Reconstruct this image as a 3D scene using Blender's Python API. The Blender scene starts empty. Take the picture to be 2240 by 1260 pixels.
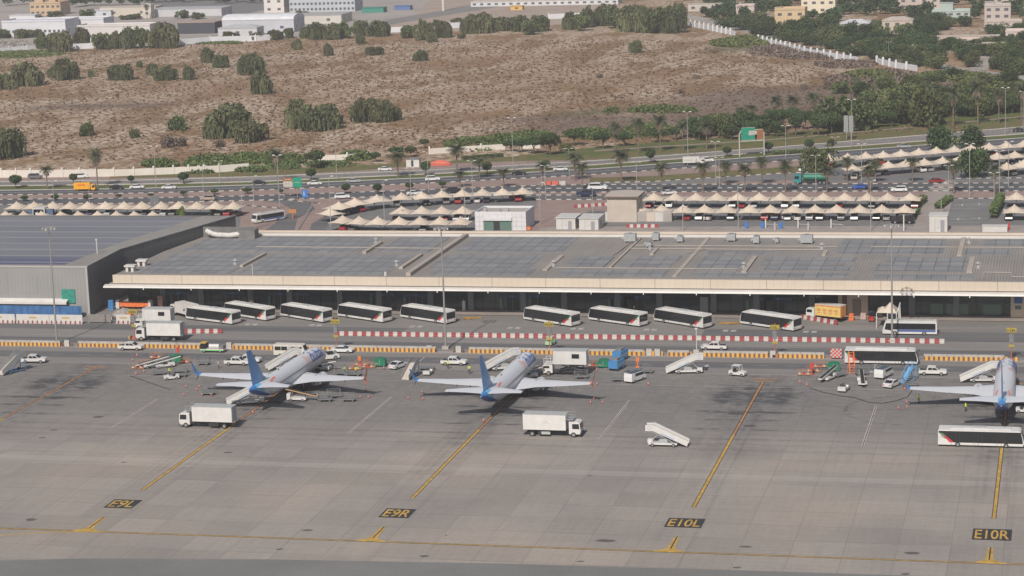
import bpy, bmesh, math, random
from mathutils import Vector, Matrix
random.seed(7)
R_=math.radians
scn=bpy.context.scene
# ---------------------------------------------------------------- camera
CF,CYAW,CPITCH,CROLL=5110.11,-0.23774022,0.18783134,-0.0360384
CH=103.0
FW=Vector((math.sin(CYAW)*math.cos(CPITCH),math.cos(CYAW)*math.cos(CPITCH),-math.sin(CPITCH)))
_r=Vector((math.cos(CYAW),-math.sin(CYAW),0)); _u=_r.cross(FW)
CR=math.cos(CROLL)*_r+math.sin(CROLL)*_u; CU=-math.sin(CROLL)*_r+math.cos(CROLL)*_u
cam=bpy.data.cameras.new('camera'); co=bpy.data.objects.new('camera',cam); scn.collection.objects.link(co)
cam.sensor_width=36; cam.lens=CF/2240*36; cam.clip_start=1; cam.clip_end=20000
co.matrix_world=Matrix(((CR.x,CU.x,-FW.x,0),(CR.y,CU.y,-FW.y,0),(CR.z,CU.z,-FW.z,CH),(0,0,0,1)))
scn.camera=co
# ---------------------------------------------------------------- world, sun, exposure
SUN_EL=R_(42); SX,SY=0.09,0.996          # horizontal direction the light travels
w=bpy.data.worlds.new('World'); scn.world=w; w.use_nodes=True
nt=w.node_tree; bg=nt.nodes['Background']; sk=nt.nodes.new('ShaderNodeTexSky'); sk.sky_type='NISHITA'
sk.sun_disc=False; sk.sun_elevation=SUN_EL; sk.sun_rotation=math.atan2(-SX,-SY)
sk.air_density=1.0; sk.dust_density=3.0; sk.ozone_density=1.0
nt.links.new(sk.outputs[0],bg.inputs[0]); bg.inputs[1].default_value=0.08
sl=bpy.data.lights.new('sun','SUN'); sl.energy=4.3; sl.angle=R_(0.6); sl.color=(1,0.945,0.87)
so=bpy.data.objects.new('sun',sl); scn.collection.objects.link(so)
d=Vector((SX*math.cos(SUN_EL),SY*math.cos(SUN_EL),-math.sin(SUN_EL)))
so.rotation_euler=d.to_track_quat('-Z','Y').to_euler()
scn.view_settings.view_transform='Standard'; scn.view_settings.look='None'
scn.view_settings.exposure=-0.03; scn.view_settings.gamma=1
scn.render.engine='CYCLES'
scn.render.resolution_x=1024; scn.render.resolution_y=576
scn.cycles.volume_bounces=1; scn.cycles.max_bounces=6; scn.cycles.volume_max_steps=64
# ---------------------------------------------------------------- pixel of the photograph -> point of the place
def G(px,py,z=0.0):
    d=FW*CF+CR*(px-1120)-CU*(py-630); t=(z-CH)/d.z
    return Vector((d.x*t,d.y*t,z))
def PJ(P):
    v=Vector(P)-Vector((0,0,CH)); k=v.dot(FW); return 1120+CF*v.dot(CR)/k, 630-CF*v.dot(CU)/k
def PPM(p):                                  # photo pixels per metre at a point
    return CF/((Vector(p)-Vector((0,0,CH))).dot(FW))
def HT(bx,by,ty):                            # height of something whose foot is at (bx,by) and top on row ty
    B=G(bx,by); return (by-ty)/(PJ(B)[1]-PJ((B.x,B.y,1))[1])
# ---------------------------------------------------------------- mesh builder
class MB:
    def __init__(s): s.v=[];s.f=[];s.m=[];s.T=None
    def _a(s,vs):
        n=len(s.v)
        for v in vs:
            v=Vector(v)
            if s.T is not None: v=s.T@v
            s.v.append(v)
        return n
    def poly(s,vs,m=0):
        n=s._a(vs); s.f.append(tuple(range(n,n+len(vs)))); s.m.append(m); return s
    def box(s,x0,x1,y0,y1,z0,z1,m=0):
        n=s._a([(x0,y0,z0),(x1,y0,z0),(x1,y1,z0),(x0,y1,z0),(x0,y0,z1),(x1,y0,z1),(x1,y1,z1),(x0,y1,z1)])
        for q in ((0,3,2,1),(4,5,6,7),(0,1,5,4),(1,2,6,5),(2,3,7,6),(3,0,4,7)):
            s.f.append(tuple(n+i for i in q)); s.m.append(m)
        return s
    def prism(s,prof,y0,y1,m=0,axis='y'):     # closed profile (a,b) extruded; axis y: (x,z), x: (y,z), z: (x,y)
        def P(a,b,t): return (a,t,b) if axis=='y' else ((t,a,b) if axis=='x' else (a,b,t))
        k=len(prof); n=s._a([P(a,b,y0) for a,b in prof]+[P(a,b,y1) for a,b in prof])
        s.f.append(tuple(range(n,n+k))); s.f.append(tuple(range(n+2*k-1,n+k-1,-1))); s.m+= [m,m]
        for i in range(k):
            j=(i+1)%k; s.f.append((n+i,n+k+i,n+k+j,n+j)); s.m.append(m)
        return s
    def cyl(s,p0,p1,r0,r1=None,n=8,m=0,cap=True):
        r1=r0 if r1 is None else r1
        p0=Vector(p0);p1=Vector(p1);d=(p1-p0).normalized(); a=d.orthogonal().normalized(); b=d.cross(a)
        ring=lambda p,r:[p+a*math.cos(2*math.pi*i/n)*r+b*math.sin(2*math.pi*i/n)*r for i in range(n)]
        k=s._a(ring(p0,r0)+ring(p1,r1))
        for i in range(n):
            j=(i+1)%n; s.f.append((k+i,k+j,k+n+j,k+n+i)); s.m.append(m)
        if cap: s.f.append(tuple(range(k+n-1,k-1,-1))); s.f.append(tuple(range(k+n,k+2*n))); s.m+=[m,m]
        return s
    def bar(s,p0,p1,w,h=None,m=0):
        h=w if h is None else h
        p0=Vector(p0);p1=Vector(p1);d=(p1-p0).normalized()
        up=Vector((0,0,1)) if abs(d.z)<.95 else Vector((1,0,0))
        a=d.cross(up).normalized()*w/2; b=a.cross(d).normalized()*h/2
        n=s._a([p0-a-b,p0+a-b,p0+a+b,p0-a+b,p1-a-b,p1+a-b,p1+a+b,p1-a+b])
        for q in ((0,3,2,1),(4,5,6,7),(0,1,5,4),(1,2,6,5),(2,3,7,6),(3,0,4,7)):
            s.f.append(tuple(n+i for i in q)); s.m.append(m)
        return s
    def loft(s,rings,m=0,cap=True):
        k=len(rings[0]); n=[s._a(r) for r in rings]
        for a in range(len(rings)-1):
            for i in range(k):
                j=(i+1)%k; s.f.append((n[a]+i,n[a]+j,n[a+1]+j,n[a+1]+i)); s.m.append(m(a,i) if callable(m) else m)
        if cap:
            mm=m(0,0) if callable(m) else m
            s.f.append(tuple(range(n[0]+k-1,n[0]-1,-1))); s.f.append(tuple(range(n[-1],n[-1]+k))); s.m+=[mm,mm]
        return s
    def build(s,name,mats,parent=None,smooth=False,fix=True):
        me=bpy.data.meshes.new(name)
        me.from_pydata(s.v,[],s.f)
        if not isinstance(mats,(list,tuple)): mats=[mats]
        for q in mats: me.materials.append(q)
        me.polygons.foreach_set('material_index',s.m)
        if fix and len(s.f)<6000:
            bm=bmesh.new(); bm.from_mesh(me); bmesh.ops.recalc_face_normals(bm,faces=bm.faces[:]); bm.to_mesh(me); bm.free()
        if smooth: me.polygons.foreach_set('use_smooth',[True]*len(me.polygons))
        o=bpy.data.objects.new(name,me); scn.collection.objects.link(o)
        if parent is not None: o.parent=parent
        return o
def tag(o,label=None,cat=None,group=None,kind=None):
    for k,v in (('label',label),('category',cat),('group',group),('kind',kind)):
        if v: o[k]=v
    return o
def empty(name,loc=(0,0,0),rz=0.0):
    o=bpy.data.objects.new(name,None); o.location=loc; o.rotation_euler=(0,0,rz); scn.collection.objects.link(o); return o
KIDS={}
def kids(o):
    return [c for c in bpy.data.objects if c.parent==o]
def copy_tree(o):
    if o.name not in KIDS: KIDS[o.name]=[(c,kids(c)) for c in kids(o)]
    r=o.copy(); scn.collection.objects.link(r)
    for c,gs in KIDS[o.name]:
        cc=c.copy(); scn.collection.objects.link(cc); cc.parent=r
        for g in gs:
            gg=g.copy(); scn.collection.objects.link(gg); gg.parent=cc
    return r
PROTO={}
def place(key,maker,loc,rz,label,cat,group=None,scale=None):
    """first placing uses the thing itself, the following ones copies of it and of its parts"""
    if key not in PROTO:
        o=maker(); PROTO[key]=[o,0]
        o['_used']=1
    else: o=copy_tree(PROTO[key][0])
    if '_used' in o: del o['_used']
    PROTO[key][1]+=1
    o.location=loc; o.rotation_euler=(0,0,rz)
    if scale is not None: o.scale=scale if not isinstance(scale,(int,float)) else (scale,)*3
    o['label']=label; o['category']=cat
    if group: o['group']=group
    elif 'group' in o: del o['group']
    return o
# ---------------------------------------------------------------- materials
MATS={}
def mat(name,col,rough=.6,metal=0.0,var=0.0,scale=1.0,spec=.3,bump=0.0,coord='Object',alpha=None,rnd=0.0,det=4):
    if name in MATS: return MATS[name]
    m=bpy.data.materials.new(name); m.use_nodes=True; MATS[name]=m
    t=m.node_tree; b=t.nodes['Principled BSDF']; c=(col[0],col[1],col[2],1)
    b.inputs['Base Color'].default_value=c; b.inputs['Roughness'].default_value=rough
    b.inputs['Metallic'].default_value=metal; b.inputs['Specular IOR Level'].default_value=spec
    if var or bump or rnd:
        tc=t.nodes.new('ShaderNodeTexCoord'); nz=t.nodes.new('ShaderNodeTexNoise')
        nz.inputs['Scale'].default_value=scale; nz.inputs['Detail'].default_value=det
        t.links.new(tc.outputs[coord],nz.inputs['Vector'])
        r=t.nodes.new('ShaderNodeValToRGB'); e=r.color_ramp.elements
        e[0].position=.3; e[1].position=.7
        e[0].color=tuple(x*(1-var) for x in col)+(1,); e[1].color=tuple(min(1,x*(1+var)) for x in col)+(1,)
        t.links.new(nz.outputs['Fac'],r.inputs['Fac']); out=r.outputs['Color']
        if rnd:
            oi=t.nodes.new('ShaderNodeObjectInfo'); mp=t.nodes.new('ShaderNodeMapRange')
            mp.inputs['To Min'].default_value=1-rnd; mp.inputs['To Max'].default_value=1+rnd
            t.links.new(oi.outputs['Random'],mp.inputs['Value'])
            hs=t.nodes.new('ShaderNodeHueSaturation'); t.links.new(mp.outputs[0],hs.inputs['Value'])
            t.links.new(out,hs.inputs['Color']); out=hs.outputs['Color']
        t.links.new(out,b.inputs['Base Color'])
        if bump:
            bp=t.nodes.new('ShaderNodeBump'); bp.inputs['Strength'].default_value=bump; bp.inputs['Distance'].default_value=.1
            t.links.new(nz.outputs['Fac'],bp.inputs['Height']); t.links.new(bp.outputs[0],b.inputs['Normal'])
    return m
class N:                                     # tiny node helper
    def __init__(s,name,rough=.8,spec=.25):
        s.m=bpy.data.materials.new(name); s.m.use_nodes=True; MATS[name]=s.m; s.t=s.m.node_tree; s.b=s.t.nodes['Principled BSDF']
        s.b.inputs['Roughness'].default_value=rough; s.b.inputs['Specular IOR Level'].default_value=spec
        g=s.t.nodes.new('ShaderNodeNewGeometry'); s.pos=g.outputs['Position']
    def node(s,ty,**k):
        n=s.t.nodes.new(ty)
        for a,b in k.items(): setattr(n,a,b)
        return n
    def link(s,a,b): s.t.links.new(a,b)
    def noise(s,scale,det=4,rough=.5,vec=None,stretch=None):
        n=s.node('ShaderNodeTexNoise'); n.inputs['Scale'].default_value=scale; n.inputs['Detail'].default_value=det; n.inputs['Roughness'].default_value=rough
        v=vec or s.pos
        if stretch:
            mp=s.node('ShaderNodeMapping'); mp.inputs['Scale'].default_value=stretch; s.link(v,mp.inputs['Vector']); v=mp.outputs[0]
        s.link(v,n.inputs['Vector']); return n.outputs['Fac']
    def math(s,op,a,b=None,c=None):
        n=s.node('ShaderNodeMath',operation=op)
        for i,x in enumerate((a,b,c)):
            if x is None: continue
            if isinstance(x,(int,float)): n.inputs[i].default_value=x
            else: s.link(x,n.inputs[i])
        return n.outputs[0]
    def ramp(s,f,*st):
        n=s.node('ShaderNodeValToRGB'); e=n.color_ramp.elements
        while len(e)<len(st): e.new(.5)
        for k,(p,c) in zip(e,st): k.position=p; k.color=(c[0],c[1],c[2],1) if isinstance(c,tuple) else (c,c,c,1)
        s.link(f,n.inputs['Fac']); return n.outputs['Color']
    def mix(s,f,a,b,mode='MIX'):
        n=s.node('ShaderNodeMix',data_type='RGBA',blend_type=mode)
        for i,x in ((0,f),(6,a),(7,b)):
            if isinstance(x,(int,float)): n.inputs[i].default_value=x
            elif isinstance(x,tuple): n.inputs[i].default_value=(x[0],x[1],x[2],1)
            else: s.link(x,n.inputs[i])
        return n.outputs[2]
    def xyz(s,v=None):
        n=s.node('ShaderNodeSeparateXYZ'); s.link(v or s.pos,n.inputs[0]); return n.outputs
    def attr(s,name):
        n=s.node('ShaderNodeAttribute',attribute_name=name); return n.outputs['Fac']
    def joints(s,c,period,width,off=0.0):     # 1 on a joint line every `period` along coordinate c
        a=s.math('ADD',c,off+5000.0); a=s.math('MODULO',a,period); return s.math('LESS_THAN',a,width)
    def out(s,col,bumpf=None,strength=.3,dist=.1):
        s.link(col,s.b.inputs['Base Color'])
        if bumpf is not None:
            b=s.node('ShaderNodeBump'); b.inputs['Strength'].default_value=strength; b.inputs['Distance'].default_value=dist
            s.link(bumpf,b.inputs['Height']); s.link(b.outputs[0],s.b.inputs['Normal'])
        return s.m
def text_geo(body,xw,yh,bold=0.0,res=4):
    """flat lettering fitted into a box xw by yh centred on the origin: (verts, faces)"""
    c=bpy.data.curves.new('t','FONT'); c.body=body; c.resolution_u=res; c.offset=bold
    o=bpy.data.objects.new('t',c); scn.collection.objects.link(o)
    bpy.context.view_layer.update()
    me=bpy.data.meshes.new_from_object(o.evaluated_get(bpy.context.evaluated_depsgraph_get()))
    vs=[v.co.copy() for v in me.vertices]; fs=[tuple(p.vertices) for p in me.polygons]
    bpy.data.objects.remove(o); bpy.data.curves.remove(c); bpy.data.meshes.remove(me)
    x0=min(v.x for v in vs);x1=max(v.x for v in vs);y0=min(v.y for v in vs);y1=max(v.y for v in vs)
    sx=xw/(x1-x0); sy=yh/(y1-y0)
    return [((v.x-(x0+x1)/2)*sx,(v.y-(y0+y1)/2)*sy) for v in vs],fs
def put_text(mb,body,xw,yh,fn,m=0,bold=0.0):
    vs,fs=text_geo(body,xw,yh,bold); n=mb._a([fn(a,b) for a,b in vs])
    for f in fs: mb.f.append(tuple(n+i for i in f)); mb.m.append(m)
ORD=['first','second','third','fourth','fifth','sixth','seventh','eighth','ninth','tenth','eleventh','twelfth','thirteenth','fourteenth','fifteenth','sixteenth','seventeenth','eighteenth','nineteenth','twentieth']
ORD+=['%s-%s'%(t,o) for t in ('twenty','thirty','forty','fifty') for o in ORD[:9]]
def pxpoly(pts,z):
    return [G(a,b,z) for a,b in pts]
def sheet(name,polys,z,material,kind='structure'):
    mb=MB()
    for p in polys:
        q=[Vector((v[0],v[1],z)) for v in p]
        mb.poly(q)
    o=mb.build(name,material,fix=False)
    for p in o.data.polygons:
        if p.normal.z<0: p.flip()
    tag(o,kind=kind); return o
def interp(pl,x):
    for (a,b),(c,d) in zip(pl,pl[1:]):
        if x<=c: return b+(d-b)*(x-a)/(c-a)
    (a,b),(c,d)=pl[-2:]; return b+(d-b)*(x-a)/(c-a)
def band(far,near,step=60,x0=None,x1=None):
    x0=far[0][0] if x0 is None else x0; x1=far[-1][0] if x1 is None else x1
    xs=[x0+(x1-x0)*i/max(1,int((x1-x0)/step)) for i in range(max(1,int((x1-x0)/step))+1)]
    F=[G(x,interp(far,x)) for x in xs]; Nn=[G(x,interp(near,x)) for x in xs]
    return [[F[i],F[i+1],Nn[i+1],Nn[i]] for i in range(len(xs)-1)]
# ================================================================ THE SETTING
# desert ground to the horizon
n=N('desert_sand',.95,.1)
big=n.noise(.011,3,stretch=(1,.6,1)); mid=n.noise(.045,5,.62,stretch=(1,.4,1)); fine=n.noise(.40,4,.62,stretch=(1,.85,1)); tiny=n.noise(1.6,2)
sand=n.ramp(fine,(.36,(.145,.102,.058)),(.45,(.24,.172,.106)),(.50,(.40,.312,.238)),(.64,(.52,.425,.34)))
brown=n.ramp(fine,(.36,(.125,.074,.036)),(.50,(.21,.13,.066)),(.66,(.30,.205,.125)))
f1=n.ramp(mid,(.45,0.0),(.58,.95)); col=n.mix(f1,sand,brown)
f2=n.ramp(big,(.50,0.0),(.62,1.0)); f2=n.math('MULTIPLY',f2,.55); col=n.mix(f2,col,(.27,.165,.10))
pd=n.attr('plain'); col=n.mix(pd,col,n.ramp(n.noise(.3,4),(.3,(.115,.085,.072)),(.7,(.165,.125,.105))))
gr=n.attr('green'); col=n.mix(gr,col,n.ramp(n.noise(.5,4),(.3,(.05,.062,.028)),(.7,(.11,.12,.055))))
col=n.mix(.25,col,n.ramp(tiny,(.3,.5),(.7,1.0)),'MULTIPLY')
DES=n.out(col)
# one sheet: fine grid where the photo looks, big skirt around
def desert():
    xs=[-8000,-2500]+[-1100+20*i for i in range(71)]+[1500,8000]; ys=[-3000,100,500]+[560+20*i for i in range(60)]+[2600,9000,15000]
    mb=MB(); nx=len(xs)
    mb._a([(x,y,0) for y in ys for x in xs])
    for j in range(len(ys)-1):
        for i in range(nx-1): mb.f.append((j*nx+i,j*nx+i+1,(j+1)*nx+i+1,(j+1)*nx+i)); mb.m.append(0)
    o=mb.build('ground',DES,fix=False)
    pl=o.data.attributes.new('plain','FLOAT','POINT'); gr=o.data.attributes.new('green','FLOAT','POINT')
    def inside(px,py,c):       # soft ellipse in ground metres
        p=G(c[0],c[1]); q=G(c[0]+c[2],c[1]); r=G(c[0],c[1]-c[3])
        return p,(q-p).length,(r-p).length
    P=[inside(0,0,c) for c in [(1750,222,330,34),(1350,262,300,16),(2150,225,250,40),(1400,290,300,10),(200,232,160,8)]]
    Q=[inside(0,0,c) for c in [(2130,185,170,28),(1950,175,90,16),(1640,100,60,14),(2160,230,160,14),(1330,247,60,6),(60,118,90,6),(470,91,55,4)]]

    for k,v in enumerate(o.data.vertices):
        a=b=0
        for (p,rx,ry) in P:
            d=math.hypot((v.co.x-p.x)/rx,(v.co.y-p.y)/ry); a=max(a,min(1,max(0,(1.15-d)/.4)))
        for (p,rx,ry) in Q:
            d=math.hypot((v.co.x-p.x)/rx,(v.co.y-p.y)/ry); b=max(b,min(1,max(0,(1.15-d)/.4)))
        pl.data[k].value=a*.8; gr.data[k].value=b*.75
    tag(o,kind='structure')
desert()
# ---- concrete apron with slab joints, patched slabs, oil stains and tyre marks (stain map per vertex)
AY0,AY1=307.0,441.0
def stain_value(x,y):
    s=0
    for sx,w in ((-148.8+46*k,1) for k in range(-1,4)):
        d=abs(x-sx); 
        # sooty patches under the engines and the main gear
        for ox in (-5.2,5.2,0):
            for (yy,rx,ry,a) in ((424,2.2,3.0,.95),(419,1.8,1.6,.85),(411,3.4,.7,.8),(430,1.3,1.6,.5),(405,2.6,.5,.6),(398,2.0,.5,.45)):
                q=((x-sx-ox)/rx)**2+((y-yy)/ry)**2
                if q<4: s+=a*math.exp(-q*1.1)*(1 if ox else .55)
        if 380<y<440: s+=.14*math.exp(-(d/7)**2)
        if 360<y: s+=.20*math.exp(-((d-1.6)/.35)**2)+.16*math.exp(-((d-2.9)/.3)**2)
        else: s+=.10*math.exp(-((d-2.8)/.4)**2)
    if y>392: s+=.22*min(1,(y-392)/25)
    for yy,a,w2 in ((391.5,.30,.6),(387.8,.22,.5),(384,.2,.7),(398.5,.2,.5),(378,.07,.9),(366,.06,1.1),(372,-.12,.9)):
        s+=a*math.exp(-((y-yy)/w2)**2)
    # nose-wheel arc left by tugs beside the last stand
    r=math.hypot(x+28,y-415)
    if x<-28 and r<16: s+=.35*math.exp(-((r-11.0)/.22)**2)
    r=math.hypot(x+33,y-430); 
    if y<431 and x>-50: s+=.25*math.exp(-((r-15.5)/.22)**2)
    return s
BLOTS=[(68,1137,16,4),(672,1160,18,3),(612,1202,12,3),(928,1217,16,3),(1325,1183,32,4),(1270,1228,12,3),(1632,1196,22,3),(1612,1242,14,3),(1995,1210,24,4),(1980,1256,16,3),(118,941,12,2),(92,958,10,2),(270,1011,8,2),(1292,1040,7,2),(975,1172,10,2),(500,990,16,2),(1640,850,18,5),(1640,932,20,3),(1610,905,28,3),(125,870,22,4),(215,912,16,3)]
BL=[(G(a,b),c/PPM(G(a,b)),max(.35,(G(a,b-d)-G(a,b+d)).length/2)) for a,b,c,d in BLOTS]
PBY=G(1120,1030).y
def apron():
    X0,X1,st=-262.0,22.0,0.66
    nx=int((X1-X0)/st)+1; ny=int((AY1-AY0)/st)+1
    verts=[(X0+st*i,AY0+st*j,.02) for j in range(ny) for i in range(nx)]
    me=bpy.data.meshes.new('apron'); me.from_pydata(verts,[],[(j*nx+i,j*nx+i+1,(j+1)*nx+i+1,(j+1)*nx+i) for j in range(ny-1) for i in range(nx-1)])
    at=me.attributes.new('stain','FLOAT','POINT'); bt=me.attributes.new('blot','FLOAT','POINT')
    sv=[];bv=[]
    for x,y,_ in verts:
        sv.append(stain_value(x,y)); b=0
        for p,rx,ry in BL:
            if abs(x-p.x)<rx*2 and abs(y-p.y)<ry*2: b=max(b,math.exp(-((x-p.x)/rx)**2*1.3-((y-p.y)/ry)**2*1.3))
        bv.append(b)
    at.data.foreach_set('value',sv); bt.data.foreach_set('value',bv)
    n=N('apron_concrete',.85,.25); X,Y,Z=n.xyz()
    nz=n.noise(.035,4); fx=n.noise(1.1,4,.6); 
    base=n.ramp(nz,(.30,(.248,.224,.206)),(.5,(.29,.260,.235)),(.72,(.335,.290,.250)))
    # each slab has its own tone
    cx=n.math('FLOOR',n.math('DIVIDE',n.math('ADD',X,5001.9),7.6)); cy=n.math('FLOOR',n.math('DIVIDE',n.math('ADD',Y,5002.0),7.6))
    cb=n.node('ShaderNodeCombineXYZ'); n.link(cx,cb.inputs[0]); n.link(cy,cb.inputs[1])
    wn=n.node('ShaderNodeTexWhiteNoise',noise_dimensions='2D'); n.link(cb.outputs[0],wn.inputs['Vector'])
    col=n.mix(1.0,base,n.ramp(wn.outputs['Value'],(0,.89),(1,1.04)),'MULTIPLY')
    stands=n.node('ShaderNodeMapRange'); stands.inputs['From Min'].default_value=376; stands.inputs['From Max'].default_value=402; n.link(Y,stands.inputs['Value'])
    col=n.mix(stands.outputs[0],col,n.mix(.6,col,(.188,.184,.18)))
    col=n.mix(.5,col,n.ramp(fx,(.3,.86),(.7,1.06)),'MULTIPLY')
    streak=n.noise(.09,4,.6,stretch=(1.0,14,1)); col=n.mix(.5,col,n.ramp(streak,(.35,.88),(.65,1.06)),'MULTIPLY')
    streak2=n.noise(.12,4,.6,stretch=(12,.8,1)); col=n.mix(.4,col,n.ramp(streak2,(.35,.86),(.65,1.05)),'MULTIPLY')
    pb=n.math('ABSOLUTE',n.math('SUBTRACT',Y,PBY)); pb=n.math('LESS_THAN',pb,1.5); col=n.mix(n.math('MULTIPLY',pb,.35),col,(.37,.335,.305))
    j=n.math('MAXIMUM',n.joints(X,7.6,.16,1.9),n.joints(Y,7.6,.22,2.0)); j2=n.math('MAXIMUM',n.joints(X,3.8,.08,1.9),n.joints(Y,3.8,.10,2.0))
    col=n.mix(n.math('MULTIPLY',j,.26),col,(.10,.092,.086)); col=n.mix(n.math('MULTIPLY',j2,.08),col,(.10,.092,.086))
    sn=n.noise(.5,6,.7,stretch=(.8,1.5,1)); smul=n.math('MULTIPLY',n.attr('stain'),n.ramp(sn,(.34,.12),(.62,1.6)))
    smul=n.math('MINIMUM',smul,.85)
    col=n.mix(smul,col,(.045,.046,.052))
    bn=n.noise(1.6,4,.7); bm_=n.math('GREATER_THAN',n.math('MULTIPLY',n.attr('blot'),n.math('ADD',bn,.25)),.36)
    col=n.mix(n.math('MULTIPLY',bm_,.75),col,(.05,.046,.045))
    me.materials.append(n.out(col,fx,.15,.02))
    o=bpy.data.objects.new('apron',me); scn.collection.objects.link(o); tag(o,kind='structure')
apron()
# ---- asphalts
def asphalt(name,c0,c1,streak=(1,1,1),sc=.2,amount=.5):
    n=N(name,.85,.3); f=n.noise(sc,5,.65,stretch=streak); g=n.noise(2.5,3)
    col=n.ramp(f,(.33,c0),(.66,c1)); col=n.mix(amount,col,n.ramp(g,(.3,.8),(.7,1.1)),'MULTIPLY')
    return n.out(col,g,.2,.02)
ASPH=asphalt('road_asphalt',(.078,.079,.087),(.105,.105,.112),(.2,3,1))
ASPL=asphalt('worn_asphalt',(.17,.16,.152),(.225,.21,.20),(.25,2.2,1),.12)
ASPG=asphalt('shoulder_asphalt',(.15,.15,.146),(.185,.183,.176),(1,1,1),.05)
ASPK=asphalt('lane_asphalt',(.095,.095,.10),(.145,.14,.14),(.15,3,1),.12)
PINK=asphalt('pink_paving',(.235,.165,.148),(.30,.22,.195),(1,1,1),.25)
PALE=asphalt('pale_paving',(.25,.215,.198),(.33,.285,.26),(1,1,1),.2)
PARK=asphalt('parking_asphalt',(.145,.142,.142),(.185,.18,.178),(1,1,1),.1)
sheet('apron_shoulder',[[(-500,150),(200,150),(200,306),(-12,317),(-20.6,318.6),(-40.5,318.3),(-59.5,317.7),(-79.7,317.2),(-114.1,315.1),(-143.4,312.1),(-155.7,309.7),(-190,303),(-500,285)]],.027,ASPG)
# curved end of the concrete towards the shoulder
sheet('service_road',[[(-420,AY1),(120,AY1),(120,455.6),(-420,455.6)]],.02,ASPL)
sheet('service_lane',[[(-420,446.2),(120,446.2),(120,451.5),(-420,451.5)]],.032,ASPK)
sheet('bus_road',[[(-420,457.6),(120,457.6),(120,494.4),(-420,494.4)]],.02,ASPL)
sheet('bus_lane',[[(-420,460),(120,460),(120,465.5),(-420,465.5)],[(-420,474),(-140,474),(-140,480),(-420,480)],[(-75,474),(120,474),(120,483),(-75,483)]],.032,ASPK)
sheet('kerb_strip',[[(-420,455.6),(120,455.6),(120,457.6),(-420,457.6)]],.021,PALE)
sheet('terminal_pavement',[[(-420,494.4),(120,494.4),(120,560),(-420,560)]],.12,PALE)
# ---- landside base paving
far_edge=[(-200,388),(0,388),(380,380),(545,374),(760,371),(960,359),(1140,351),(1300,351),(1700,321),(2240,277),(2500,255)]
near0=[(-200,522),(2500,522)]
sheet('landside_pavement',band(far_edge,near0),.02,PINK)
R1f=[(-300,400),(0,398),(300,395),(560,387),(960,372),(1300,352.5),(1700,322.5),(2240,278),(2500,256)]
R1n=[(-300,409),(0,407),(300,403.5),(560,398),(960,380),(1300,361),(1700,332),(2240,293),(2500,273)]
R2f=[(-300,419),(0,417),(300,413),(560,405),(960,388.5),(1300,370),(1700,341),(2240,302),(2500,282)]
R2n=[(-300,429),(0,427),(300,423),(560,416.5),(960,400),(1300,382),(1700,353.5),(2240,316),(2500,298)]
R3f=[(-300,439),(0,437),(300,434),(560,429),(960,415),(1140,407.5),(1300,404.5),(1700,403.5),(2240,401),(2500,400)]
R3n=[(-300,450),(0,448),(300,445),(560,438.5),(960,427),(1140,421),(1300,421),(1700,419),(2240,418),(2500,418)]
sheet('far_road',band(R1f,R1n),.05,ASPL); sheet('highway',band(R2f,R2n),.05,ASPH); sheet('access_road',band(R3f,R3n),.05,ASPH)
n=N('lawn_grass',.95,.1); g=n.noise(.25,4); h=n.noise(2.2,3)
col=n.ramp(g,(.36,(.175,.115,.062)),(.48,(.15,.135,.058)),(.62,(.098,.122,.045))); col=n.mix(.6,col,n.ramp(h,(.3,.65),(.7,1.15)),'MULTIPLY'); GRS=n.out(col,h,.5,.1)
n=N('green_grass',.95,.1); g=n.noise(.2,4); h=n.noise(2.2,3)
col=n.ramp(g,(.38,(.135,.125,.052)),(.56,(.085,.118,.038))); col=n.mix(.6,col,n.ramp(h,(.3,.65),(.7,1.15)),'MULTIPLY'); GRG=n.out(col,h,.5,.1)
def shift(pl,d): return [(a,b+d) for a,b in pl]
def grass(name,polys,z,m): o=sheet(name,polys,z,m,'stuff'); return o
grass('median_grass',band(shift(R1n,1),shift(R2f,-1.5)),.06,GRG)
grass('verge_grass',band([(240,385),(380,380.5),(545,372),(1000,352),(1200,336),(1300,331),(1700,300),(1950,272),(2240,248),(2500,230)],[(240,390),(380,388),(560,385.5),(800,372),(960,358),(1150,352),(1300,350.5),(1700,320.5),(2240,276),(2500,254)]),.05,GRS)
grass('lawn',band([(1150,342),(1300,322),(1700,292),(1950,266),(2240,240),(2500,222)],[(1150,346),(1300,338),(1700,310),(1950,284),(2240,262),(2500,244)]),.07,GRG)
sheet('garden_path',band([(1300,329),(1700,304),(2000,277),(2240,254)],[(1300,332),(1700,306),(2000,279.5),(2240,256)]),.09,PINK)
grass('traffic_island_grass',band([(1290,389),(1420,386),(1700,366),(1790,362)],[(1290,399),(1420,397),(1700,378.5),(1790,375)]),.06,GRS)
sheet('parking_slip_road',band([(1290,401),(1420,399),(1700,381),(1790,377),(1850,372)],[(1290,404.5),(1420,404.5),(1700,394),(1790,394),(1850,394)]),.055,PARK)
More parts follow.
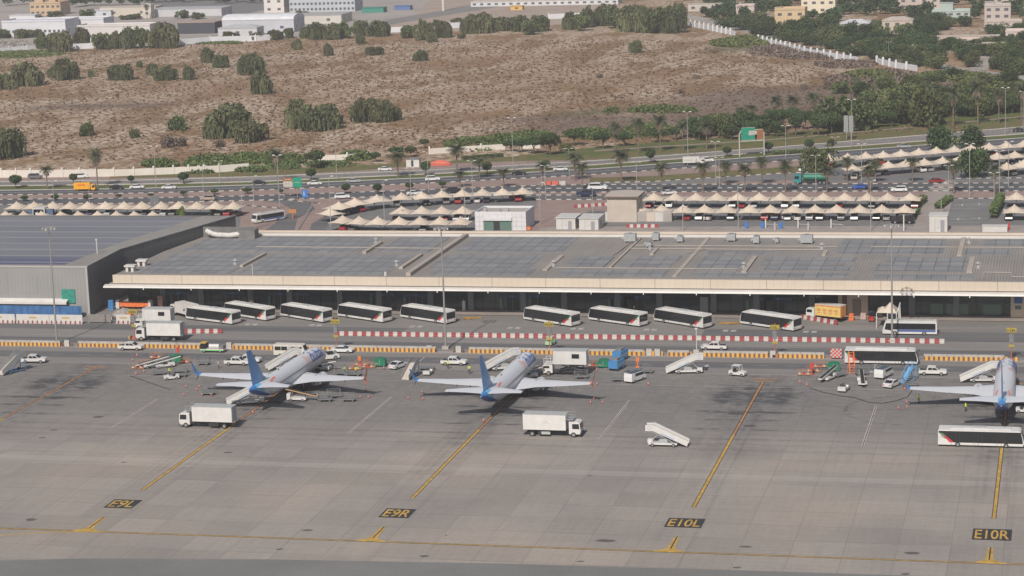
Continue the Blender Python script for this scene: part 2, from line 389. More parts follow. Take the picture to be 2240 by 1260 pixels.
# parking aprons
sheet('car_park',[pxpoly([(700,521),(740,440),(820,432),(1170,422),(1175,455),(1040,505),(1040,521)],0),
                  pxpoly([(1320,521),(1320,478),(1395,436),(2015,430),(2005,521)],0),
                  pxpoly([(2065,495),(2085,435),(2240,434),(2450,434),(2450,495)],0),
                  pxpoly([(1790,399),(1830,350),(2240,318),(2450,302),(2450,399)],0),
                  pxpoly([(-150,521),(-150,448),(350,449),(530,448),(520,521)],0)],.05,PARK)
sheet('exit_road',[pxpoly([(555,521),(600,490),(640,460),(615,444),(575,440),(620,437),(680,446),(690,458),(650,478),(640,521)],0),
                   pxpoly([(670,521),(682,490),(720,466),(740,440),(860,430),(860,436),(775,448),(722,480),(705,521)],0),
                   pxpoly([(1140,428),(1430,428),(1430,436),(1140,436)],0),pxpoly([(1210,500),(1290,462),(1340,462),(1330,478),(1300,521),(1180,521)],0)],.056,ASPK)
sheet('footpath',[pxpoly([(1990,521),(2020,430),(2050,395),(2090,395),(2085,430),(2060,521)],0)],.058,PALE)
sheet('rear_pavement',[pxpoly([(1180,521),(1180,497),(2500,493),(2500,521)],0)],.064,PALE)
# ---- painted lines
YEL=mat('marking_yellow',(.43,.27,.06),.7,0,.3,.8,coord='Object'); ORA=mat('marking_orange',(.36,.18,.075),.7,0,.3,.8)
BLK=mat('marking_black',(.035,.035,.04),.75,0,.2,2); WHT=mat('marking_white',(.44,.42,.41),.7,0,.25,1)
DWH=mat('marking_faded_white',(.36,.345,.335),.7,0,.25,1); MAR=mat('marking_maroon',(.10,.045,.045),.75,0,.2,1)
def rects(name,rs,z,m):
    return sheet(name,[[(x0,y0),(x1,y0),(x1,y1),(x0,y1)] for x0,x1,y0,y1 in rs],z,m)
LX=[-194.9,-148.85,-102.45,-56.65,-10.55]
yA=G(312,1072).y; YS=[(455,0)]
st_ends=[(340,438),(G(312,1072).y,436),(G(897,1090).y,436),(G(1516,1110).y,436),(G(2175,1135).y,436)]
rects('stand_line_border',[(x-.36,x+.36,a,b) for x,(a,b) in zip(LX,st_ends)],.030,BLK)
rects('stand_line',[(x-.24,x+.24,a,min(b,394)) for x,(a,b) in zip(LX,st_ends)],.036,YEL)
rects('stand_line_orange',[(x-.2,x+.2,394,b) for x,(a,b) in zip(LX,st_ends)],.036,ORA)
rects('stop_bar',[(x-2.6,x+2.6,437.3,437.9) for x in LX]+[(x-1.8,x+1.8,435.6,436) for x in LX],.037,ORA)
yt=G(180,1163).y+.2
rects('taxi_line_border',[(-330,120,yt-.32,yt+.32)],.030,BLK); rects('taxi_line',[(-330,120,yt-.16,yt+.16)],.036,YEL)
tri=[];
for x in LX:
    tri.append([(x-2.6,yt+.1),(x+2.6,yt+.1),(x+1.1,yt+1.1),(x+.5,yt+2.2),(x+.38,yt+7.5),(x-.38,yt+7.5),(x-.5,yt+2.2),(x-1.1,yt+1.1)])
sheet('lead_in_arrow',tri,.041,YEL)
rects('lead_in_core',[(x-.1,x+.1,yt+1.6,yt+7.6) for x in LX],.046,BLK)
# curved taxi line leaving the straight one at the left
cv=[]
for i in range(14):
    a=G(250,1161); x0=a.x-3.0*i; x1=x0-3.0; f=lambda x:yt-((a.x-x)**2)*.0125
    cv.append([(x0,f(x0)-.2),(x0,f(x0)+.2),(x1,f(x1)+.2),(x1,f(x1)-.2)])
sheet('curved_taxi_line',cv,.034,YEL)
# white/maroon clearance lines between the stands
wl=[];rl=[]
for (a,b) in (((1380,875),(1308,962)),((1917,888),(1886,978)),((857,868),(762,948)),((345,873),(245,935))):
    A=G(*a);B=G(*b); x=(A.x+B.x)/2; wl+=[(x-.22,x-.08,B.y,A.y),(x+.1,x+.2,B.y,A.y)]; rl.append((x-.08,x+.1,B.y,A.y))
rects('clearance_line',wl,.030,WHT); rects('clearance_line_core',rl,.031,MAR)
rects('stand_edge_line',[(-300,60,441.0,441.2),(-300,60,430.6,430.75)],.034,DWH)
rects('road_edge_line',[(-300,60,455.2,455.35),(-300,60,467.6,467.75),(-300,60,458.4,458.55)],.036,DWH)
ds=[]
for k in range(60): ds.append((-300+6*k,-297.2+6*k,448.8,448.95))
rects('lane_dashes',ds,.040,DWH)
wn_=[]
for x in (-118,-104,-88,-71,-54,-163,-178,-140): wn_+=[(x,x+1.1,480.6,482.4),(x+1.7,x+2.8,480.6,482.4)]
rects('bus_lane_arrow',wn_,.040,DWH)
ar=[]
for px,py in ((1330,800),(1120+425,802),(1905,815),(1915,798)):
    p=G(px,py); ar.append([(p.x-.12,p.y-3),(p.x+.12,p.y-3),(p.x+.12,p.y),(p.x+.7,p.y),(p.x,p.y+1.6),(p.x-.7,p.y),(p.x-.12,p.y)])
sheet('road_arrow',ar,.034,DWH)
for (a,b) in (((735,832),(905,770)),): pass
sg=[]
for px,py in ((905,800),(1120,800)):
    p=G(px,py); sg.append([(p.x,p.y-8),(p.x+.2,p.y-8),(p.x+.2,p.y+8),(p.x,p.y+8)])
sheet('bay_line',sg,.035,DWH)
# stand numbers
for txt,(c1,c2) in {'E9L':((236,1111),(304,1094)),'E9R':((831,1132),(902,1114)),'E10L':((1453,1153),(1527,1135)),'E10R':((2139,1181),(2214,1159))}.items():
    a=G(*c1);b=G(*c2); x=LX[{'E9L':1,'E9R':2,'E10L':3,'E10R':4}[txt]]; w2=2.45 if len(txt)==3 else 2.85; cy=(a.y+b.y)/2; h2=(b.y-a.y)/2
    mb=MB(); mb.poly([(x-w2,cy-h2,.034),(x+w2,cy-h2,.034),(x+w2,cy+h2,.034),(x-w2,cy+h2,.034)],0)
    put_text(mb,txt,w2*2-.7,h2*2-1.1,lambda p,q:(x+p,cy+q,.042),1,bold=.012)
    tag(mb.build('stand_number_marking',[BLK,YEL],fix=False),kind='structure')
# landside kerbs (black and white blocks), road lane lines
KW=mat('kerb_white',(.42,.40,.37),.8,0,.15,2); KB=mat('kerb_black',(.06,.06,.065),.8)
def kerb(pl,x0,x1,plain=False,step=11,w=.35):
    mb=MB(); x=x0;i=0
    while x<x1:
        a=G(x,interp(pl,x));b=G(min(x+step,x1),interp(pl,min(x+step,x1)))
        mb.bar((a.x,a.y,.12),(b.x,b.y,.12),w,.24,0 if (plain or i%2) else 1); x+=step;i+=1
    tag(mb.build('kerb',[KW,KB]),kind='structure')
for pl,pln in ((R1f,True),(R1n,True),(R2f,True),(R2n,False),(R3f,False),(R3n,False)): kerb(pl,-60,2300,pln)
mid34=[(1140,413),(1300,412.5),(1700,411.5),(2240,410)]
kerb(mid34,1140,2300); kerb([(1140,428),(1430,427)],1140,1430); kerb([(1140,437),(1330,437)],1140,1330); kerb([(1290,400),(1420,398),(1700,380),(1790,376)],1290,1790)
kerb([(2085,435),(2240,434)],2085,2240); kerb([(2080,391),(2240,390)],2080,2240); kerb([(575,440),(622,437),(700,446)],575,700); kerb([(540,450),(610,456)],540,612)
o=sheet('highway_lane_line',band([(a,(b+d)/2-.25) for (a,b),(c,d) in zip(R2f,R2n)],[(a,(b+d)/2+.2) for (a,b),(c,d) in zip(R2f,R2n)]),.07,DWH)
# helipad-like bay markings on the right-hand car park
bm_=[]
for px,py in ((2105,449),(2142,447),(2096,480),(2142,478)):
    p=G(px,py); bm_+=[(p.x-2.2,p.x+2.2,p.y-.2,p.y+.2),(p.x-.2,p.x+.2,p.y-1.8,p.y+1.8)]
for px,py in ((2118,457),(2118,487)): p=G(px,py); bm_+=[(p.x-6,p.x+3,p.y-.12,p.y+.12)]
rects('bay_marking',bm_,.07,WHT)
# far ground: pale lots, roads behind the desert wall
FAR=asphalt('far_paving',(.27,.245,.225),(.36,.325,.295),(1,1,1),.03); SND=asphalt('pale_sand',(.30,.235,.19),(.37,.30,.25),(1,1,1),.05)
sheet('far_lots',[pxpoly([(-200,112),(0,112),(400,98),(560,88),(700,78),(900,66),(1000,20),(1000,-260),(-200,-260)],0)],.03,FAR)
sheet('far_sand',[pxpoly([(700,84),(1290,50),(1330,-20),(1000,-60),(900,40)],0)],.04,SND)
sheet('far_street',[pxpoly([(770,68),(1130,8),(1500,-40),(1500,-46),(1110,-2),(765,58)],0)],.06,ASPL)
sheet('far_car_park',[pxpoly([(540,30),(330,15),(250,-40),(900,-40),(640,8)],0)],.05,PARK)
sheet('suburb_street',[pxpoly([(1500,40),(1590,62),(2100,160),(2240,175),(2260,168),(2100,148),(1600,50),(1500,30)],0),pxpoly([(2120,150),(2150,110),(2200,60),(2220,60),(2170,118),(2160,155)],0)],.05,FAR)
# ================================================================ TERMINAL AND HALL
CREAM=mat('cream_panel',(.52,.445,.365),.55,0,.05,.3); CREAMD=mat('cream_joint',(.33,.29,.25),.7)
LIPW=mat('canopy_white',(.54,.52,.495),.45,0,.06,.4); SLOT=mat('slot_grey',(.20,.19,.185),.7); DARK=mat('dark_void',(.03,.032,.036),.7)
COLM=mat('column_grey',(.16,.18,.20),.5); GLA=mat('terminal_glass',(.045,.062,.068),.12,0,spec=.6); GLG=mat('green_glass',(.10,.17,.145),.25,spec=.5)
BLUE=mat('sign_blue',(.05,.14,.36),.5); DBL=mat('door_band_blue',(.035,.065,.12),.5); CONC=mat('plain_concrete',(.34,.31,.285),.85,0,.12,.4)
UNIT=mat('roof_unit_grey',(.30,.31,.32),.6,0,.1,2); DUCT=mat('duct_beige',(.36,.315,.27),.6,0,.08,.5); DOORG=mat('door_grey',(.25,.27,.285),.5)
n=N('seam_roof',.6,.3); X,Y,Z=n.xyz()
s=n.joints(X,.62,.14); f=n.noise(.08,4); col=n.ramp(f,(.3,(.235,.215,.195)),(.7,(.29,.262,.238))); col=n.mix(n.math('MULTIPLY',s,.5),col,(.07,.065,.062))
col=n.mix(.4,col,n.ramp(n.noise(.15,4,.6,stretch=(6,.4,1)),(.35,.8),(.65,1.08)),'MULTIPLY'); SEAM=n.out(col,s,.5,.05)
n=N('solar_membrane',.55,.3); X,Y,Z=n.xyz()
cx=n.math('FLOOR',n.math('DIVIDE',n.math('ADD',X,5000.),3.05)); cy=n.math('FLOOR',n.math('DIVIDE',n.math('ADD',Y,5000.),5.6))
cb=n.node('ShaderNodeCombineXYZ'); n.link(cx,cb.inputs[0]); n.link(cy,cb.inputs[1]); wn=n.node('ShaderNodeTexWhiteNoise',noise_dimensions='2D'); n.link(cb.outputs[0],wn.inputs['Vector'])
col=n.ramp(wn.outputs['Value'],(0,(.195,.196,.202)),(1,(.245,.243,.242))); col=n.mix(.5,col,n.ramp(n.noise(.6,3),(.3,.85),(.7,1.1)),'MULTIPLY')
j=n.math('MAXIMUM',n.joints(X,3.05,.26),n.joints(Y,5.6,.55)); col=n.mix(n.math('MULTIPLY',j,.6),col,(.05,.052,.06)); j=n.joints(X,.61,.1); col=n.mix(n.math('MULTIPLY',j,.25),col,(.06,.06,.07)); SOL=n.out(col)
n=N('cream_fascia',.55,.3); X,Y,Z=n.xyz(); s=n.math('MAXIMUM',n.math('MULTIPLY',n.joints(X,1.52,.07),.35),n.math('MULTIPLY',n.joints(X,12.16,.16),.8)); col=n.mix(s,n.ramp(n.noise(.2,3),(.3,(.50,.43,.35)),(.7,(.54,.465,.385))),(.25,.21,.17)); FASC=n.out(col)
RX0,RX1=-213.6,46.0; ZR=8.8; RYN,RYF=492.9,547.0
term=empty('terminal_building',(-85,500,0)); TI=Matrix.Translation((85,-500,0))
tag(term,'long low airport terminal with cream fascia, white canopy edge and dark glass front',"terminal building")
def TMB():
    m=MB(); m.T=TI; return m
m=TMB(); m.poly([(RX0,RYN,ZR),(RX1,RYN,ZR),(RX1,RYF,ZR),(RX0+2.5,RYF,ZR),(RX0,RYN+30,ZR)]); m.build('roof',SEAM,term,fix=False)
m=TMB(); m.box(RX0,RX1,492.2,492.9,7.0,ZR+.12)
x=RX0+6
m.build('fascia',FASC,term)

m=TMB(); m.box(RX0-1,RX1,492.4,500,6.55,7.0,1); m.prism([(491.0,6.15),(491.15,6.5),(492.4,6.75),(492.4,6.1)],RX0-2,RX1,0,'x'); m.box(RX0-1,RX1,492.4,501,6.3,6.55,2)
m.build('canopy',[LIPW,SLOT,COLM],term)
x=RX0+8
while x<RX1-30: m=TMB(); m.bar((x,491.0,6.3),(x,490.6,5.8),.18); m.bar((x,491,6.2),(x,493,6.0),.14); m.build('canopy_light',LIPW,term); x+=11.6
# far parapet
m=TMB(); m.box(RX0+2.5,RX1,RYF,RYF+.35,ZR-.6,ZR+.6); m.build('rear_parapet',LIPW,term); m=TMB(); m.box(RX0+2.5,RX1,RYF+4.4,RYF+5.0,ZR-1,ZR+.55); m.build('rear_coping',CREAM,term)
m=TMB(); m.box(RX0+2.5,RX1,RYF+.35,RYF+4.4,ZR-3,ZR+.05); m.build('rear_ledge',PALE,term)
m=TMB(); m.box(RX0,RX1,500.6,RYF+5,0,7.0); m.build('wall',DARK,term)
# front: glass bays, piers, door bands, doors, signs
m=TMB(); x=RX0
while x<RX1: 
    m.box(x+.05,x+2.85,500.3,500.6,.15,3.05); m.box(x+.05,x+2.85,500.3,500.6,3.2,6.2); x+=2.95
m.build('glass_front',GLA,term)
x=RX0+9
k=0
while x<RX1-30:
    m=TMB(); m.box(x-.65,x+.65,499.5,500.3,.12,6.3); m.build('pier',COLM,term); x+=12.1 if k%2 else 9.4; k+=1
m=TMB(); x=RX0+4
while x<RX1:
    m.box(x,x+5.0,494.0,500.3,5.75,5.85); x+=8
m.build('soffit_panel',CONC,term)
doors=[(372,0),(602,1),(640,1),(830,1),(1120,1),(1175,1),(1360,1),(1395,1),(1665,1),(1705,1),(495,0),(905,1)]
for px,gl in doors:
    p=G(px,682); m=TMB(); m.box(p.x-3,p.x+3,499.9,500.25,3.0,3.7); m.build('door_band',DBL,term)
    m=TMB(); m.box(p.x-.35,p.x+.35,499.84,499.9,3.1,3.65); m.build('gate_sign',BLUE,term)
    m=TMB(); m.box(p.x-1.6,p.x+1.6,499.95,500.2,.12,2.9,0)
    for q in (-1.6,-.05,1.5): m.box(p.x+q,p.x+q+.1,499.88,499.95,.12,2.95,1)
    if gl: m.box(p.x-3.0,p.x-2.4,499.95,500.2,.12,2.9,2)
    m.build('door',[DARK,COLM,GLG],term)
# greenish glazing bays at the right
for a,b in ((2035,2062),(2070,2085),(2090,2118),(2150,2190)):
    p=G(a,692);q=G(b,692); m=TMB(); m.box(p.x,q.x,500.05,500.25,.3,2.6); m.build('glazed_bay',GLG,term)
# grey door, cream service block with brown roller shutter, right-end cream wall
p=G(1540,686); m=TMB(); m.box(p.x-.9,p.x+.9,499.7,499.95,.12,3.6); m.build('service_door',DOORG,term)
a=G(1836,688);b=G(1900,690); m=TMB(); m.box(a.x,b.x,497.6,500.0,.12,6.2,0); m.box(a.x+3.1,b.x-1.4,497.5,497.6,.12,4.0,1); m.box(a.x+.9,a.x+1.9,497.5,497.6,.5,6.0,2); m.box(a.x+3.1,b.x-1.4,497.5,497.6,4.4,4.9,0)
m.build('loading_bay',[CREAM,mat('shutter_brown',(.22,.18,.15),.6),mat('rust_brown',(.14,.06,.05),.7)],term)
a=G(2211,694); m=TMB(); m.box(a.x,a.x+30,498.4,500.2,.12,6.2,0); m.box(a.x+.7,a.x+2.4,498.3,498.4,3.2,4.6,1); m.box(a.x+.9,a.x+2.2,498.3,498.4,1.9,2.7,2); m.build('end_wall',[CREAM,BLUE,GLG],term)
# roof: solar membrane fields (world rectangles read off the roof), ducts, vents, pipes, plant
def rr(px0,py0,px1,py1):    # near-left pixel, far-right pixel on the roof plane
    a=G(px0,py0,ZR);b=G(px1,py1,ZR); return a.x,b.x,a.y,b.y
def field(px0,py0,px1,py1):
    x0,x1,y0,y1=rr(px0,py0,px1,py1); m=TMB(); m.box(x0,x1,y0,y1,ZR+.01,ZR+.07); m.build('solar_field',SOL,term)
for q in ((262,600,585,555),(590,601,1045,556) ,):pass
def fieldw(x0,x1,py0,py1,ref):
    y0=G(ref,py0,ZR).y;y1=G(ref,py1,ZR).y; m=TMB(); m.box(x0,x1,y0,y1,ZR+.01,ZR+.07); m.build('solar_field',SOL,term)
xs=lambda px,py: G(px,py,ZR).x
fieldw(xs(290,600),xs(505,600)-.6,600,557,600); fieldw(xs(505,600)+1.2,xs(880,585)-1.5,600,557,600)
fieldw(xs(395,550),xs(790,552)-1,552,519,700); fieldw(xs(815,552)+.6,xs(1000,518)-1.5,552,519,900)
fieldw(xs(930,600)+1,xs(1170,592),602,588,1000); fieldw(xs(940,585),xs(1165,592)-1.5,586,558,1050)
fieldw(xs(985,552)+1,xs(1285,519)-2,552,519,1150); fieldw(xs(1200,604)+1.5,xs(1470,606)-2,604,590,1300)
fieldw(xs(1222,585)+1.5,xs(1335,585)-1.5,585,562,1300); fieldw(xs(1350,586),xs(1478,586)-1.5,586,574,1400); fieldw(xs(1385,573),xs(1490,573)-1,572,560,1440)
fieldw(xs(1500,606)+1,xs(1855,608),606,596,1650); fieldw(xs(1508,592)+.8,xs(1610,592),592,562,1560); fieldw(xs(1655,592)+1,xs(1868,592),592,583,1750); fieldw(xs(1655,580)+1.2,xs(1845,580),581,573,1750); fieldw(xs(1660,572)+1.2,xs(1870,572),572,563,1750)
fieldw(xs(1540,556),xs(1690,556),557,550,1620); fieldw(xs(1828,556),xs(2062,556),556,525,1950)
fieldw(xs(1912,606),xs(2130,606),611,601,2000); fieldw(xs(1912,592),xs(2118,592),593,578,2000); fieldw(xs(1935,575),xs(2118,575),577,563,2000)
fieldw(xs(2110,558),xs(2210,558),558,545,2160); fieldw(xs(2150,540),xs(2240,540)+20,539,524,2200)
def ductw(px0,py0,py1,w=.9,h=.55):
    a=G(px0,py0,ZR); y1=G(px0,py1,ZR).y; m=TMB(); m.box(a.x-w/2,a.x+w/2,a.y,y1,ZR+.02,ZR+h); m.build('roof_duct',DUCT,term)
ductw(893,604,517,1.1,.8); ductw(877,589,559); ductw(528,585,557,.8); ductw(797,555,532,.8); ductw(1192,592,560,1.1,.3); ductw(1335,586,521,.5,.3)
ductw(1475,606,520,.9,.2); ductw(1627,597,563,1.0,.35); ductw(1802,560,549,.8,.3); ductw(2098,561,521,1.1,.3); ductw(2120,597,564,1.2,.3); ductw(1425,558,545,.8,.35)
for px,py in ((515,580),(823,533),(868,583),(1211,583),(1422,546),(1627,587),(1798,545),(2120,533),(2140,587)):
    a=G(px,py,ZR); m=TMB(); m.cyl((a.x,a.y,ZR),(a.x,a.y,ZR+1.1),.45,.3,8); m.cyl((a.x,a.y,ZR+1.1),(a.x,a.y,ZR+1.5),.6,.15,8); m.bar((a.x-.8,a.y,ZR+.3),(a.x+.8,a.y,ZR+.3),.12); m.build('roof_vent',UNIT,term)
for px,py,w,h in ((1379,530,2.8,1.8),(1435,527,1.6,1.6),(1488,530,1.4,1.2),(1600,528,2.0,1.5),(1655,533,1.4,1.5),(1765,533,2.8,1.8),(1700,532,.8,.8),(1420,541,1.2,.9)):
    a=G(px,py,ZR); m=TMB(); m.box(a.x-w/2,a.x+w/2,a.y-.9,a.y+.9,ZR+.35,ZR+.35+h,0)
    for q in (-1,1):
        for r in (-1,1): m.bar((a.x+q*w*.42,a.y+r*.7,ZR),(a.x+q*w*.42,a.y+r*.7,ZR+.4),.12,m=0)
    m.cyl((a.x,a.y,ZR+.35+h),(a.x,a.y,ZR+.5+h),.5,n=10,m=1); m.cyl((a.x-w/2-.6,a.y+.3,ZR+.7),(a.x-w/2,a.y+.3,ZR+1),.28,n=6,m=0); m.build('air_handler',[UNIT,COLM],term)
for (a,b) in (((1340,561),(1380,532)),((1390,538),(1830,541)),((1380,545),(1800,548)),((1215,587),(1615,590)),((1905,541),(2240,543)),((2150,611),(2152,597)),((2152,597),(2212,598)),((2212,598),(2214,607)),((2214,607),(2260,608)),((1335,586),(1382,538)),((560,541),(985,545)),((1500,557),(1545,545))):
    p=G(*a,ZR);q=G(*b,ZR); m=TMB(); m.bar((p.x,p.y,ZR+.2),(q.x,q.y,ZR+.2),.15,.15); m.build('roof_pipe',DUCT,term)
# short poles on the roof edge, chimney-like mount by the fascia
for px in (551,842): 
    a=G(px,604,ZR); m=TMB(); m.cyl((a.x,a.y+.5,ZR),(a.x,a.y+.5,ZR+2.6 if px==551 else ZR+.9),.07 if px==551 else .3,n=6); m.build('roof_pole',LIPW,term)
# -------- grey plant enclosure with flexible duct on the terminal roof
WALLG=mat('hall_cladding_side',(.125,.125,.125),.6,0,.06,.2)
a=G(513,523,ZR);b=G(558,523,ZR); m=TMB(); y0=a.y; 
m.box(-211,b.x-.3,y0+2.5,y0+3.0,ZR-.2,ZR+2.6,0); m.box(a.x+1,b.x,y0-.0,y0+3.0,ZR,ZR+2.3,0); m.build('plant_enclosure',mat('enclosure_cladding',(.15,.148,.145),.7,0,.15,.5),term)
m=TMB(); pts=[(-209.6,y0+1.2,ZR+1.9),(-208,y0+.8,ZR+1.2),(-206.5,y0+.8,ZR+.9),(-205,y0+.7,ZR+.9),(-203.5,y0+.7,ZR+.8),(-202,y0+.7,ZR+1.0),(-200.6,y0+.6,ZR+1.2),(a.x+1,y0+.6,ZR+1.3)]
for p,q in zip(pts,pts[1:]): 
    m.cyl(p,q,.62,n=10)
    for t in (.25,.75):
        c=Vector(p).lerp(Vector(q),t); dd=(Vector(q)-Vector(p)).normalized()*.08; m.cyl(c-dd,c+dd,.70,n=10)
m.build('flexible_duct',LIPW,term,smooth=False)
for px,py in ((287,593),(312,581)):
    a=G(px,py,ZR); m=TMB(); m.box(a.x-1.3,a.x+1.3,a.y-1.0,a.y+1.0,ZR+1.1,ZR+1.5,0); m.box(a.x-1.0,a.x-.4,a.y-.8,a.y+.8,ZR,ZR+1.1,0); m.box(a.x+.3,a.x+.9,a.y-.8,a.y+.8,ZR,ZR+1.1,0); m.build('cable_box',LIPW,term)
# ---------------------------------------------------------------- grey hall at the left
ZH=11.5; HY=488.6
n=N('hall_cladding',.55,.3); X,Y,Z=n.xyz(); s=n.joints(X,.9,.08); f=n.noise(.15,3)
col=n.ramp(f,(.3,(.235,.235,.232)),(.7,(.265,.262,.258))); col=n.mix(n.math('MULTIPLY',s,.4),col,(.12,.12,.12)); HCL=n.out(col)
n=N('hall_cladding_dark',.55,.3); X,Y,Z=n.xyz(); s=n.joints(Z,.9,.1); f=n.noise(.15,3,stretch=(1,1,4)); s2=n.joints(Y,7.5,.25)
col=n.ramp(f,(.3,(.135,.133,.132)),(.7,(.165,.162,.158))); col=n.mix(n.math('MULTIPLY',n.math('MAXIMUM',s,s2),.5),col,(.06,.06,.06)); HCD=n.out(col)  # side cladding coloured darker: the shade on the face away from the sun
n=N('hall_roof',.5,.3); X,Y,Z=n.xyz(); s=n.joints(Y,8.4,.75,-1.3); s2=n.joints(Y,2.1,.3,-.4); f=n.noise(.05,3,stretch=(.3,1.5,1))
col=n.ramp(f,(.35,(.155,.155,.178)),(.65,(.19,.19,.205))); 
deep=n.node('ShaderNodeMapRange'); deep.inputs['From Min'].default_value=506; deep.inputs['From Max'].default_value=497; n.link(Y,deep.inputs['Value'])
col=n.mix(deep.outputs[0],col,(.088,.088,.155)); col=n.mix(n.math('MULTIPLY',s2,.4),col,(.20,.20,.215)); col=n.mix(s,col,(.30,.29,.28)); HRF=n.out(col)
hall=empty('grey_hall',(-250,500,0)); HI=Matrix.Translation((250,-500,0))
tag(hall,'tall windowless grey hall with blue-grey roof left of the terminal','hall')
def HMB():
    m=MB(); m.T=HI; return m
A=(-218.2,HY);B=(-219.4,511.6);C=(-208.6,561.5)
Ai=(-224.6,HY+2.2);Bi=(-223.6,517.5);Ci=(-217.4,560.5)
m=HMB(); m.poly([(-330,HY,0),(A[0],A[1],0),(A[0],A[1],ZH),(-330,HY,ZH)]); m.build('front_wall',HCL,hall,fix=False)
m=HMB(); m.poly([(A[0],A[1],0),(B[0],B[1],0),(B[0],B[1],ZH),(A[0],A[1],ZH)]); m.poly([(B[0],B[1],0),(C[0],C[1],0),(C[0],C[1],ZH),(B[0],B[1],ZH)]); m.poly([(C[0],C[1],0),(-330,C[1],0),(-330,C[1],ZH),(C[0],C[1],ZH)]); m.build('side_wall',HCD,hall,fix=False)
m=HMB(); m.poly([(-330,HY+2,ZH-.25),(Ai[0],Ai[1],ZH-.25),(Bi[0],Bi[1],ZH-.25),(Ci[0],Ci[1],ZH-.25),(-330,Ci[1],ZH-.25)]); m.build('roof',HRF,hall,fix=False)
EDG=mat('hall_edge_band',(.245,.228,.208),.6,0,.08,.2)
m=HMB()
for p,q,pi,qi in ((A,B,Ai,Bi),(B,C,Bi,Ci)):
    m.poly([(p[0],p[1],ZH+.004),(q[0],q[1],ZH+.004),(qi[0],qi[1],ZH+.004),(pi[0],pi[1],ZH+.004)]); m.poly([(pi[0],pi[1],ZH),(qi[0],qi[1],ZH),(qi[0],qi[1],ZH-.3),(pi[0],pi[1],ZH-.3)])
m.poly([(-330,HY,ZH+.004),(A[0],A[1],ZH+.004),(Ai[0],Ai[1],ZH+.004),(-330,HY+2,ZH+.004)])
m.build('roof_edge',EDG,hall,fix=False)
m=HMB(); m.box(-330,-218.4,HY-.12,HY,ZH-.25,ZH+.15); m.box(A[0]-.35,A[0]+.08,HY-.15,HY+.2,0,ZH+.1); m.bar((A[0],A[1],ZH+.1),(B[0],B[1],ZH+.1),.25); m.bar((B[0],B[1],ZH+.1),(C[0],C[1],ZH+.1),.25); m.build('roof_trim',mat('trim_grey',(.36,.355,.34),.5),hall)
m=HMB(); 
for x0 in (-246.5,-240.8,-233.2): m.box(x0-2.6,x0+2.6,HY-.05,HY,5.2,9.9)
m.build('cladding_panel',HCL,hall)
m=HMB(); m.poly([(-330,HY-1.5,3.4),(-223.2,HY-1.5,3.4),(-223.2,HY,4.0),(-330,HY,4.0)]); m.box(-330,-223.2,HY-1.52,HY-1.4,2.9,3.4); m.build('lower_canopy',LIPW,hall,fix=False)
m=HMB(); m.box(-224.8,-221.5,HY-.25,HY-.02,3.0,6.2); m.build('green_tarpaulin',mat('tarp_green',(.03,.22,.17),.7,0,.3,1.2),hall)
a=G(250,592); m=HMB(); m.cyl((-222.6,505.0,ZH),(-222.6,505,ZH+3.2),.12,n=6); m.cyl((-222.6,505,ZH+3.2),(-222.6,505,ZH+3.6),.25,n=8); m.build('roof_pole',LIPW,hall)
# ---------------------------------------------------------------- buildings just behind the terminal
def block(name,corner_px,w,d,h,mwall,label,cat,roof=None,parts=None,z0=0):
    p=G(*corner_px,0); o=empty(name,(p.x,p.y,0)); tag(o,label,cat)
    m=MB(); m.box(0,w,0,d,z0,h); m.build('wall',mwall,o)
    if roof: 
        ov,th,rm=roof; m=MB(); m.box(-ov,w+ov,-ov,d+ov,h+.002,h+th); m.build('roof',rm,o)
    if parts: parts(o,w,d,h)
    return o
WPAN=mat('white_cladding',(.56,.56,.58),.5,0,.04,.5); KIO=mat('kiosk_white',(.50,.49,.47),.5,0,.06,.6); JNT=mat('panel_joint',(.26,.26,.28),.6)
def wb(o,w,d,h):
    m=MB(); 
    m.box(0,w,0,.3,h,h+.55); m.box(0,w,d-.3,d,h,h+.55); m.box(0,.3,.3,d-.3,h,h+.55); m.box(w-.3,w,.3,d-.3,h,h+.55); m.build('parapet',WPAN,o)
    m=MB(); m.poly([(.3,.3,h+.03),(w-.3,.3,h+.03),(w-.3,d-.3,h+.03),(.3,d-.3,h+.03)]); m.build('roof',mat('flat_roof_beige',(.36,.33,.30),.8),o,fix=False)
    m=MB(); m.box(2.4,10.2,-.12,0,0,3.4,0); m.box(2.3,10.3,-.5,-.13,2.75,3.5,1); m.build('entrance',[GLG,WPAN],o)
    m=MB(); m.box(5.2,6.9,-.2,-.13,0,2.4); m.build('door',DARK,o)
    m=MB()
    for x in (1.2,2.3,4,6.3,8.4,10.4,11.5,13): m.box(x-.03,x+.03,-.02,0,3.6 if 2.3<x<10.4 else 0,h)
    for z in (1.2,2.4,3.7): 
        m.box(0,2.2,-.02,0,z-.03,z+.03); m.box(10.4,w,-.02,0,z-.03,z+.03)
    m.build('panel_joints',JNT,o)
    m=MB(); m.box(1.6,2.4,3.5,4.3,h+.03,h+1.2); m.box(5.5,6.1,3.5,4.3,h+.03,h+.7); m.box(7,8.4,4,4.6,h+.03,h+.9); m.build('roof_unit',UNIT,o)
b1=G(1040,503); b2=G(1150,505)
wbo=block('white_pavilion',(1040,504),14.2,10.5,4.6,WPAN,'white clad pavilion with green glass entrance behind the terminal roof','building',None,wb)
def kiosk(o,w,d,h):
    m=MB(); m.box(w*.3,w*.3+.08,-.04,0,0,h*.85); m.box(w*.62,w*.62+1.0,-.05,0,0,h*.75); m.box(w*.5,w*.5+.12,-.06,0,1.0,1.4); m.build('door',JNT,o)
    m=MB(); m.box(w,w+.05,d*.35,d*.65,0.8,h*.75); m.build('louvre',UNIT,o)
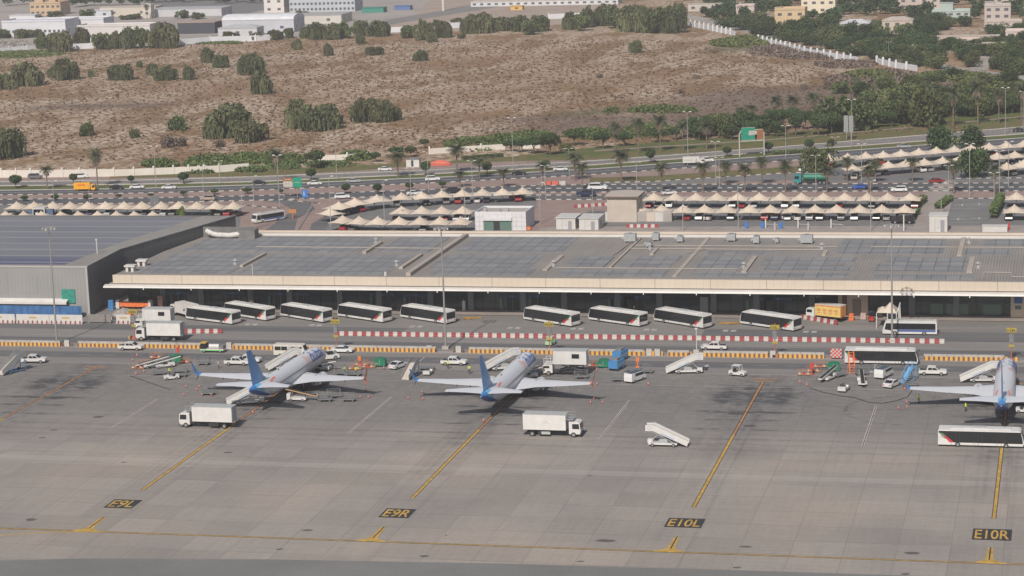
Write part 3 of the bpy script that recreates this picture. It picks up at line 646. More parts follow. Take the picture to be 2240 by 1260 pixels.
block('utility_kiosk',(1217,502),5.3,7.5,3.1,KIO,'left one of two pale grey utility kiosks beside the white pavilion','kiosk',(.25,.18,KIO),kiosk)
block('utility_kiosk',(1267,503),5.3,7.5,3.1,KIO,'right one of two pale grey utility kiosks, nearer the beige tower','kiosk',(.25,.18,KIO),kiosk)
BEI=mat('beige_render',(.44,.385,.335),.8,0,.08,.4); BRN=mat('roof_edge_brown',(.14,.105,.09),.7)
def tw(o,w,d,h):
    m=MB(); m.prism([(-.7,h+.45),(w/2,h+.75),(w+.7,h+.45)],-.7,d+.7); m.build('roof_top',mat('roof_beige_pale',(.40,.35,.31),.8),o)
block('beige_tower',(1329,486),8.2,9,6.8,BEI,'tall beige block with brown-edged flat roof among the parking canopies','building',(.7,.45,BRN),tw)
block('cabinet_row',(1324,485),18.5,2,2.7,mat('cabinet_beige',(.38,.36,.33),.6,0,.05,.5),'row of beige cabinets under canopies beside the beige tower','cabinets',None,
  lambda o,w,d,h:[ [ (lambda m:(m.box(x+.08,x+2.2,-.04,0,.1,h-.1),m.build('cabinet_door',[KIO,CONC,CREAM][i%3],o)))(MB()) ] for i,x in enumerate([2.31*k for k in range(8)]) ])
block('tall_cabinet',(2033,508),4.6,5.0,4.3,KIO,'tall white utility cabinet beside the footpath at the right','kiosk',(.15,.18,KIO),kiosk)
block('low_cabinet',(2149,508),6.3,2.2,1.6,KIO,'low wide white cabinet near the right end behind the terminal','kiosk',(.1,.1,KIO))
# ================================================================ AIRCRAFT
PWH=mat('aircraft_white',(.56,.57,.60),.32,0,.025,.25,spec=.5); PGR=mat('aircraft_grey',(.40,.415,.44),.4,0,.05,.4,spec=.4)
TBL=mat('livery_blue',(.045,.21,.50),.35,spec=.5); TDB=mat('livery_deep_blue',(.03,.085,.30),.35,spec=.5); TOR=mat('livery_orange',(.78,.17,.09),.4); TXT=mat('livery_text_blue',(.05,.11,.33),.4)
TCY=mat('livery_light_blue',(.16,.42,.66),.4); TXO=mat('livery_text_pale_orange',(.62,.40,.36),.4)
RUB=mat('rubber_black',(.025,.025,.027),.85); MET=mat('bare_metal',(.35,.35,.36),.4,.6); ENG=mat('engine_dark',(.05,.05,.055),.5); WIN=mat('cabin_window',(.05,.055,.065),.2)
n=N('fin_paint',.35,.5); tc=n.node('ShaderNodeTexCoord'); X,Y,Z=n.xyz(tc.outputs['Object'])
t=n.math('ADD',n.math('MULTIPLY',Y,1/9.0),n.math('MULTIPLY',Z,-1/16.0)); FIN=n.out(n.ramp(t,(.0,(.07,.27,.58)),(.36,(.15,.38,.64)),(.52,(.30,.40,.50)),(.70,(.52,.46,.45))))
n=N('fuselage_paint',.32,.5); tc=n.node('ShaderNodeTexCoord'); X,Y,Z=n.xyz(tc.outputs['Object'])
# y runs tail(0) to nose(39.5); livery: blue tail cone, white body
e=n.math('ADD',Y,n.math('MULTIPLY',Z,-.9)); low=n.math('LESS_THAN',e,n.math('ADD',1.0,0.0)); 
lw=n.math('LESS_THAN',Z,n.math('ADD',n.math('MULTIPLY',Y,-.38),5.4)); lw=n.math('MULTIPLY',lw,n.math('LESS_THAN',Y,8.5))
col=n.mix(n.math('LESS_THAN',n.math('ADD',Y,n.math('MULTIPLY',Z,.35)),6.2),(.56,.57,.60),(.16,.42,.66)); col=n.mix(n.math('LESS_THAN',n.math('ADD',Y,n.math('MULTIPLY',Z,.5)),4.9),col,(.05,.22,.52)); col=n.mix(lw,col,(.03,.085,.30))
belly=n.math('LESS_THAN',Z,2.35); col=n.mix(n.math('MULTIPLY',belly,n.math('GREATER_THAN',Y,8.5)),col,(.40,.41,.43)); FUS=n.out(col)
def fus_ring(y,r,rz,zc,k=20): return [(math.sin(2*math.pi*i/k)*r,y,zc+math.cos(2*math.pi*i/k)*rz) for i in range(k)]
FS=[(0,.12,.25,5.05),(.6,.32,.5,4.95),(2,.62,.85,4.72),(4,1.0,1.2,4.40),(6,1.33,1.5,4.08),(8.5,1.65,1.80,3.72),(11,1.84,1.97,3.46),(13,1.88,2.0,3.4),(20,1.88,2.0,3.4),(27,1.88,2.0,3.4),(32.5,1.88,2.0,3.4),(34.5,1.84,1.92,3.36),(36,1.68,1.72,3.24),(37.3,1.38,1.38,3.06),(38.4,.98,.95,2.86),(39.1,.56,.55,2.7),(39.45,.15,.15,2.62)]
def fsec(y):
    for a,b in zip(FS,FS[1:]):
        if a[0]<=y<=b[0]:
            t=(y-a[0])/(b[0]-a[0]); return [a[i]+(b[i]-a[i])*t for i in (1,2,3)]
def airfoil(c,yc,x,z,th):      # leading edge at yc (forward = +y), chord c backwards; 8-point section in the y,z plane at span x
    pts=[(0,0),(-.06,.5),(-.3,.62),(-.65,.4),(-1,.05),(-1,-.05),(-.6,-.25),(-.1,-.4)]
    return [(x,yc+a*c,z+b*th) for a,b in pts]
def aircraft_mesh():
    o=empty('passenger_jet')
    m=MB(); m.loft([fus_ring(*f) for f in FS]); 
    for i in range(len(m.m)): pass
    b=m.build('fuselage',FUS,o,smooth=True)
    m=MB(); m.loft([[(math.sin(2*math.pi*i/12)*r,y,2.0+math.cos(2*math.pi*i/12)*rz) for i in range(12)] for y,r,rz in ((14.2,.3,.2),(15.5,1.5,.7),(18,2.15,.95),(23,2.2,1.0),(26,1.5,.7),(28,.3,.2))]); m.build('wing_fairing',PWH,o,smooth=True)
    for s in (1,-1):
        m=MB(); S=[(0.6,26.0,9.2,2.0,1.1),(1.9,25.3,8.2,2.05,1.05),(5.6,23.0,4.9,2.42,.62),(11,20.1,3.4,3.05,.38),(16.6,17.1,1.75,3.8,.2)]
        m.loft([airfoil(c,y,s*x,z,th) for x,y,c,z,th in S]); 
        w=m.build('wing',PGR if False else PWH,o)
        m=MB()
        for x,y,z in ((7.2,18.5,2.2),(9.6,17.75,2.6),(12.4,17.0,2.95)):
            m.loft([[(s*x+.13*q*a,yy,z+h+.22*q*b) for a,b in ((-1,0),(0,1),(1,0),(0,-1))] for yy,q,h in ((y+1.9,.3,.1),(y+.6,1.1,0),(y-.5,.8,-.05),(y-1.3,.15,-.1))])
        m.build('flap_fairing',PGR,w)
        m=MB(); S=[(16.6,17.1,1.75,3.8,.2),(17.05,16.7,1.5,4.0,.16),(17.3,16.3,1.3,4.4,.14),(17.85,15.3,.6,6.2,.08)]; LW=[(16.9,16.6,1.1,3.8,.12),(17.5,15.9,.35,2.7,.06)]
        m.loft([[(s*(x+ (b*.0)),yy,zz) for x,yy,zz in airfoil(c,y,x,z,th)] for b,(x,y,c,z,th) in enumerate(S)])
        m.loft([[(s*x,yy,zz) for x,yy,zz in airfoil(c,y,x,z,th)] for (x,y,c,z,th) in LW])
        m.build('winglet',TBL if s<0 else TOR,w)
        # engine with intake, pylon
        m=MB(); ex=s*4.85; R=[(20.6,.45),(21.6,.8),(22.6,1.02),(24.4,1.08),(25.8,1.05),(26.2,.95)]
        m.loft([[(ex+math.sin(2*math.pi*i/14)*r,y,1.5+math.cos(2*math.pi*i/14)*r*.96) for i in range(14)] for y,r in R]); e=m.build('engine',PWH,o,smooth=True)
        m=MB(); m.cyl((ex,26.0,1.5),(ex,26.24,1.5),.86,n=14); m.cyl((ex,26.24,1.5),(ex,26.5,1.5),.25,.05,n=8); m.build('fan',ENG,e)
        m=MB(); m.cyl((ex,20.0,1.5),(ex,20.8,1.5),.2,.42,n=10); m.build('exhaust_cone',MET,e)
        m=MB(); m.prism([(25.2,2.5),(21.2,2.9),(20.5,2.6),(22.5,1.9),(25,2.2)],ex-.15,ex+.15,0,'x'); m.build('pylon',PGR,e)
        # tail plane
        m=MB(); m.loft([airfoil(c,y,s*x,z,th) for x,y,c,z,th in ((.4,6.9,4.4,5.0,.45),(3.5,4.95,3.1,5.35,.3),(7.15,2.65,1.55,5.6,.14))]); m.build('tailplane',PWH,o)
        # main gear
        m=MB(); gx=s*2.86
        m.cyl((gx,20.3,.55),(gx*.95,20.4,2.3),.14,n=8,m=1)
        for q in (-.38,.38): m.cyl((gx+q-.17,20.3,.56),(gx+q+.17,20.3,.56),.56,n=14,m=0)
        m.build('main_wheel',[RUB,MET],o)
    m=MB(); m.cyl((0,35.6,.34),(0,35.4,2.0),.1,n=8,m=1)
    for q in (-.24,.24): m.cyl((q-.1,35.6,.34),(q+.1,35.6,.34),.34,n=12,m=0)
    m.build('nose_wheel',[RUB,MET],o)
    # fin with dorsal fillet: sections stacked in z
    m=MB(); rings=[]
    for z,y0,y1,th in ((4.6,2.0,11.8,.05),(5.2,1.9,9.2,.26),(6.2,1.5,7.2,.27),(9.0,.7,4.85,.2),(12.4,-.35,1.75,.1),(12.55,-.35,1.5,.04)):
        c=y1-y0; rings.append([(0,y1,z),(th/2,y1-c*.25,z),(th/2,y1-c*.6,z),(0.015,y0,z),(-.015,y0,z),(-th/2,y1-c*.6,z),(-th/2,y1-c*.25,z)])
    m.loft(rings); m.build('fin',FIN,o)
    # lettering wrapped on the starboard and port shoulders, running to the nose on starboard
    for s in (1,-1):
        for word,y0,wd,mt in (('dubai',31.6,6.6,TXT),('fly',26.9,2.6,TXO)):
            vs,fs=text_geo(word,wd,2.5,.02,5); me=bpy.data.meshes.new('l'); me.from_pydata([(a,b,0) for a,b in vs],[],fs)
            bm=bmesh.new(); bm.from_mesh(me); bmesh.ops.triangulate(bm,faces=bm.faces[:])
            for it in range(3):
                L=[e for e in bm.edges if e.calc_length()>.35]
                if L: bmesh.ops.subdivide_edges(bm,edges=L,cuts=1); bmesh.ops.triangulate(bm,faces=[f for f in bm.faces if len(f.verts)>3])
            for v in bm.verts:
                yy=y0+(v.co.x if s>0 else -v.co.x); r,rz,zc=fsec(min(39,yy)); r+=.03; rz+=.03
                th=R_(47)-v.co.y/1.95       # angle from the top, letters upright when seen from the side
                v.co=Vector((s*math.sin(th)*r,yy,zc+math.cos(th)*rz))
            me2=bpy.data.meshes.new('lettering'); bm.to_mesh(me2); bm.free(); me2.materials.append(mt)
            l=bpy.data.objects.new('lettering',me2); scn.collection.objects.link(l); l.parent=b
    # orange ribbon on the rear flank
    for s in (1,-1):
        m=MB(); prev=None
        for i in range(13):
            t=i/12; yy=6.6+3.4*t+.5*math.sin(t*7); th=R_(62-30*t); hw=.14+.42*math.sin(math.pi*t)**2*(.5+.5*math.sin(t*6))
            r,rz,zc=fsec(yy); r+=.03;rz+=.03
            cur=[(s*math.sin(th-hw/1.7)*r,yy,zc+math.cos(th-hw/1.7)*rz),(s*math.sin(th+hw/1.7)*r,yy+.3,zc+math.cos(th+hw/1.7)*rz)]
            if prev: m.poly([prev[0],cur[0],cur[1],prev[1]])
            prev=cur
        m.build('orange_ribbon',TOR,b,fix=False)
    # windows, doors, cockpit glass
    for s in (1,-1):
        m=MB(); y=9.5
        while y<34.3:
            r,rz,zc=fsec(y); th=R_(77); a=math.sin(th)*(r+.02); z=zc+math.cos(th)*rz
            m.poly([(s*a,y-.13,z-.17),(s*a,y+.13,z-.17),(s*(a-.06),y+.13,z+.17),(s*(a-.06),y-.13,z+.17)]); y+=.51
        m.build('cabin_windows',WIN,b,fix=False)
        m=MB()
        for y in (7.2,34.6):
            r,rz,zc=fsec(y); 
            for th0,th1 in ((58,61),(103,106)):
                m.poly([(s*math.sin(R_(th0))*(r+.04),y-.45,zc+math.cos(R_(th0))*(rz+.04)),(s*math.sin(R_(th0))*(r+.04),y+.45,zc+math.cos(R_(th0))*(rz+.04)),(s*math.sin(R_(th1))*(r+.04),y+.45,zc+math.cos(R_(th1))*(rz+.04)),(s*math.sin(R_(th1))*(r+.04),y-.45,zc+math.cos(R_(th1))*(rz+.04))])
        m.build('door_outline',PGR,b,fix=False)
    m=MB()
    for s in (1,-1):
        for k,(t0,t1) in enumerate(((3,26),(29,50))):
            P=[]
            for th,y in ((t0,37.15),(t1,36.95),(t1,37.75),(t0,37.95)):
                r,rz,zc=fsec(y); P.append((s*math.sin(R_(th+12))*(r+.03),y,zc+math.cos(R_(th+12))*(rz+.03)))
            m.poly(P)
    m.build('cockpit_window',WIN,b,fix=False)
    m=MB(); m.prism([(14.2,5.42),(14.8,5.75),(15.3,5.42)],-.04,.04,0,'x'); m.prism([(28,5.42),(28.5,5.72),(29,5.42)],-.04,.04,0,'x'); m.cyl((0,.05,5.05),(0,-.25,5.1),.16,.1,n=8); m.build('antenna',MET,b)
    return o
AC=[((-147.55,402.3),-.035,'left-hand white jet with blue fin, tail towards the viewer at stand E9L'),((-102.9,401.2),-.012,'middle white jet with blue fin and blue lettering parked at stand E9R'),((-10.9,402.2),-.004,'right-hand white jet with blue fin cut off by the frame at stand E10R')]
for (x,y),rz,lb in AC:
    place('jet',aircraft_mesh,(x,y-3.2,.03),(-.02 if x<-140 else 0),lb,'airplane','passenger jets parked nose to the terminal',scale=(1,1.065,1))
# ================================================================ VEHICLE PARTS
VWH=mat('vehicle_white',(.56,.55,.535),.4,0,.06,.8,spec=.4,rnd=.05); VCR=mat('vehicle_cream',(.55,.52,.46),.4,0,.05,.8); VGL=mat('vehicle_glass',(.018,.02,.023),.12,spec=.6)
TYR=mat('tyre_rubber',(.022,.022,.022),.85); RIM=mat('wheel_rim',(.34,.34,.35),.4,.5); CHS=mat('chassis_dark',(.035,.036,.038),.7,0,.2,2); SIL=mat('silver_metal',(.36,.365,.37),.45,.4,.08,1)
VRD=mat('swoosh_red',(.55,.045,.04),.4); VGN=mat('swoosh_green',(.03,.20,.09),.4); VBK=mat('swoosh_black',(.03,.03,.03),.4); HVG=mat('hi_vis_yellow',(.50,.62,.05),.6); VBL=mat('equipment_blue',(.06,.20,.42),.5,0,.12,1.5)
ORG=mat('equipment_orange',(.66,.17,.05),.5,0,.15,2); RED=mat('signal_red',(.50,.05,.04),.5,0,.1,2); GRN=mat('container_green',(.015,.16,.085),.5,0,.12,.8); LGR=mat('light_grey_paint',(.36,.37,.37),.5,0,.1,1)
AMB=mat('amber_lamp',(.75,.30,.03),.3); GRY=mat('equipment_grey',(.17,.175,.18),.6,0,.15,1.5); TAN=mat('belt_tan',(.42,.26,.12),.7); MRK=mat('emblem_rose',(.54,.48,.46),.5)
def wheel(o,x,y,r=.33,w=.24,name='wheel'):
    m=MB(); m.cyl((0,-w/2,0),(0,w/2,0),r,n=12,m=0); s=1 if y>0 else -1
    m.cyl((0,s*w/2,0),(0,s*(w/2+.02),0),r*.58,n=10,m=1); k=m.build(name,[TYR,RIM],o); k.location=(x,y,r); return k
def wheels(o,xs,y,r=.33,w=.24):
    for x in xs:
        for s in (1,-1): wheel(o,x,s*y,r,w)
def lights(o,xf,xr,y,z):
    m=MB()
    for s in (1,-1): m=MB(); m.box(xf-.02,xf+.04,s*y-.14,s*y+.14,z-.08,z+.08); m.build('headlight',LIPW,o)
    for s in (1,-1): m=MB(); m.box(xr-.04,xr+.02,s*y-.12,s*y+.12,z-.08,z+.1); m.build('tail_light',RED,o)
# ---------------- apron bus (wide, low, black glass band, white roof and skirt)
def make_apron_bus():
    o=empty('apron_bus'); L=7.1;W=1.5
    m=MB(); m.prism([(-L,.35),(L-.1,.35),(L+.1,.9),(L-.05,1.5),(L-.45,2.75),(L-.8,2.98),(-L+.1,3.0),(-L,2.7)],-W,W); m.build('body',VWH,o)
    for s in (1,-1):
        m=MB(); y0,y1=(W,W+.02) if s>0 else (-W-.02,-W)
        m.prism([(-L+2.3,.78),(L-.12,.78),(L-.16,1.45),(L-.5,2.74),(-L+.12,2.74),(-L+.12,2.45)],y0,y1); m.build('side_glass',VGL,o)
        m=MB()
        for x in (-4.2,-.4,3.4):
            m.box(x-.7,x-.66,s*(W+.03)-.008,s*(W+.03)+.008,.4,2.5); m.box(x+.66,x+.7,s*(W+.03)-.008,s*(W+.03)+.008,.4,2.5); m.box(x-.02,x+.02,s*(W+.03)-.008,s*(W+.03)+.008,.4,2.5)
        m.build('door_lines',CHS,o)
        m=MB(); y=s*(W+.035)
        m.poly([(-L+1.9,y,.8),(-L+2.7,y,.78),(-L+1.5,y,1.75),(-L+.9,y,2.2),(-L+.55,y,2.3),(-L+1.2,y,1.6)],0)
        m.poly([(-L+.4,y,2.52),(-L+.55,y,1.95),(-L+1.5,y,1.72),(-L+.95,y,2.3)],1)
        m.poly([(-L+.35,y,1.85),(-L+1.5,y,1.35),(-L+1.9,y,1.3),(-L+1.3,y,1.62)],2); m.build('swoosh',[VRD,VGN,VBK],o,fix=False)
    m=MB(); m.prism([(L+.075,1.0),(L+.10,1.0),(L-.02,1.5),(L-.37,2.6),(L-.40,2.6),(L-.05,1.5)],-W+.15,W-.15); m.build('windscreen',VGL,o)
    m=MB(); m.box(-L-.03,-L,-W+.12,W-.12,1.15,2.6); m.build('rear_glass',VGL,o)
    m=MB(); m.prism([(-L+2,2.99),(L-2.0,2.99),(L-2.2,3.14),(-L+2.2,3.14)],-.9,.9); m.build('roof_fairing',VWH,o)
    m=MB(); m.box(-1.2,.8,-.6,.6,3.14,3.3); m.build('roof_vent',LGR,o)
    m=MB(); m.box(-L-.06,-L,-W+.1,W-.1,.4,.62); m.build('bumper',LGR,o)
    for x in (L-2.9,-L+3.3):
        for s in (1,-1): wheel(o,x,s*1.36,.42,.3)
    for s in (1,-1):
        m=MB(); m.bar((L-.5,s*1.5,2.7),(L+.1,s*1.85,2.5),.05); m.box(L-.02,L+.14,s*1.9-.12,s*1.9+.12,2.0,2.5); m.build('mirror',CHS,o)
    lights(o,L-.02,-L,1.15,.78); return o
def make_city_bus():
    o=empty('city_bus'); L=5.6;W=1.25
    m=MB(); m.prism([(-L,.3),(L-.1,.3),(L,.8),(L-.15,1.4),(L-.5,2.6),(L-.9,2.85),(-L+.2,2.9),(-L,2.6)],-W,W); m.build('body',VWH,o)
    for s in (1,-1):
        y=s*(W+.012); m=MB(); m.box(-L+.3,L-2.0,y-.012,y+.012,1.2,2.5); m.prism([(L-1.9,.95),(L-.45,1.2),(L-.75,2.5),(L-1.9,2.5)],y-.012,y+.012); m.build('side_glass',VGL,o)
        m=MB(); m.box(-L+.3,L-3.2,y-.015,y+.015,.75,1.15); m.build('blue_stripe',mat('stripe_navy',(.05,.10,.28),.4),o)
    m=MB(); m.prism([(L-.12,1.4),(L-.09,1.42),(L-.43,2.55),(L-.46,2.53)],-W+.1,W-.1); m.build('windscreen',VGL,o)
    m=MB(); m.box(-L+1,L-2.5,-.8,.8,2.88,3.08); m.build('roof_unit',LGR,o)
    wheels(o,(L-2.6,-L+2.6),1.12,.45,.28); lights(o,L-.05,-L,.95,.75); return o
def make_pickup():
    o=empty('pickup_truck'); 
    m=MB(); m.prism([(-2.6,.45),(2.55,.45),(2.65,.75),(2.55,1.0),(1.35,1.12),(.55,1.68),(-.95,1.72),(-1.1,1.08),(-2.6,1.05)],-.88,.88); m.build('body',VWH,o)
    m=MB(); m.box(-2.45,-1.15,-.74,.74,1.055,1.09,0); m.build('cargo_bed',CHS,o)
    for s in (1,-1):
        y=s*.885; m=MB(); m.prism([(-.85,1.12),(-.1,1.12),(-.1,1.58),(-.8,1.6)],y-.01,y+.01); m.prism([(0,1.12),(1.1,1.12),(.5,1.57),(0,1.58)],y-.01,y+.01); m.build('side_window',VGL,o)
    m=MB(); m.prism([(1.33,1.14),(1.36,1.15),(.6,1.67),(.57,1.66)],-.78,.78); m.build('windscreen',VGL,o)
    m=MB(); m.prism([(-1.09,1.15),(-1.06,1.15),(-.95,1.62),(-.99,1.62)],-.7,.7); m.build('rear_window',VGL,o)
    wheels(o,(1.65,-1.6),.82,.37,.24); lights(o,2.62,-2.6,.68,.82); return o
CARP={'sedan':[(-2.2,.35),(2.2,.35),(2.3,.6),(2.15,.85),(1.15,.98),(.35,1.40),(-.95,1.42),(-1.75,1.0),(-2.25,.92)],
      'suv':[(-2.3,.4),(2.25,.4),(2.35,.75),(2.2,1.05),(1.2,1.18),(.6,1.72),(-1.8,1.75),(-2.2,1.15),(-2.35,.9)],
      'van':[(-2.4,.4),(2.3,.4),(2.4,.8),(2.1,1.2),(1.4,1.9),(-2.3,1.95),(-2.4,1.2)]}
def make_car(kind,paint):
    def f():
        o=empty('car' if kind!='van' else 'van'); P=CARP[kind]; W=.86 if kind=='sedan' else .93
        m=MB(); m.prism(P,-W,W); m.build('body',paint,o)
        t={'sedan':(.98,1.37,1.05,.38,-.9,-1.55),'suv':(1.15,1.66,1.1,.6,-1.7,-2.0),'van':(1.2,1.8,1.95,1.42,-1.2,-1.2)}[kind]
        for s in (1,-1):
            y=s*(W+.008); m=MB(); m.prism([(t[5],t[0]+.03),(t[2],t[0]+.03),(t[3],t[1]),(t[4],t[1])],y-.01,y+.01); m.build('side_window',VGL,o)
        a=P[4];b=P[5]; m=MB(); m.prism([(a[0],a[1]+.02),(a[0]+.04,a[1]+.03),(b[0]+.05,b[1]),(b[0],b[1]-.02)],-W+.1,W-.1); m.build('windscreen',VGL,o)
        if kind!='van': a=P[6];b=P[7]; m=MB(); m.prism([(a[0]-.02,a[1]),(b[0]-.02,b[1]+.05),(b[0]+.02,b[1]+.08),(a[0]+.02,a[1]-.03)],-W+.12,W-.12); m.build('rear_window',VGL,o)
        wheels(o,(1.4,-1.4),W-.1,.34,.22); lights(o,2.25,-2.28,.62,.72); return o
    return f
PAINT={k:mat('paint_'+k,c,.3,0,.03,.5,spec=.5) for k,c in dict(white=(.62,.62,.62),black=(.02,.02,.022),silver=(.33,.34,.35),grey=(.13,.135,.14),red=(.30,.025,.03),navy=(.02,.03,.07),blue=(.03,.10,.42),sand=(.36,.29,.24),taxi=(.62,.24,.03)).items()}
# ---------------- box trucks
def cab(o,x,h=2.4,z0=.55,w=1.2,paint=VWH):
    m=MB(); m.prism([(x,z0),(x+1.95,z0),(x+2.1,z0+.6),(x+1.95,z0+h-.4),(x+1.6,z0+h-.15),(x,z0+h-.15)],-w,w); c=m.build('cab',paint,o)
    m=MB(); m.prism([(x+2.06,z0+1.0),(x+2.1,z0+1.0),(x+2.0,z0+h-.45),(x+1.96,z0+h-.45)],-w+.12,w-.12); m.build('windscreen',VGL,c)
    for s in (1,-1):
        m=MB(); y=s*(w+.01); m.prism([(x+.6,z0+.95),(x+1.9,z0+.95),(x+1.8,z0+h-.5),(x+.6,z0+h-.5)],y-.01,y+.01); m.build('side_window',VGL,c)
    m=MB(); m.box(x+1.95,x+2.15,-w,w,z0-.15,z0+.2); m.build('bumper',CHS,o)
    return c
def make_catering():
    o=empty('catering_truck'); cab(o,3.1,2.35,.6)
    m=MB(); m.box(-4.6,3.4,-.55,.55,.65,1.0); m.box(-2.5,-.6,-1.2,-.7,.4,1.0); m.box(-2.5,-.6,.7,1.2,.4,1.0); m.build('chassis',CHS,o)
    m=MB(); m.box(-5.2,2.55,-1.28,1.28,1.25,4.0); b=m.build('cargo_box',VWH,o)
    m=MB(); m.box(-5.25,2.6,-1.3,1.3,3.96,4.06); m.build('box_roof',LGR,b)
    for s in (1,-1):
        m=MB(); y=s*1.29
        m.poly([(-1.9,y,2.3),(-1.2,y,2.75),(-1.0,y,3.3),(-.8,y,2.75),(-.1,y,2.3),(-.75,y,2.45),(-1.25,y,2.45)]); m.box(-2.1,.1,y-.004,y+.004,2.12,2.2); m.build('faded_emblem',MRK,b,fix=False)
    m=MB(); m.box(-5.24,-5.2,-1.0,1.0,1.4,3.8); m.build('rear_door',LGR,b)
    m=MB(); m.box(-5.7,-5.2,-1.2,1.2,1.2,1.35);m.build('tail_lift',GRY,o)
    m=MB(); m.box(2.6,3.9,-1.1,1.1,3.1,3.2); 
    for s in (1,-1):
        for x in (2.7,3.85): m.bar((x,s*1.1,3.2),(x,s*1.1,4.1),.06)
        m.bar((2.7,s*1.1,4.1),(3.85,s*1.1,4.1),.06); m.bar((2.6,s*.8,3.6),(3.9,s*.8,3.6),.05)
    m.bar((3.85,-1.1,4.1),(3.85,1.1,4.1),.06); m.build('front_platform',SIL,o)
    m=MB(); m.box(-1.9,-.3,-1.27,-1.2,.45,.95); m.build('side_locker',LGR,o)
    wheels(o,(3.9,-2.9,-1.6) if False else (3.9,-3.6),1.05,.48,.32); lights(o,5.2,-5.2,.95,.9); return o
def make_ambulift(raised=2.2):
    def f():
        o=empty('high_lift_truck'); cab(o,2.6,1.9,.5,.95)
        m=MB(); m.box(-4.2,2.8,-.5,.5,.55,.95); m.box(-3.6,-1.5,-1.2,1.2,.5,.95); m.build('chassis',CHS,o)
        z=1.1+raised; m=MB(); m.box(-4.3,2.3,-1.3,1.3,z,z+2.7); b=m.build('cabin',VWH,o)
        m=MB(); m.box(-4.36,2.36,-1.34,1.34,z+2.66,z+2.76); m.build('cabin_roof',LGR,b)
        for s in (1,-1):
            y=s*1.31; m=MB(); m.box(-2.9,-1.4,y-.01,y+.01,z+1.2,z+2.1); m.build('side_window',VGL,b)
            m=MB(); m.box(.9,.95,y-.01,y+.01,z+.2,z+2.4); m.box(1.9,1.95,y-.01,y+.01,z+.2,z+2.4); m.build('side_door',LGR,b)
        m=MB(); m.box(2.3,4.3,-1.1,1.1,z,z+.12)
        for s in (1,-1):
            for x in (2.5,3.4,4.25): m.bar((x,s*1.1,z),(x,s*1.1,z+1.1),.07)
            m.bar((2.3,s*1.1,z+1.1),(4.3,s*1.1,z+1.1),.07); m.bar((2.3,s*1.1,z+.6),(4.3,s*1.1,z+.6),.05)
        m.build('front_platform',VWH,o)
        m=MB()
        for s in (1,-1):
            m.bar((-3.6,s*.8,.95),(1.4,s*.8,z),.18); m.bar((-3.6,s*.8,z),(1.4,s*.8,.95),.18)
        m.build('scissor_lift',CHS,o)
        m=MB(); m.box(-1.2,1.4,-1.25,-1.0,.35,.8); m.build('stabiliser',mat('dirty_ochre',(.22,.16,.09),.7,0,.2,2),o)
        wheels(o,(3.4,-2.6),1.0,.45,.3); lights(o,4.6,-4.2,.75,.8); return o
    return f
def make_food_truck():
    o=empty('yellow_truck'); cab(o,2.4,2.1,.6)
    m=MB(); m.box(-3.9,2.6,-.5,.5,.6,1.0); m.build('chassis',CHS,o)
    m=MB(); m.box(-4.0,2.2,-1.25,1.25,1.05,3.5); b=m.build('cargo_box',mat('box_yellow',(.62,.44,.15),.45,0,.08,.8),o)
    m=MB(); m.box(-4.04,2.24,-1.28,1.28,3.46,3.55); m.build('box_roof',LIPW,b)
    for s in (1,-1):
        y=s*1.26; m=MB(); m.box(-3.9,2.1,y-.008,y+.008,3.2,3.4,0)
        for k in range(4): m.box(-3.4+1.4*k,-2.5+1.4*k,y-.008,y+.008,2.1,2.6,1); m.box(-3.3+1.4*k,-2.7+1.4*k,y-.008,y+.008,1.6,1.9,1)
        m.build('side_lettering',[mat('faded_orange',(.58,.17,.06),.5),mat('faded_ochre_print',(.50,.25,.09),.5)],b)
    m=MB(); m.box(-4.04,-4.0,-1.1,1.1,1.2,3.3); m.build('rear_door',mat('box_orange',(.55,.25,.08),.5),b)
    wheels(o,(3.2,-2.6),1.02,.42,.3); lights(o,4.4,-3.95,.8,.85); return o
def make_courier():
    o=empty('yellow_truck'); cab(o,3.0,2.6,.6,1.2,paint=mat('courier_yellow',(.70,.33,.02),.4,0,.05,.6))
    m=MB(); m.box(-4.6,3.0,-.5,.5,.6,1.0); m.build('chassis',CHS,o)
    m=MB(); m.box(-5.0,2.7,-1.25,1.25,.9,3.9); b=m.build('cargo_box',mat('courier_yellow',0),o)
    for s in (1,-1):
        m=MB(); put_text(m,'DHL',3.6,.75,lambda a,c:((-1.2+a*(1 if s<0 else -1)),s*1.262,2.9+c),0,.04); m.build('red_lettering',RED,b,fix=False)
    wheels(o,(4.0,-3.2),1.0,.45,.3); lights(o,5.1,-5.0,.85,.9); return o
def make_tanker():
    o=empty('tanker_truck'); g=mat('tanker_green',(.02,.17,.11),.45,0,.12,1); t=mat('cab_teal',(.03,.22,.22),.45); cab(o,2.9,2.3,.6,1.2,paint=t)
    m=MB(); m.box(-4.6,3.0,-.5,.5,.6,1.0); m.build('chassis',CHS,o)
    m=MB(); m.loft([[(x,math.sin(2*math.pi*i/14)*1.15*q,2.0+math.cos(2*math.pi*i/14)*.95*q) for i in range(14)] for x,q in ((-4.7,.6),(-4.5,1),(2.2,1),(2.4,.6))]); m.build('tank',g,o)
    m=MB(); m.box(-4.2,2,-.4,.4,2.93,3.05); m.build('catwalk',SIL,o)
    wheels(o,(3.9,-2.4,-3.6),1.0,.48,.32); lights(o,5.0,-4.6,.9,.9); return o
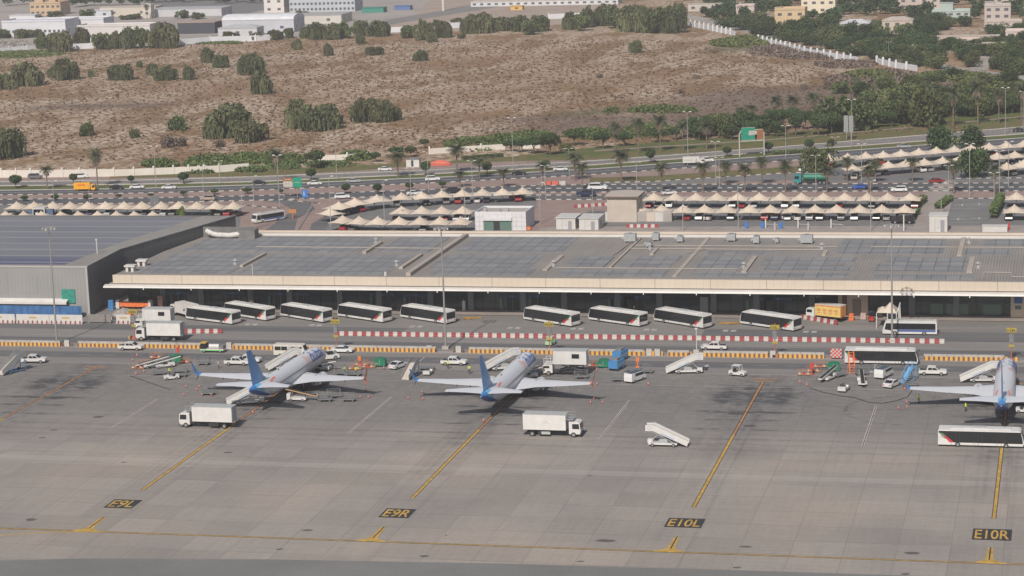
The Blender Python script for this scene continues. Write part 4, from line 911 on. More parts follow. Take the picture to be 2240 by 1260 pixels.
def make_lorry():
    o=empty('box_lorry'); cab(o,2.2,2.1,.6); m=MB(); m.box(-4,2.3,-.5,.5,.6,1.0); m.build('chassis',CHS,o)
    m=MB(); m.box(-4.6,2.0,-1.2,1.2,.95,3.3); b=m.build('cargo_box',LIPW,o); m=MB(); m.box(.6,1.0,-1.22,-1.2,1.9,2.4); m.box(-4.0,-.5,-1.22,-1.2,2.0,2.15); m.build('side_marking',GRY,b)
    wheels(o,(3.0,-2.8),1.0,.42,.3); lights(o,4.3,-4.6,.8,.9); return o
def make_minibus():
    o=empty('minibus'); m=MB(); m.prism([(-3.5,.45),(3.4,.45),(3.5,.9),(3.3,1.5),(2.9,2.45),(2.6,2.6),(-3.4,2.65),(-3.5,2.4)],-1.02,1.02); m.build('body',VCR,o)
    for s in (1,-1):
        y=s*1.03; m=MB(); 
        for a,b in ((-3.2,-1.9),(-1.8,-.5),(.4,1.3),(1.4,2.7)): m.box(a,b,y-.01,y+.01,1.45,2.25)
        m.build('side_windows',VGL,o); m=MB(); m.box(-.4,.3,y-.012,y+.012,.6,2.3); m.build('door',LGR,o)
    m=MB(); m.prism([(3.27,1.5),(3.31,1.5),(2.95,2.4),(2.91,2.4)],-.9,.9); m.build('windscreen',VGL,o)
    wheels(o,(2.3,-2.1),.9,.38,.24); lights(o,3.42,-3.5,.75,.8); return o
# ---------------- passenger stairs on a truck; x forward = top platform end
def make_stairs(cover=True,cabtruck=True):
    def f():
        o=empty('boarding_stairs')
        m=MB(); m.box(-2.6,3.0,-.95,.95,.45,.75); m.build('chassis',VWH,o)
        x0,z0,x1,z1=-4.6,.35,2.0,3.3
        for s in (1,-1):
            m=MB(); y=s*.95; m.prism([(x0,z0-.1),(x1,z1-.15),(x1+1.5,z1-.15),(x1+1.5,z1+1.05),(x1-.2,z1+1.1),(x0-.2,z0+1.0)],y-.04,y+.04); p=m.build('side_panel',VWH,o)
            m=MB(); m.bar((x0-.2,y,z0+1.02),(x1-.2,y,z1+1.12),.09); m.bar((x1-.2,y,z1+1.12),(x1+1.5,y,z1+1.07),.09); m.build('handrail',SIL,p)
            m=MB(); yy=y+s*.05; c=[((x1+.75)+.38*math.cos(t*math.pi/6),yy,z1+.45+.38*math.sin(t*math.pi/6)) for t in range(12)]; c2=[((x1+.75)+.26*math.cos(t*math.pi/6),yy,z1+.45+.26*math.sin(t*math.pi/6)) for t in range(12)]
            for i in range(12): m.poly([c[i],c[(i+1)%12],c2[(i+1)%12],c2[i]])
            m.poly([(x0+2.5,yy,z0+1.35),(x0+5,yy,z0+2.45),(x0+5,yy,z0+2.2),(x0+2.5,yy,z0+1.1)]); m.build('emblem',mat('emblem_pale_blue',(.30,.40,.52),.5),p,fix=False)
        m=MB(); k=15
        for i in range(k):
            x=x0+(x1-x0)*i/k; z=z0+(z1-z0)*(i+1)/k-.1; m.box(x,x+(x1-x0)/k+.06,-.9,.9,z-.04,z)
        m.build('steps',GRY,o)
        m=MB(); m.box(x1,x1+1.6,-.95,.95,z1-.15,z1-.03); m.build('platform',LGR,o)
        m=MB()
        for s in (1,-1): m.bar((-2.2,s*.7,.7),(x1+.4,s*.7,z1-.2),.14); m.bar((2.6,s*.7,.75),(x1-.9,s*.7,z1-.6),.14)
        m.build('lift_arm',SIL,o)
        m=MB(); m.prism([(-.9,.75),(1.2,.75),(1.1,1.2),(.4,1.6),(-.6,1.55)],-.85,.85); m.build('engine_cover',LGR,o)
        if cabtruck:
            m=MB(); m.box(2.2,3.3,-.95,.05,.5,1.3); m.build('driver_seat_box',VWH,o)
        wheels(o,(2.2,-1.9),.85,.36,.24); return o
    return f
def make_towed_stairs():
    o=empty('towed_stairs'); x0,x1,z0,z1=-2.8,1.2,.2,2.6
    for s in (1,-1):
        m=MB(); y=s*.8; m.prism([(x0,z0-.1),(x1,z1-.15),(x1+1.0,z1-.15),(x1+1.0,z1+.95),(x1-.1,z1+.95),(x0-.1,z0+.85)],y-.03,y+.03); m.build('side_panel',SIL,o)
    m=MB(); m.prism([(x0,z0),(x1,z1),(x1,z1-.1),(x0,z0-.1)],-.78,.78); m.build('ramp_steps',mat('worn_tread',(.42,.38,.34),.7,0,.1,2),o)
    m=MB(); m.box(x1,x1+1,-.78,.78,z1-.12,z1); m.build('platform',LGR,o)
    m=MB()
    for s in (1,-1): m.bar((x1+.8,s*.7,.3),(x1+.8,s*.7,z1-.1),.1); m.bar((x0+1.2,s*.7,.35),(x1+.9,s*.7,.35),.1); m.bar((x0+1.5,s*.7,.35),(x1,s*.7,z1-.3),.08)
    m.build('frame',VBL,o); wheels(o,(1.6,-1.2),.7,.28,.18); return o
def make_belt():
    o=empty('belt_loader'); m=MB(); m.prism([(-1.9,.35),(2.0,.35),(2.0,.95),(.9,.95),(.7,.75),(-1.9,.75)],-.85,.85); m.build('body',VWH,o)
    m=MB(); m.prism([(-3.6,.95),(3.4,2.1),(3.4,1.9),(-3.6,.72)],-.4,.4); b=m.build('belt_frame',VWH,o); m=MB(); m.poly([(-3.6,-.34,.97),(3.4,-.34,2.12),(3.4,.34,2.12),(-3.6,.34,.97)]); m.build('belt',TYR,b,fix=False)
    m=MB(); m.box(-.4,.3,-.82,-.45,.75,1.25); m.build('seat',CHS,o); m=MB(); m.bar((.6,-.6,.8),(.3,-.6,1.3),.05); m.build('steering_column',CHS,o)
    m=MB(); m.bar((-.5,.3,.7),(-.7,.3,1.4),.1); m.bar((1.4,.3,.8),(1.6,.3,1.75),.1); m.build('lift_arm',CHS,o)
    wheels(o,(1.3,-1.3),.75,.3,.2); return o
def make_belt_orange():
    o=empty('belt_loader'); m=MB(); m.box(-1.9,1.9,-.85,.85,.35,.72); m.box(-1.9,-1.2,-.85,.85,.72,1.5); m.build('body',VWH,o)
    m=MB(); m.prism([(-2.2,2.35),(4.0,1.15),(4.0,.98),(-2.2,2.15)],-.4,.4); b=m.build('belt_frame',TAN,o); m=MB(); m.poly([(-2.2,-.34,2.37),(-2.2,.34,2.37),(4.0,.34,1.17),(4.0,-.34,1.17)]); m.build('belt',CHS,b,fix=False)
    m=MB(); m.bar((-1.2,0,.9),(-1.2,0,2.1),.14); m.bar((1.6,0,.7),(1.6,0,1.5),.14); m.build('lift_arm',CHS,o)
    wheels(o,(1.3,-1.1),.75,.3,.2); return o
def make_tug(paint=VWH,roof=False):
    def f():
        o=empty('baggage_tug'); m=MB(); m.prism([(-1.5,.3),(1.5,.3),(1.55,.75),(.5,.95),(.3,.7),(-.7,.7),(-.8,.95),(-1.5,.95)],-.68,.68); m.build('body',paint,o)
        m=MB(); m.box(-.65,-.2,-.5,.5,.7,.85); m.box(-.75,-.6,-.5,.5,.85,1.25); m.build('seat',CHS,o)
        m=MB(); m.bar((.35,.2,.85),(.05,.2,1.2),.05); m.cyl((.05,.2,1.18),(.02,.2,1.22),.18,n=10); m.build('steering_wheel',CHS,o)
        if roof:
            m=MB(); m.box(-.9,.6,-.66,.66,1.85,1.93); m.build('roof',paint,o); m=MB()
            for x in (-.85,.55):
                for s in (1,-1): m.bar((x,s*.6,.9),(x,s*.6,1.85),.07)
            m.build('roof_frame',paint,o)
        wheels(o,(1.0,-1.0),.6,.3,.2); return o
    return f
def make_pushback():
    o=empty('pushback_tractor'); m=MB(); m.prism([(-2.3,.3),(2.3,.3),(2.35,.9),(.9,1.1),(-2.3,1.1)],-1.1,1.1); m.build('body',VWH,o)
    m=MB(); m.box(-.1,1.0,-.95,.1,1.1,1.9); c=m.build('cab',VGL,o); m=MB(); m.box(-.2,1.1,-1.0,.15,1.9,1.98); m.build('cab_roof',VWH,c); m=MB(); m.box(-1.8,-.5,-.9,.9,1.1,1.25); m.build('deck',GRY,o)
    wheels(o,(1.5,-1.5),1.0,.42,.3); return o
def make_cart():
    o=empty('baggage_cart'); m=MB(); m.box(-1.3,1.3,-.75,.75,.42,.55); m.bar((1.3,0,.45),(2.1,0,.3),.07); m.build('deck',GRY,o)
    m=MB()
    for x in (-1.27,1.27):
        for s in (1,-1): m.bar((x,s*.72,.5),(x,s*.72,1.6),.07)
        m.bar((x,-.72,1.6),(x,.72,1.6),.07); m.bar((x,-.72,1.1),(x,.72,1.1),.05)
    for s in (1,-1): m.bar((-1.27,s*.72,1.6),(1.27,s*.72,1.6),.07); m.bar((-1.27,s*.72,.9),(1.27,s*.72,.9),.05)
    m.build('cage',GRY,o); wheels(o,(.9,-.9),.6,.2,.14); return o
def make_dolly():
    o=empty('container_dolly'); m=MB(); m.box(-1.7,1.7,-.8,.8,.42,.52); 
    for k in range(7): m.cyl((-1.5+.5*k,-.7,.55),(-1.5+.5*k,.7,.55),.05,n=6)
    m.bar((1.7,0,.45),(2.6,0,.3),.07); m.build('deck',GRY,o); wheels(o,(1.2,-1.2),.65,.22,.15); return o
def make_green_bin():
    o=empty('green_container'); m=MB(); m.prism([(-1.2,.25),(1.2,.25),(1.2,1.25),(.95,1.6),(.4,1.78),(-.4,1.78),(-.95,1.6),(-1.2,1.25)],-.75,.75); m.build('body',GRN,o)
    m=MB(); m.box(-.05,.05,-.78,-.76,.4,1.5); m.box(-.9,-.3,-.78,-.76,.6,.8); m.build('door_handle',SIL,o)
    m=MB(); m.box(-1.0,-.8,-.7,.7,.1,.25); m.box(.8,1.0,-.7,.7,.1,.25); m.build('skid',CHS,o); return o
def make_chocks():
    o=empty('chock_rack'); A=mat('rust_frame',(.34,.16,.09),.7,0,.25,2)
    m=MB(); m.box(-1.4,1.4,-.6,.6,.15,.25)
    for x in (-1.35,-.45,.45,1.35): m.bar((x,-.55,.2),(x,-.55,1.05),.06); m.bar((x,.55,.2),(x,.55,1.05),.06)
    m.bar((-1.35,-.55,1.05),(1.35,-.55,1.05),.06); m.bar((-1.35,.55,1.05),(1.35,.55,1.05),.06); m.build('rack',A,o)
    m=MB(); 
    for x in (-1.0,-.2,.6): m=MB(); m.prism([(x-.3,.25),(x+.3,.25),(x,.6)],-.45,.45); m.build('chock',[CREAM,RED,BEI][int((x+1)*2)%3],o)
    return o
def make_gpu():
    o=empty('ground_power_unit'); m=MB(); m.box(-1.5,1.5,-.85,.85,.45,1.75); b=m.build('housing',VBL,o); m=MB(); m.box(-1.3,1.3,-.87,-.85,.7,1.4); m.build('side_grille',mat('grille_pale_blue',(.18,.32,.45),.5),b)
    m=MB(); m.box(-.8,.8,-.5,.5,1.75,2.1); m.build('exhaust_box',GRY,o); wheels(o,(1,-1),.75,.28,.18); return o
def make_blue_steps():
    o=empty('maintenance_steps'); m=MB(); m.prism([(-1.7,.2),(1.0,2.6),(1.0,2.45),(-1.7,.0)],-.5,.5); m.box(1.0,2.2,-.6,.6,2.45,2.6)
    for s in (1,-1):
        m.bar((-1.7,s*.55,1.1),(1.0,s*.55,3.6),.07); m.bar((1.0,s*.55,3.6),(2.2,s*.55,3.6),.07)
        for x,z in ((-1.7,.1),(-.3,1.3),(1.0,2.5),(2.2,2.5)): m.bar((x,s*.55,z),(x,s*.55,z+1.1),.06)
        m.bar((2.1,s*.55,0.2),(2.1,s*.55,2.5),.1); m.bar((1.0,s*.55,.2),(2.1,s*.55,2.4),.07); m.bar((-1.6,s*.55,.25),(2.1,s*.55,.25),.09)
    m.build('frame',mat('steps_sky_blue',(.12,.32,.55),.5),o); wheels(o,(1.8,-1.2),.6,.2,.14); return o
def make_service_green():
    o=empty('lavatory_truck'); m=MB(); m.box(-3.0,2.2,-.9,.9,.45,.8); m.build('chassis',VWH,o); m=MB(); m.box(-3.0,2.2,-.93,-.9,.5,.65); m.build('green_stripe',mat('bright_green',(.10,.50,.08),.5),o)
    m=MB(); m.prism([(-3,.8),(-1.7,.8),(-1.8,2.0),(-2.9,2.0)],-.9,.9); c=m.build('cab',VGL,o); m=MB(); m.box(-3.05,-1.7,-.95,.95,2.0,2.12); m.build('cab_roof',mat('ochre_panel',(.45,.30,.06),.6),c)
    m=MB(); m.cyl((-1.2,0,1.25),(1.0,0,1.25),.5,n=12); m.build('tank',VWH,o); m=MB(); m.box(1.1,2.1,-.8,.8,.8,1.5); m.build('pump_box',GRY,o)
    wheels(o,(1.4,-2.2),.8,.34,.22); return o
def make_forklift():
    o=empty('forklift'); m=MB(); m.prism([(-1.2,.3),(.9,.3),(.9,.8),(.1,.9),(-1.2,1.1)],-.55,.55); m.build('body',RED,o); m=MB()
    for x in (-.9,.6):
        for s in (1,-1): m.bar((x,s*.5,.9),(x,s*.5,2.0),.06)
    m.box(-.95,.65,-.55,.55,2.0,2.07); m.build('overhead_guard',CHS,o); m=MB()
    for s in (1,-1): m.bar((1.0,s*.35,.1),(1.0,s*.35,2.1),.08); m.bar((1.0,s*.35,.12),(2.0,s*.35,.12),.08)
    m.build('mast',CHS,o); wheels(o,(.6,-.8),.5,.26,.2); return o
# ---------------- helpers that put a vehicle where the photograph has it
def heading(a,b): A=G(*a);B=G(*b); return math.atan2(B.y-A.y,B.x-A.x)
def at(px,py,h=0): 
    p=G(px,py); return (p.x,p.y,h)
ZA=.022
# angled buses: near rear corner C, near front corner L -> centre
BUS=[((508,712),(405,699),'first apron bus from the left, nearest the white high-lift truck'),
 ((582,704),(483,688),'second apron bus from the left, parked further back and half hidden by its neighbour'),
 ((707,708),(609.5,692),'third apron bus from the left in front of the terminal glass'),
 ((838,708),(744,694),'fourth apron bus from the left, just right of a yellow stand sign'),
 ((977,711),(871.5,695),'fifth apron bus from the left, behind the middle tall light mast'),
 ((1250,717),(1142,700),'apron bus behind the yellow stand sign near the middle jet'),
 ((1399,717),(1284.5,701),'middle apron bus of the right-hand trio before the terminal glass'),
 ((1538,721),(1422,702),'apron bus left of the grey service door, right end of the trio'),
 ((1736,727),(1605,708),'angled apron bus nearest the yellow lettered truck, behind a stand sign')]
for C,L,lb in BUS:
    a=G(*C);b=G(*L); d=(b-a).normalized(); n_=Vector((d.y,-d.x,0)); 
    if n_.y<0: n_=-n_
    mid=a+d*7.15+n_*1.5
    place('apron_bus',make_apron_bus,(mid.x,mid.y,ZA),math.atan2(d.y,d.x),lb,'bus','apron buses')
a=G(1843,797);b=G(2013,797.5)
place('apron_bus',make_apron_bus,((a.x+b.x)/2,a.y+1.5,ZA),0.0,'apron bus driving right along the service road beside the checkered board','bus','apron buses')
a=G(2052,977); place('apron_bus',make_apron_bus,(a.x+7.1,a.y+1.5,ZA),-0.01,'nearest apron bus, cut off by the right edge behind the right-hand jet','bus','apron buses')
a=G(1938,733);b=G(2042,733); place('city_bus',make_city_bus,((a.x+b.x)/2,a.y+1.3,ZA),math.pi,'short white bus with navy stripe facing left below the beige tent','bus')
# trucks
a=G(392,936);b=G(508,936); place('catering',make_catering,((a.x+b.x)/2+.2,a.y+1.3,ZA),math.pi-.02,'white catering truck facing left near the left-hand jet tail','truck','white catering trucks with a faded emblem')
a=G(1148,955);b=G(1270,955); place('catering',make_catering,((a.x+b.x)/2,a.y+1.3,ZA),-.02,'white catering truck facing right below the middle jet','truck','white catering trucks with a faded emblem')
a=G(300,746);b=G(398,742); place('catering',make_catering,((a.x+b.x)/2+.2,a.y+1.2,ZA),math.pi,'white catering truck in front of the high-lift truck behind the striped kerb wall','truck','white catering trucks with a faded emblem')
a=G(305,722);b=G(372,718); place('ambu_low',make_ambulift(.9),((a.x+b.x)/2,a.y+1.5,ZA),math.pi,'white high-lift truck with lowered cabin behind the left catering truck','truck')
a=G(1190,823); place('ambu_high',make_ambulift(1.25),(a.x+4.2,a.y+1.6,ZA),math.pi+.0,'white high-lift truck with raised cabin at the nose of the middle jet','truck')
a=G(1765,695);b=G(1845,712); place('food',make_food_truck,((a.x+b.x)/2+.3,(a.y+b.y)/2+1.2,.13),math.pi-.42,'yellow and orange lettered truck parked by the loading bay','truck')
a=G(376,700); place('bakery',make_lorry,(a.x+1.5,a.y+4,ZA),math.pi/2+.9,'plain white lorry tucked behind the high-lift truck','truck')
a=G(598,781);b=G(700,781); place('minibus',make_minibus,(a.x+3.6,a.y+1.0,ZA),0.0,'cream minibus passing the nose of the left-hand jet','minibus')
def pk(px0,px1,py,rz,lb,key='pickup',mk=make_pickup,cat='pickup',grp='white pickups on the apron',w=.9):
    a=G(px0,py);b=G(px1,py); place(key,mk,((a.x+b.x)/2,a.y+w,ZA),rz,lb,cat,grp)
pk(258,311,767,0,'white pickup driving right along the yellow striped wall by the left light mast')
pk(42,102,795,.12,'white pickup beside the boarding stairs at the left edge')
pk(489,545,800,0,'nearer white pickup of the pair left of the blue fin')
pk(515,568,795,0,'farther white pickup of the pair left of the blue fin')
pk(963,1020,800,0,'white pickup above the left wing of the middle jet')
pk(2010,2070,822,0,'white pickup near the boarding stairs of the right-hand jet')
pk(1535,1588,767,math.pi,'white pickup facing left behind the striped wall')
pk(725,770,773,0,'white sedan just right of the left-hand jet nose','sedan_white',make_car('sedan',PAINT['white']),'car','white cars on the apron')
a=G(866,809); place('sedan_white',None,(a.x,a.y+1.6,ZA),R_(70),'white sedan seen from behind left of the towed stairs','car','white cars on the apron')
a=G(1950,850); place('sedan_white',None,(a.x,a.y+1.6,ZA),R_(68),'white sedan seen from behind beside the blue steps','car','white cars on the apron')
a=G(1932,829); place('van_white',make_car('van',PAINT['white']),(a.x,a.y+1.5,ZA),R_(70),'white van behind the sedan near the blue steps','van')
a=G(1386,838); place('van_white',None,(a.x,a.y+1.6,ZA),R_(66),'white van parked by the wing tip of the middle jet','van')
# stairs
def st(key,mk,foot,top,lb,cat='boarding stairs',grp='boarding stairs',z=ZA,sc=.89):
    a=G(*foot);b=G(*top); h=math.atan2(b.y-a.y,b.x-a.x); d=(b-a).normalized(); place(key,mk,(a.x+d.x*4.1,a.y+d.y*4.1,z),h,lb,cat,grp,scale=sc)
st('stairs',make_stairs(),(497,887),(570,882),'boarding stairs at the tail of the left-hand jet')
st('stairs',None,(903,845),(1125,805),'boarding stairs along the far side of the middle jet') if False else None
a=G(1128,812); place('stairs',None,(a.x-2.6,a.y+1.0,ZA),.45,'boarding stairs at the front left door of the middle jet','boarding stairs','boarding stairs',scale=.95)
a=G(694,806); place('stairs',None,(a.x-6.3,a.y-.6,ZA),.62,'boarding stairs mostly hidden behind the left-hand jet','boarding stairs','boarding stairs',scale=.9)
st('stairs',None,(1458,817),(1530,816),'boarding stairs parked alone right of the blue power unit')
a=G(2130,838); place('stairs',None,(a.x+1.6,a.y+1.0,ZA),.1,'boarding stairs at the front of the right-hand jet','boarding stairs','boarding stairs')
st('stairs',None,(1505,977),(1420,975),'boarding stairs driving left in the open apron with the platform at its left')
a=G(888,832); place('tstairs',make_towed_stairs,(a.x+.4,a.y+2.6,ZA),R_(80),'towed silver boarding steps beside the white sedan','boarding stairs')
a=G(14,822); place('tstairs',None,(a.x+.2,a.y+3.0,ZA),R_(62),'towed boarding steps with brown treads at the left edge','boarding stairs',scale=1.2)
# belt loaders, tugs, carts
a=G(648,879); place('belt_o',make_belt_orange,(a.x,a.y+.9,ZA),-.03,'belt loader with tan belt under the tail of the left-hand jet','belt loader')
for px,py,rz,lb in ((330,806,.62,'left belt loader of the pair beside the green container at the left stand'),(356,806,.62,'right belt loader of the pair beside the green container at the left stand'),(1811,833,R_(70),'belt loader in front of the green container by the right-hand stand'),(1885,843,R_(98),'belt loader standing alone right of the orange pole'),(700,812,-.1,'belt loader in the shadow beside the nose of the left-hand jet'),(1150,880-50,.6,'belt loader in the shade under the middle jet')):
    p=at(px,py,ZA); place('belt',make_belt,(p[0],p[1]+1,ZA),rz,lb,'belt loader','white belt loaders')
p=at(372,832,ZA); place('tug',make_tug(),(p[0],p[1]+.8,ZA),math.pi+.5,'white baggage tug with a driver left of the left wing tip','baggage tug')
p=at(935,821,ZA); place('tug',None,(p[0],p[1]+.8,ZA),R_(88),'small white tug near the left wing tip of the middle jet','baggage tug')
p=at(1845,858,ZA); place('tug',None,(p[0],p[1]+1,ZA),R_(80),'white tug with driver near the orange pole at the right','baggage tug',scale=1.1)
p=at(1613,824,ZA); place('tug_r',make_tug(VWH,True),(p[0],p[1]+.8,ZA),-.3,'white buggy with roof standing alone near the empty stand line','buggy',scale=1.1)
p=at(712,789,ZA); place('pushback',make_pushback,(p[0],p[1]+1.2,ZA),.6,'white pushback tractor at the nose of the left-hand jet','tractor')
p=at(2228,905,ZA); place('tug',None,(p[0]+1,p[1]+.8,ZA),0,'white tug at the right edge under the right-hand jet','baggage tug')
for px,py,rz,lb in ((443,800,0,'empty grey cage cart left of the paired pickups'),(452,866,.1,'grey cage cart beside the pink cones near the left stairs'),(709,880,.2,'cage cart at the foot of the tan belt loader'),(728,872,.4,'cage cart behind the tan belt loader'),(1350,836,.1,'cage cart in front of the blue power unit'),(1412,818,.15,'cage cart right of the blue power unit'),(745,822,0,'cage cart above the right wing of the left-hand jet'),(1990,848,.2,'cage cart under the blue steps'),(345,822,.5,'dark cage cart in front of the left belt loaders'),(392,826,.2,'dark cage cart right of the driver on the left tug'),(760,880,.1,'cage cart furthest right behind the tan belt loader'),(1835,826,.9,'cage cart right of the right green container'),(1885,822,.3,'cage cart between the orange ladder and the white van'),(1270,830,.1,'cage cart beneath the raised high-lift truck')):
    p=at(px,py,ZA); place('cart',make_cart,(p[0],p[1]+.7,ZA),rz,lb,'cart','baggage cage carts')
for px,py,rz,lb in ((930,811,.05,'flat dolly behind the small tug near the middle jet'),(1383,815,0,'flat dolly left of a cage cart near the blue unit'),(390,817,.3,'flat dolly beside the left belt loaders'),(1505,815,.3,'flat dolly under the lone boarding stairs'),(770,824,0,'flat dolly above the right wing of the left-hand jet'),(2165,832,0,'flat dolly behind the stairs of the right-hand jet')):
    p=at(px,py,ZA); place('dolly',make_dolly,(p[0],p[1]+.8,ZA),rz,lb,'dolly','flat baggage dollies')
for px,py,lb in ((383,795,'green container behind the paired belt loaders at the left'),(830,803,'green container right of the left-hand jet'),(1319,806,'green container left of the blue power unit'),(1823,813,'green container behind the belt loader at the right')):
    p=at(px,py,ZA); place('gbin',make_green_bin,(p[0],p[1]+.7,ZA),.05,lb,'container','green containers on the apron')
for px,py,lb in ((400,795,'rusty chock rack right of the left green container'),(340,785,'rusty chock rack behind the left belt loaders'),(790,801,'rusty chock rack left of the green container by the left-hand jet'),(775,810,'rusty chock rack nearest the left-hand jet wing'),(1300,803,'rusty chock rack left of the green container by the middle jet'),(1780,815,'rusty chock rack left of the green container at the right'),(1795,805,'rusty chock rack behind the right-hand belt loader'),(318,800,'rusty chock rack nearest the left belt loaders, towards the viewer'),(300,808,'rusty chock rack leftmost in the left equipment cluster'),(805,806,'rusty chock rack touching the green container by the left-hand jet'),(1760,822,'rusty chock rack nearest the viewer at the right stand')):
    p=at(px,py,ZA); place('chock',make_chocks,(p[0],p[1]+.6,ZA),.1,lb,'rack','chock racks')
p=at(1347,811,ZA); place('gpu',make_gpu,(p[0],p[1]+1,ZA),R_(75),'large blue ground power unit right of the middle jet','power unit',scale=1.15)
p=at(1355,790,ZA); place('gpu',None,(p[0],p[1]+1,ZA),R_(75),'second blue power unit behind the large one','power unit')
p=at(1985,838,ZA); place('bsteps',make_blue_steps,(p[0],p[1]+1,ZA),R_(60),'sky blue maintenance steps beside the white sedan','steps')
p=at(1860,815,ZA); place('osteps',lambda:(lambda o:([setattr(c.data.materials,'x',0) for c in []],o)[1])(make_orange_steps()),(p[0],p[1]+1,ZA),R_(75),'orange lifting frame standing below the passing bus','steps') if False else None
p=at(463,772,ZA); place('lav',make_service_green,(p[0]+.5,p[1]+.8,ZA),0,'white and green lavatory truck with ochre cab roof at the striped wall','truck')
p=at(1203,757,ZA); place('gtug',make_tug(mat('tug_green_white',(.35,.50,.30),.5),True),(p[0],p[1]+1,ZA),R_(80),'green and white tug behind the striped wall near a stand sign','baggage tug')
p=at(1905,705,ZA); place('forklift',make_forklift,(p[0],p[1]+1,ZA),R_(-80),'red forklift in front of the loading bay','forklift')
p=at(1952,706,ZA); place('darkvan',make_car('van',PAINT['grey']),(p[0],p[1]+2,ZA),R_(-88),'dark grey van under the beige tent','van',scale=1.15)
# ================================================================ BARRIERS, SIGNS, MASTS, CONES, PEOPLE
YLW=mat('stripe_yellow',(.62,.33,.06),.6,0,.12,1.5); BRD=mat('block_red',(.27,.055,.06),.6,0,.12,1); BWH=mat('block_white',(.43,.415,.39),.6,0,.12,1); WCAP=mat('wall_cap',(.36,.34,.32),.8,0,.1,.5); DKB=mat('stripe_dark',(.10,.075,.07),.7)
n=N('striped_wall_paint',.65); X,Y,Z=n.xyz(); a=n.math('ADD',X,5000.0); a=n.math('MODULO',a,.96); s=n.math('LESS_THAN',a,.52); col=n.mix(s,(.16,.10,.085),(.62,.34,.07)); col=n.mix(.5,col,n.ramp(n.noise(1.2,4),(.3,.75),(.7,1.1)),'MULTIPLY'); STW=n.out(col)
def striped_wall(x0,x1,lb):
    o=empty('striped_wall',((x0+x1)/2,456.6,.02)); h=(x1-x0)/2
    m=MB(); m.box(-h,h,-.45,.45,0,.75); m.build('striped_base',STW,o)
    m=MB(); m.box(-h,h,-.2,.35,.75,1.15); m.build('cap',WCAP,o)
    m=MB(); x=-h+1.5
    while x<h: m.box(x-.03,x+.03,-.23,.37,.75,1.16); x+=3
    m.build('cap_joints',DKB,o)
    tag(o,lb,'barrier','yellow striped kerb walls')
X_=lambda px,py=765: G(px,py).x
for a,b,lb in ((-80,118,'yellow striped wall left of the left light mast'),(158,382,'yellow striped wall between the left mast and the lavatory truck'),(383,436,'short yellow striped wall left of the lavatory truck'),(510,960,'yellow striped wall running behind the left-hand jet nose'),(1034,1418,'yellow striped wall running behind the middle jet nose'),(1471,1518,'short yellow striped wall with gaps at both ends'),(1549,1690,'yellow striped wall left of the sign by the checkered board'),(1712,1812,'yellow striped wall between stand sign and checkered board'),(2027,2200,'yellow striped wall above the right-hand jet')):
    striped_wall(X_(a),X_(b),lb)
# red and white plastic blocks; each one is an object
def blk(mt,L=.98,h=.95):
    def f():
        m=MB(); m.prism([(-.28,0),(.28,0),(.28,.3),(.14,.45),(.11,h),(-.11,h),(-.14,.45),(-.28,.3)],-L/2,L/2,0,'x'); return m.build('barrier_block',mt)
    return f
def row(p0,p1,lab,solid=None,y=None,n0=0):
    a=G(*p0);b=G(*p1); L=(b-a).length; k=int(round(L/1.0)); d=(b-a)/k; h=math.atan2(d.y,d.x)
    for i in range(k):
        c=a+d*(i+.5); key='blk_red' if (i+n0)%2==0 else 'blk_white'
        place(key,blk(BRD if key=='blk_red' else BWH),(c.x,c.y,.03),h,'%s plastic block in the %s'%('red' if key=='blk_red' else 'white',lab),'barrier',('red' if key=='blk_red' else 'white')+' plastic blocks in the '+lab,scale=(d.length*1.0,1,1))
row((402,729),(486,729),'short barrier row right of the high-lift truck')
row((734,734),(2066,751.5),'long barrier row in front of the apron buses')
row((1752,697),(1832,711),'barrier row beside the yellow lettered truck')
for i in range(12):
    pass
# checkered board
p=G(1829,786); m=MB()
for i in range(6):
    for j in range(5): m.box(-1.1+.37*i,-1.1+.37*(i+1),-.04,.04,.3+.37*j,.3+.37*(j+1),(i+j)%2)
m.box(-.9,-.8,-.03,.03,0,.3,0); m.box(.8,.9,-.03,.03,0,.3,0)
o=m.build('checkered_board',[RED,BWH]); o.location=(p.x,p.y,.02); tag(o,'red and white checkered board standing left of the passing bus','board')
# stand signs
SY_=mat('sign_yellow',(.33,.27,.045),.6); 
def make_stand_sign(t1,t2):
    def f():
        o=empty('stand_sign'); m=MB(); m.cyl((0,0,0),(0,0,6.9),.11,n=8); m.box(-.5,.5,-.5,.5,0,.55); m.build('pole',mat('sign_pole_red',(.36,.12,.09),.6),o)
        for x,t in ((-.5,t1),(.5,t2)):
            m=MB(); m.box(x-.46,x+.46,-.2,-.1,5.7,6.6,0); put_text(m,t,.72,.5,lambda a,b,x=x:(x+a,-.215,6.05+b),1,.01); m.build('yellow_panel',[SY_,BLK],o,fix=False)
        m=MB(); m.box(-.42,.42,-.2,.1,3.7,5.3); m.build('control_box',GRY,o); m=MB(); m.box(-.5,.5,-.22,-.12,2.8,3.25); m.build('lower_panel',SY_,o)
        for s in (-1,1): m=MB(); m.box(s*1.0-.3,s*1.0+.3,-.4,.4,0,.7); m.build('guard_block',STW,o)
        return o
    return f
for k,(px,py,t,lb) in enumerate(((742,762,('E9L',)*2,'yellow stand number sign beside the fourth apron bus'),(1209,767,('E9R',)*2,'yellow stand number sign in front of the bus near the middle jet'),(1698,777,('E10','L'),'yellow stand number sign in front of the angled bus at the right'),(2213,784,('E10','R'),'yellow stand number sign above the right-hand jet'),(295,725,('E8','R'),'yellow stand sign beside the building works at the left'))):
    p=G(px,py if k<4 else 742); place('ssign%d'%k,make_stand_sign(*t),(p.x,457.0 if k<4 else p.y,.02),0,lb,'sign','yellow stand signs')
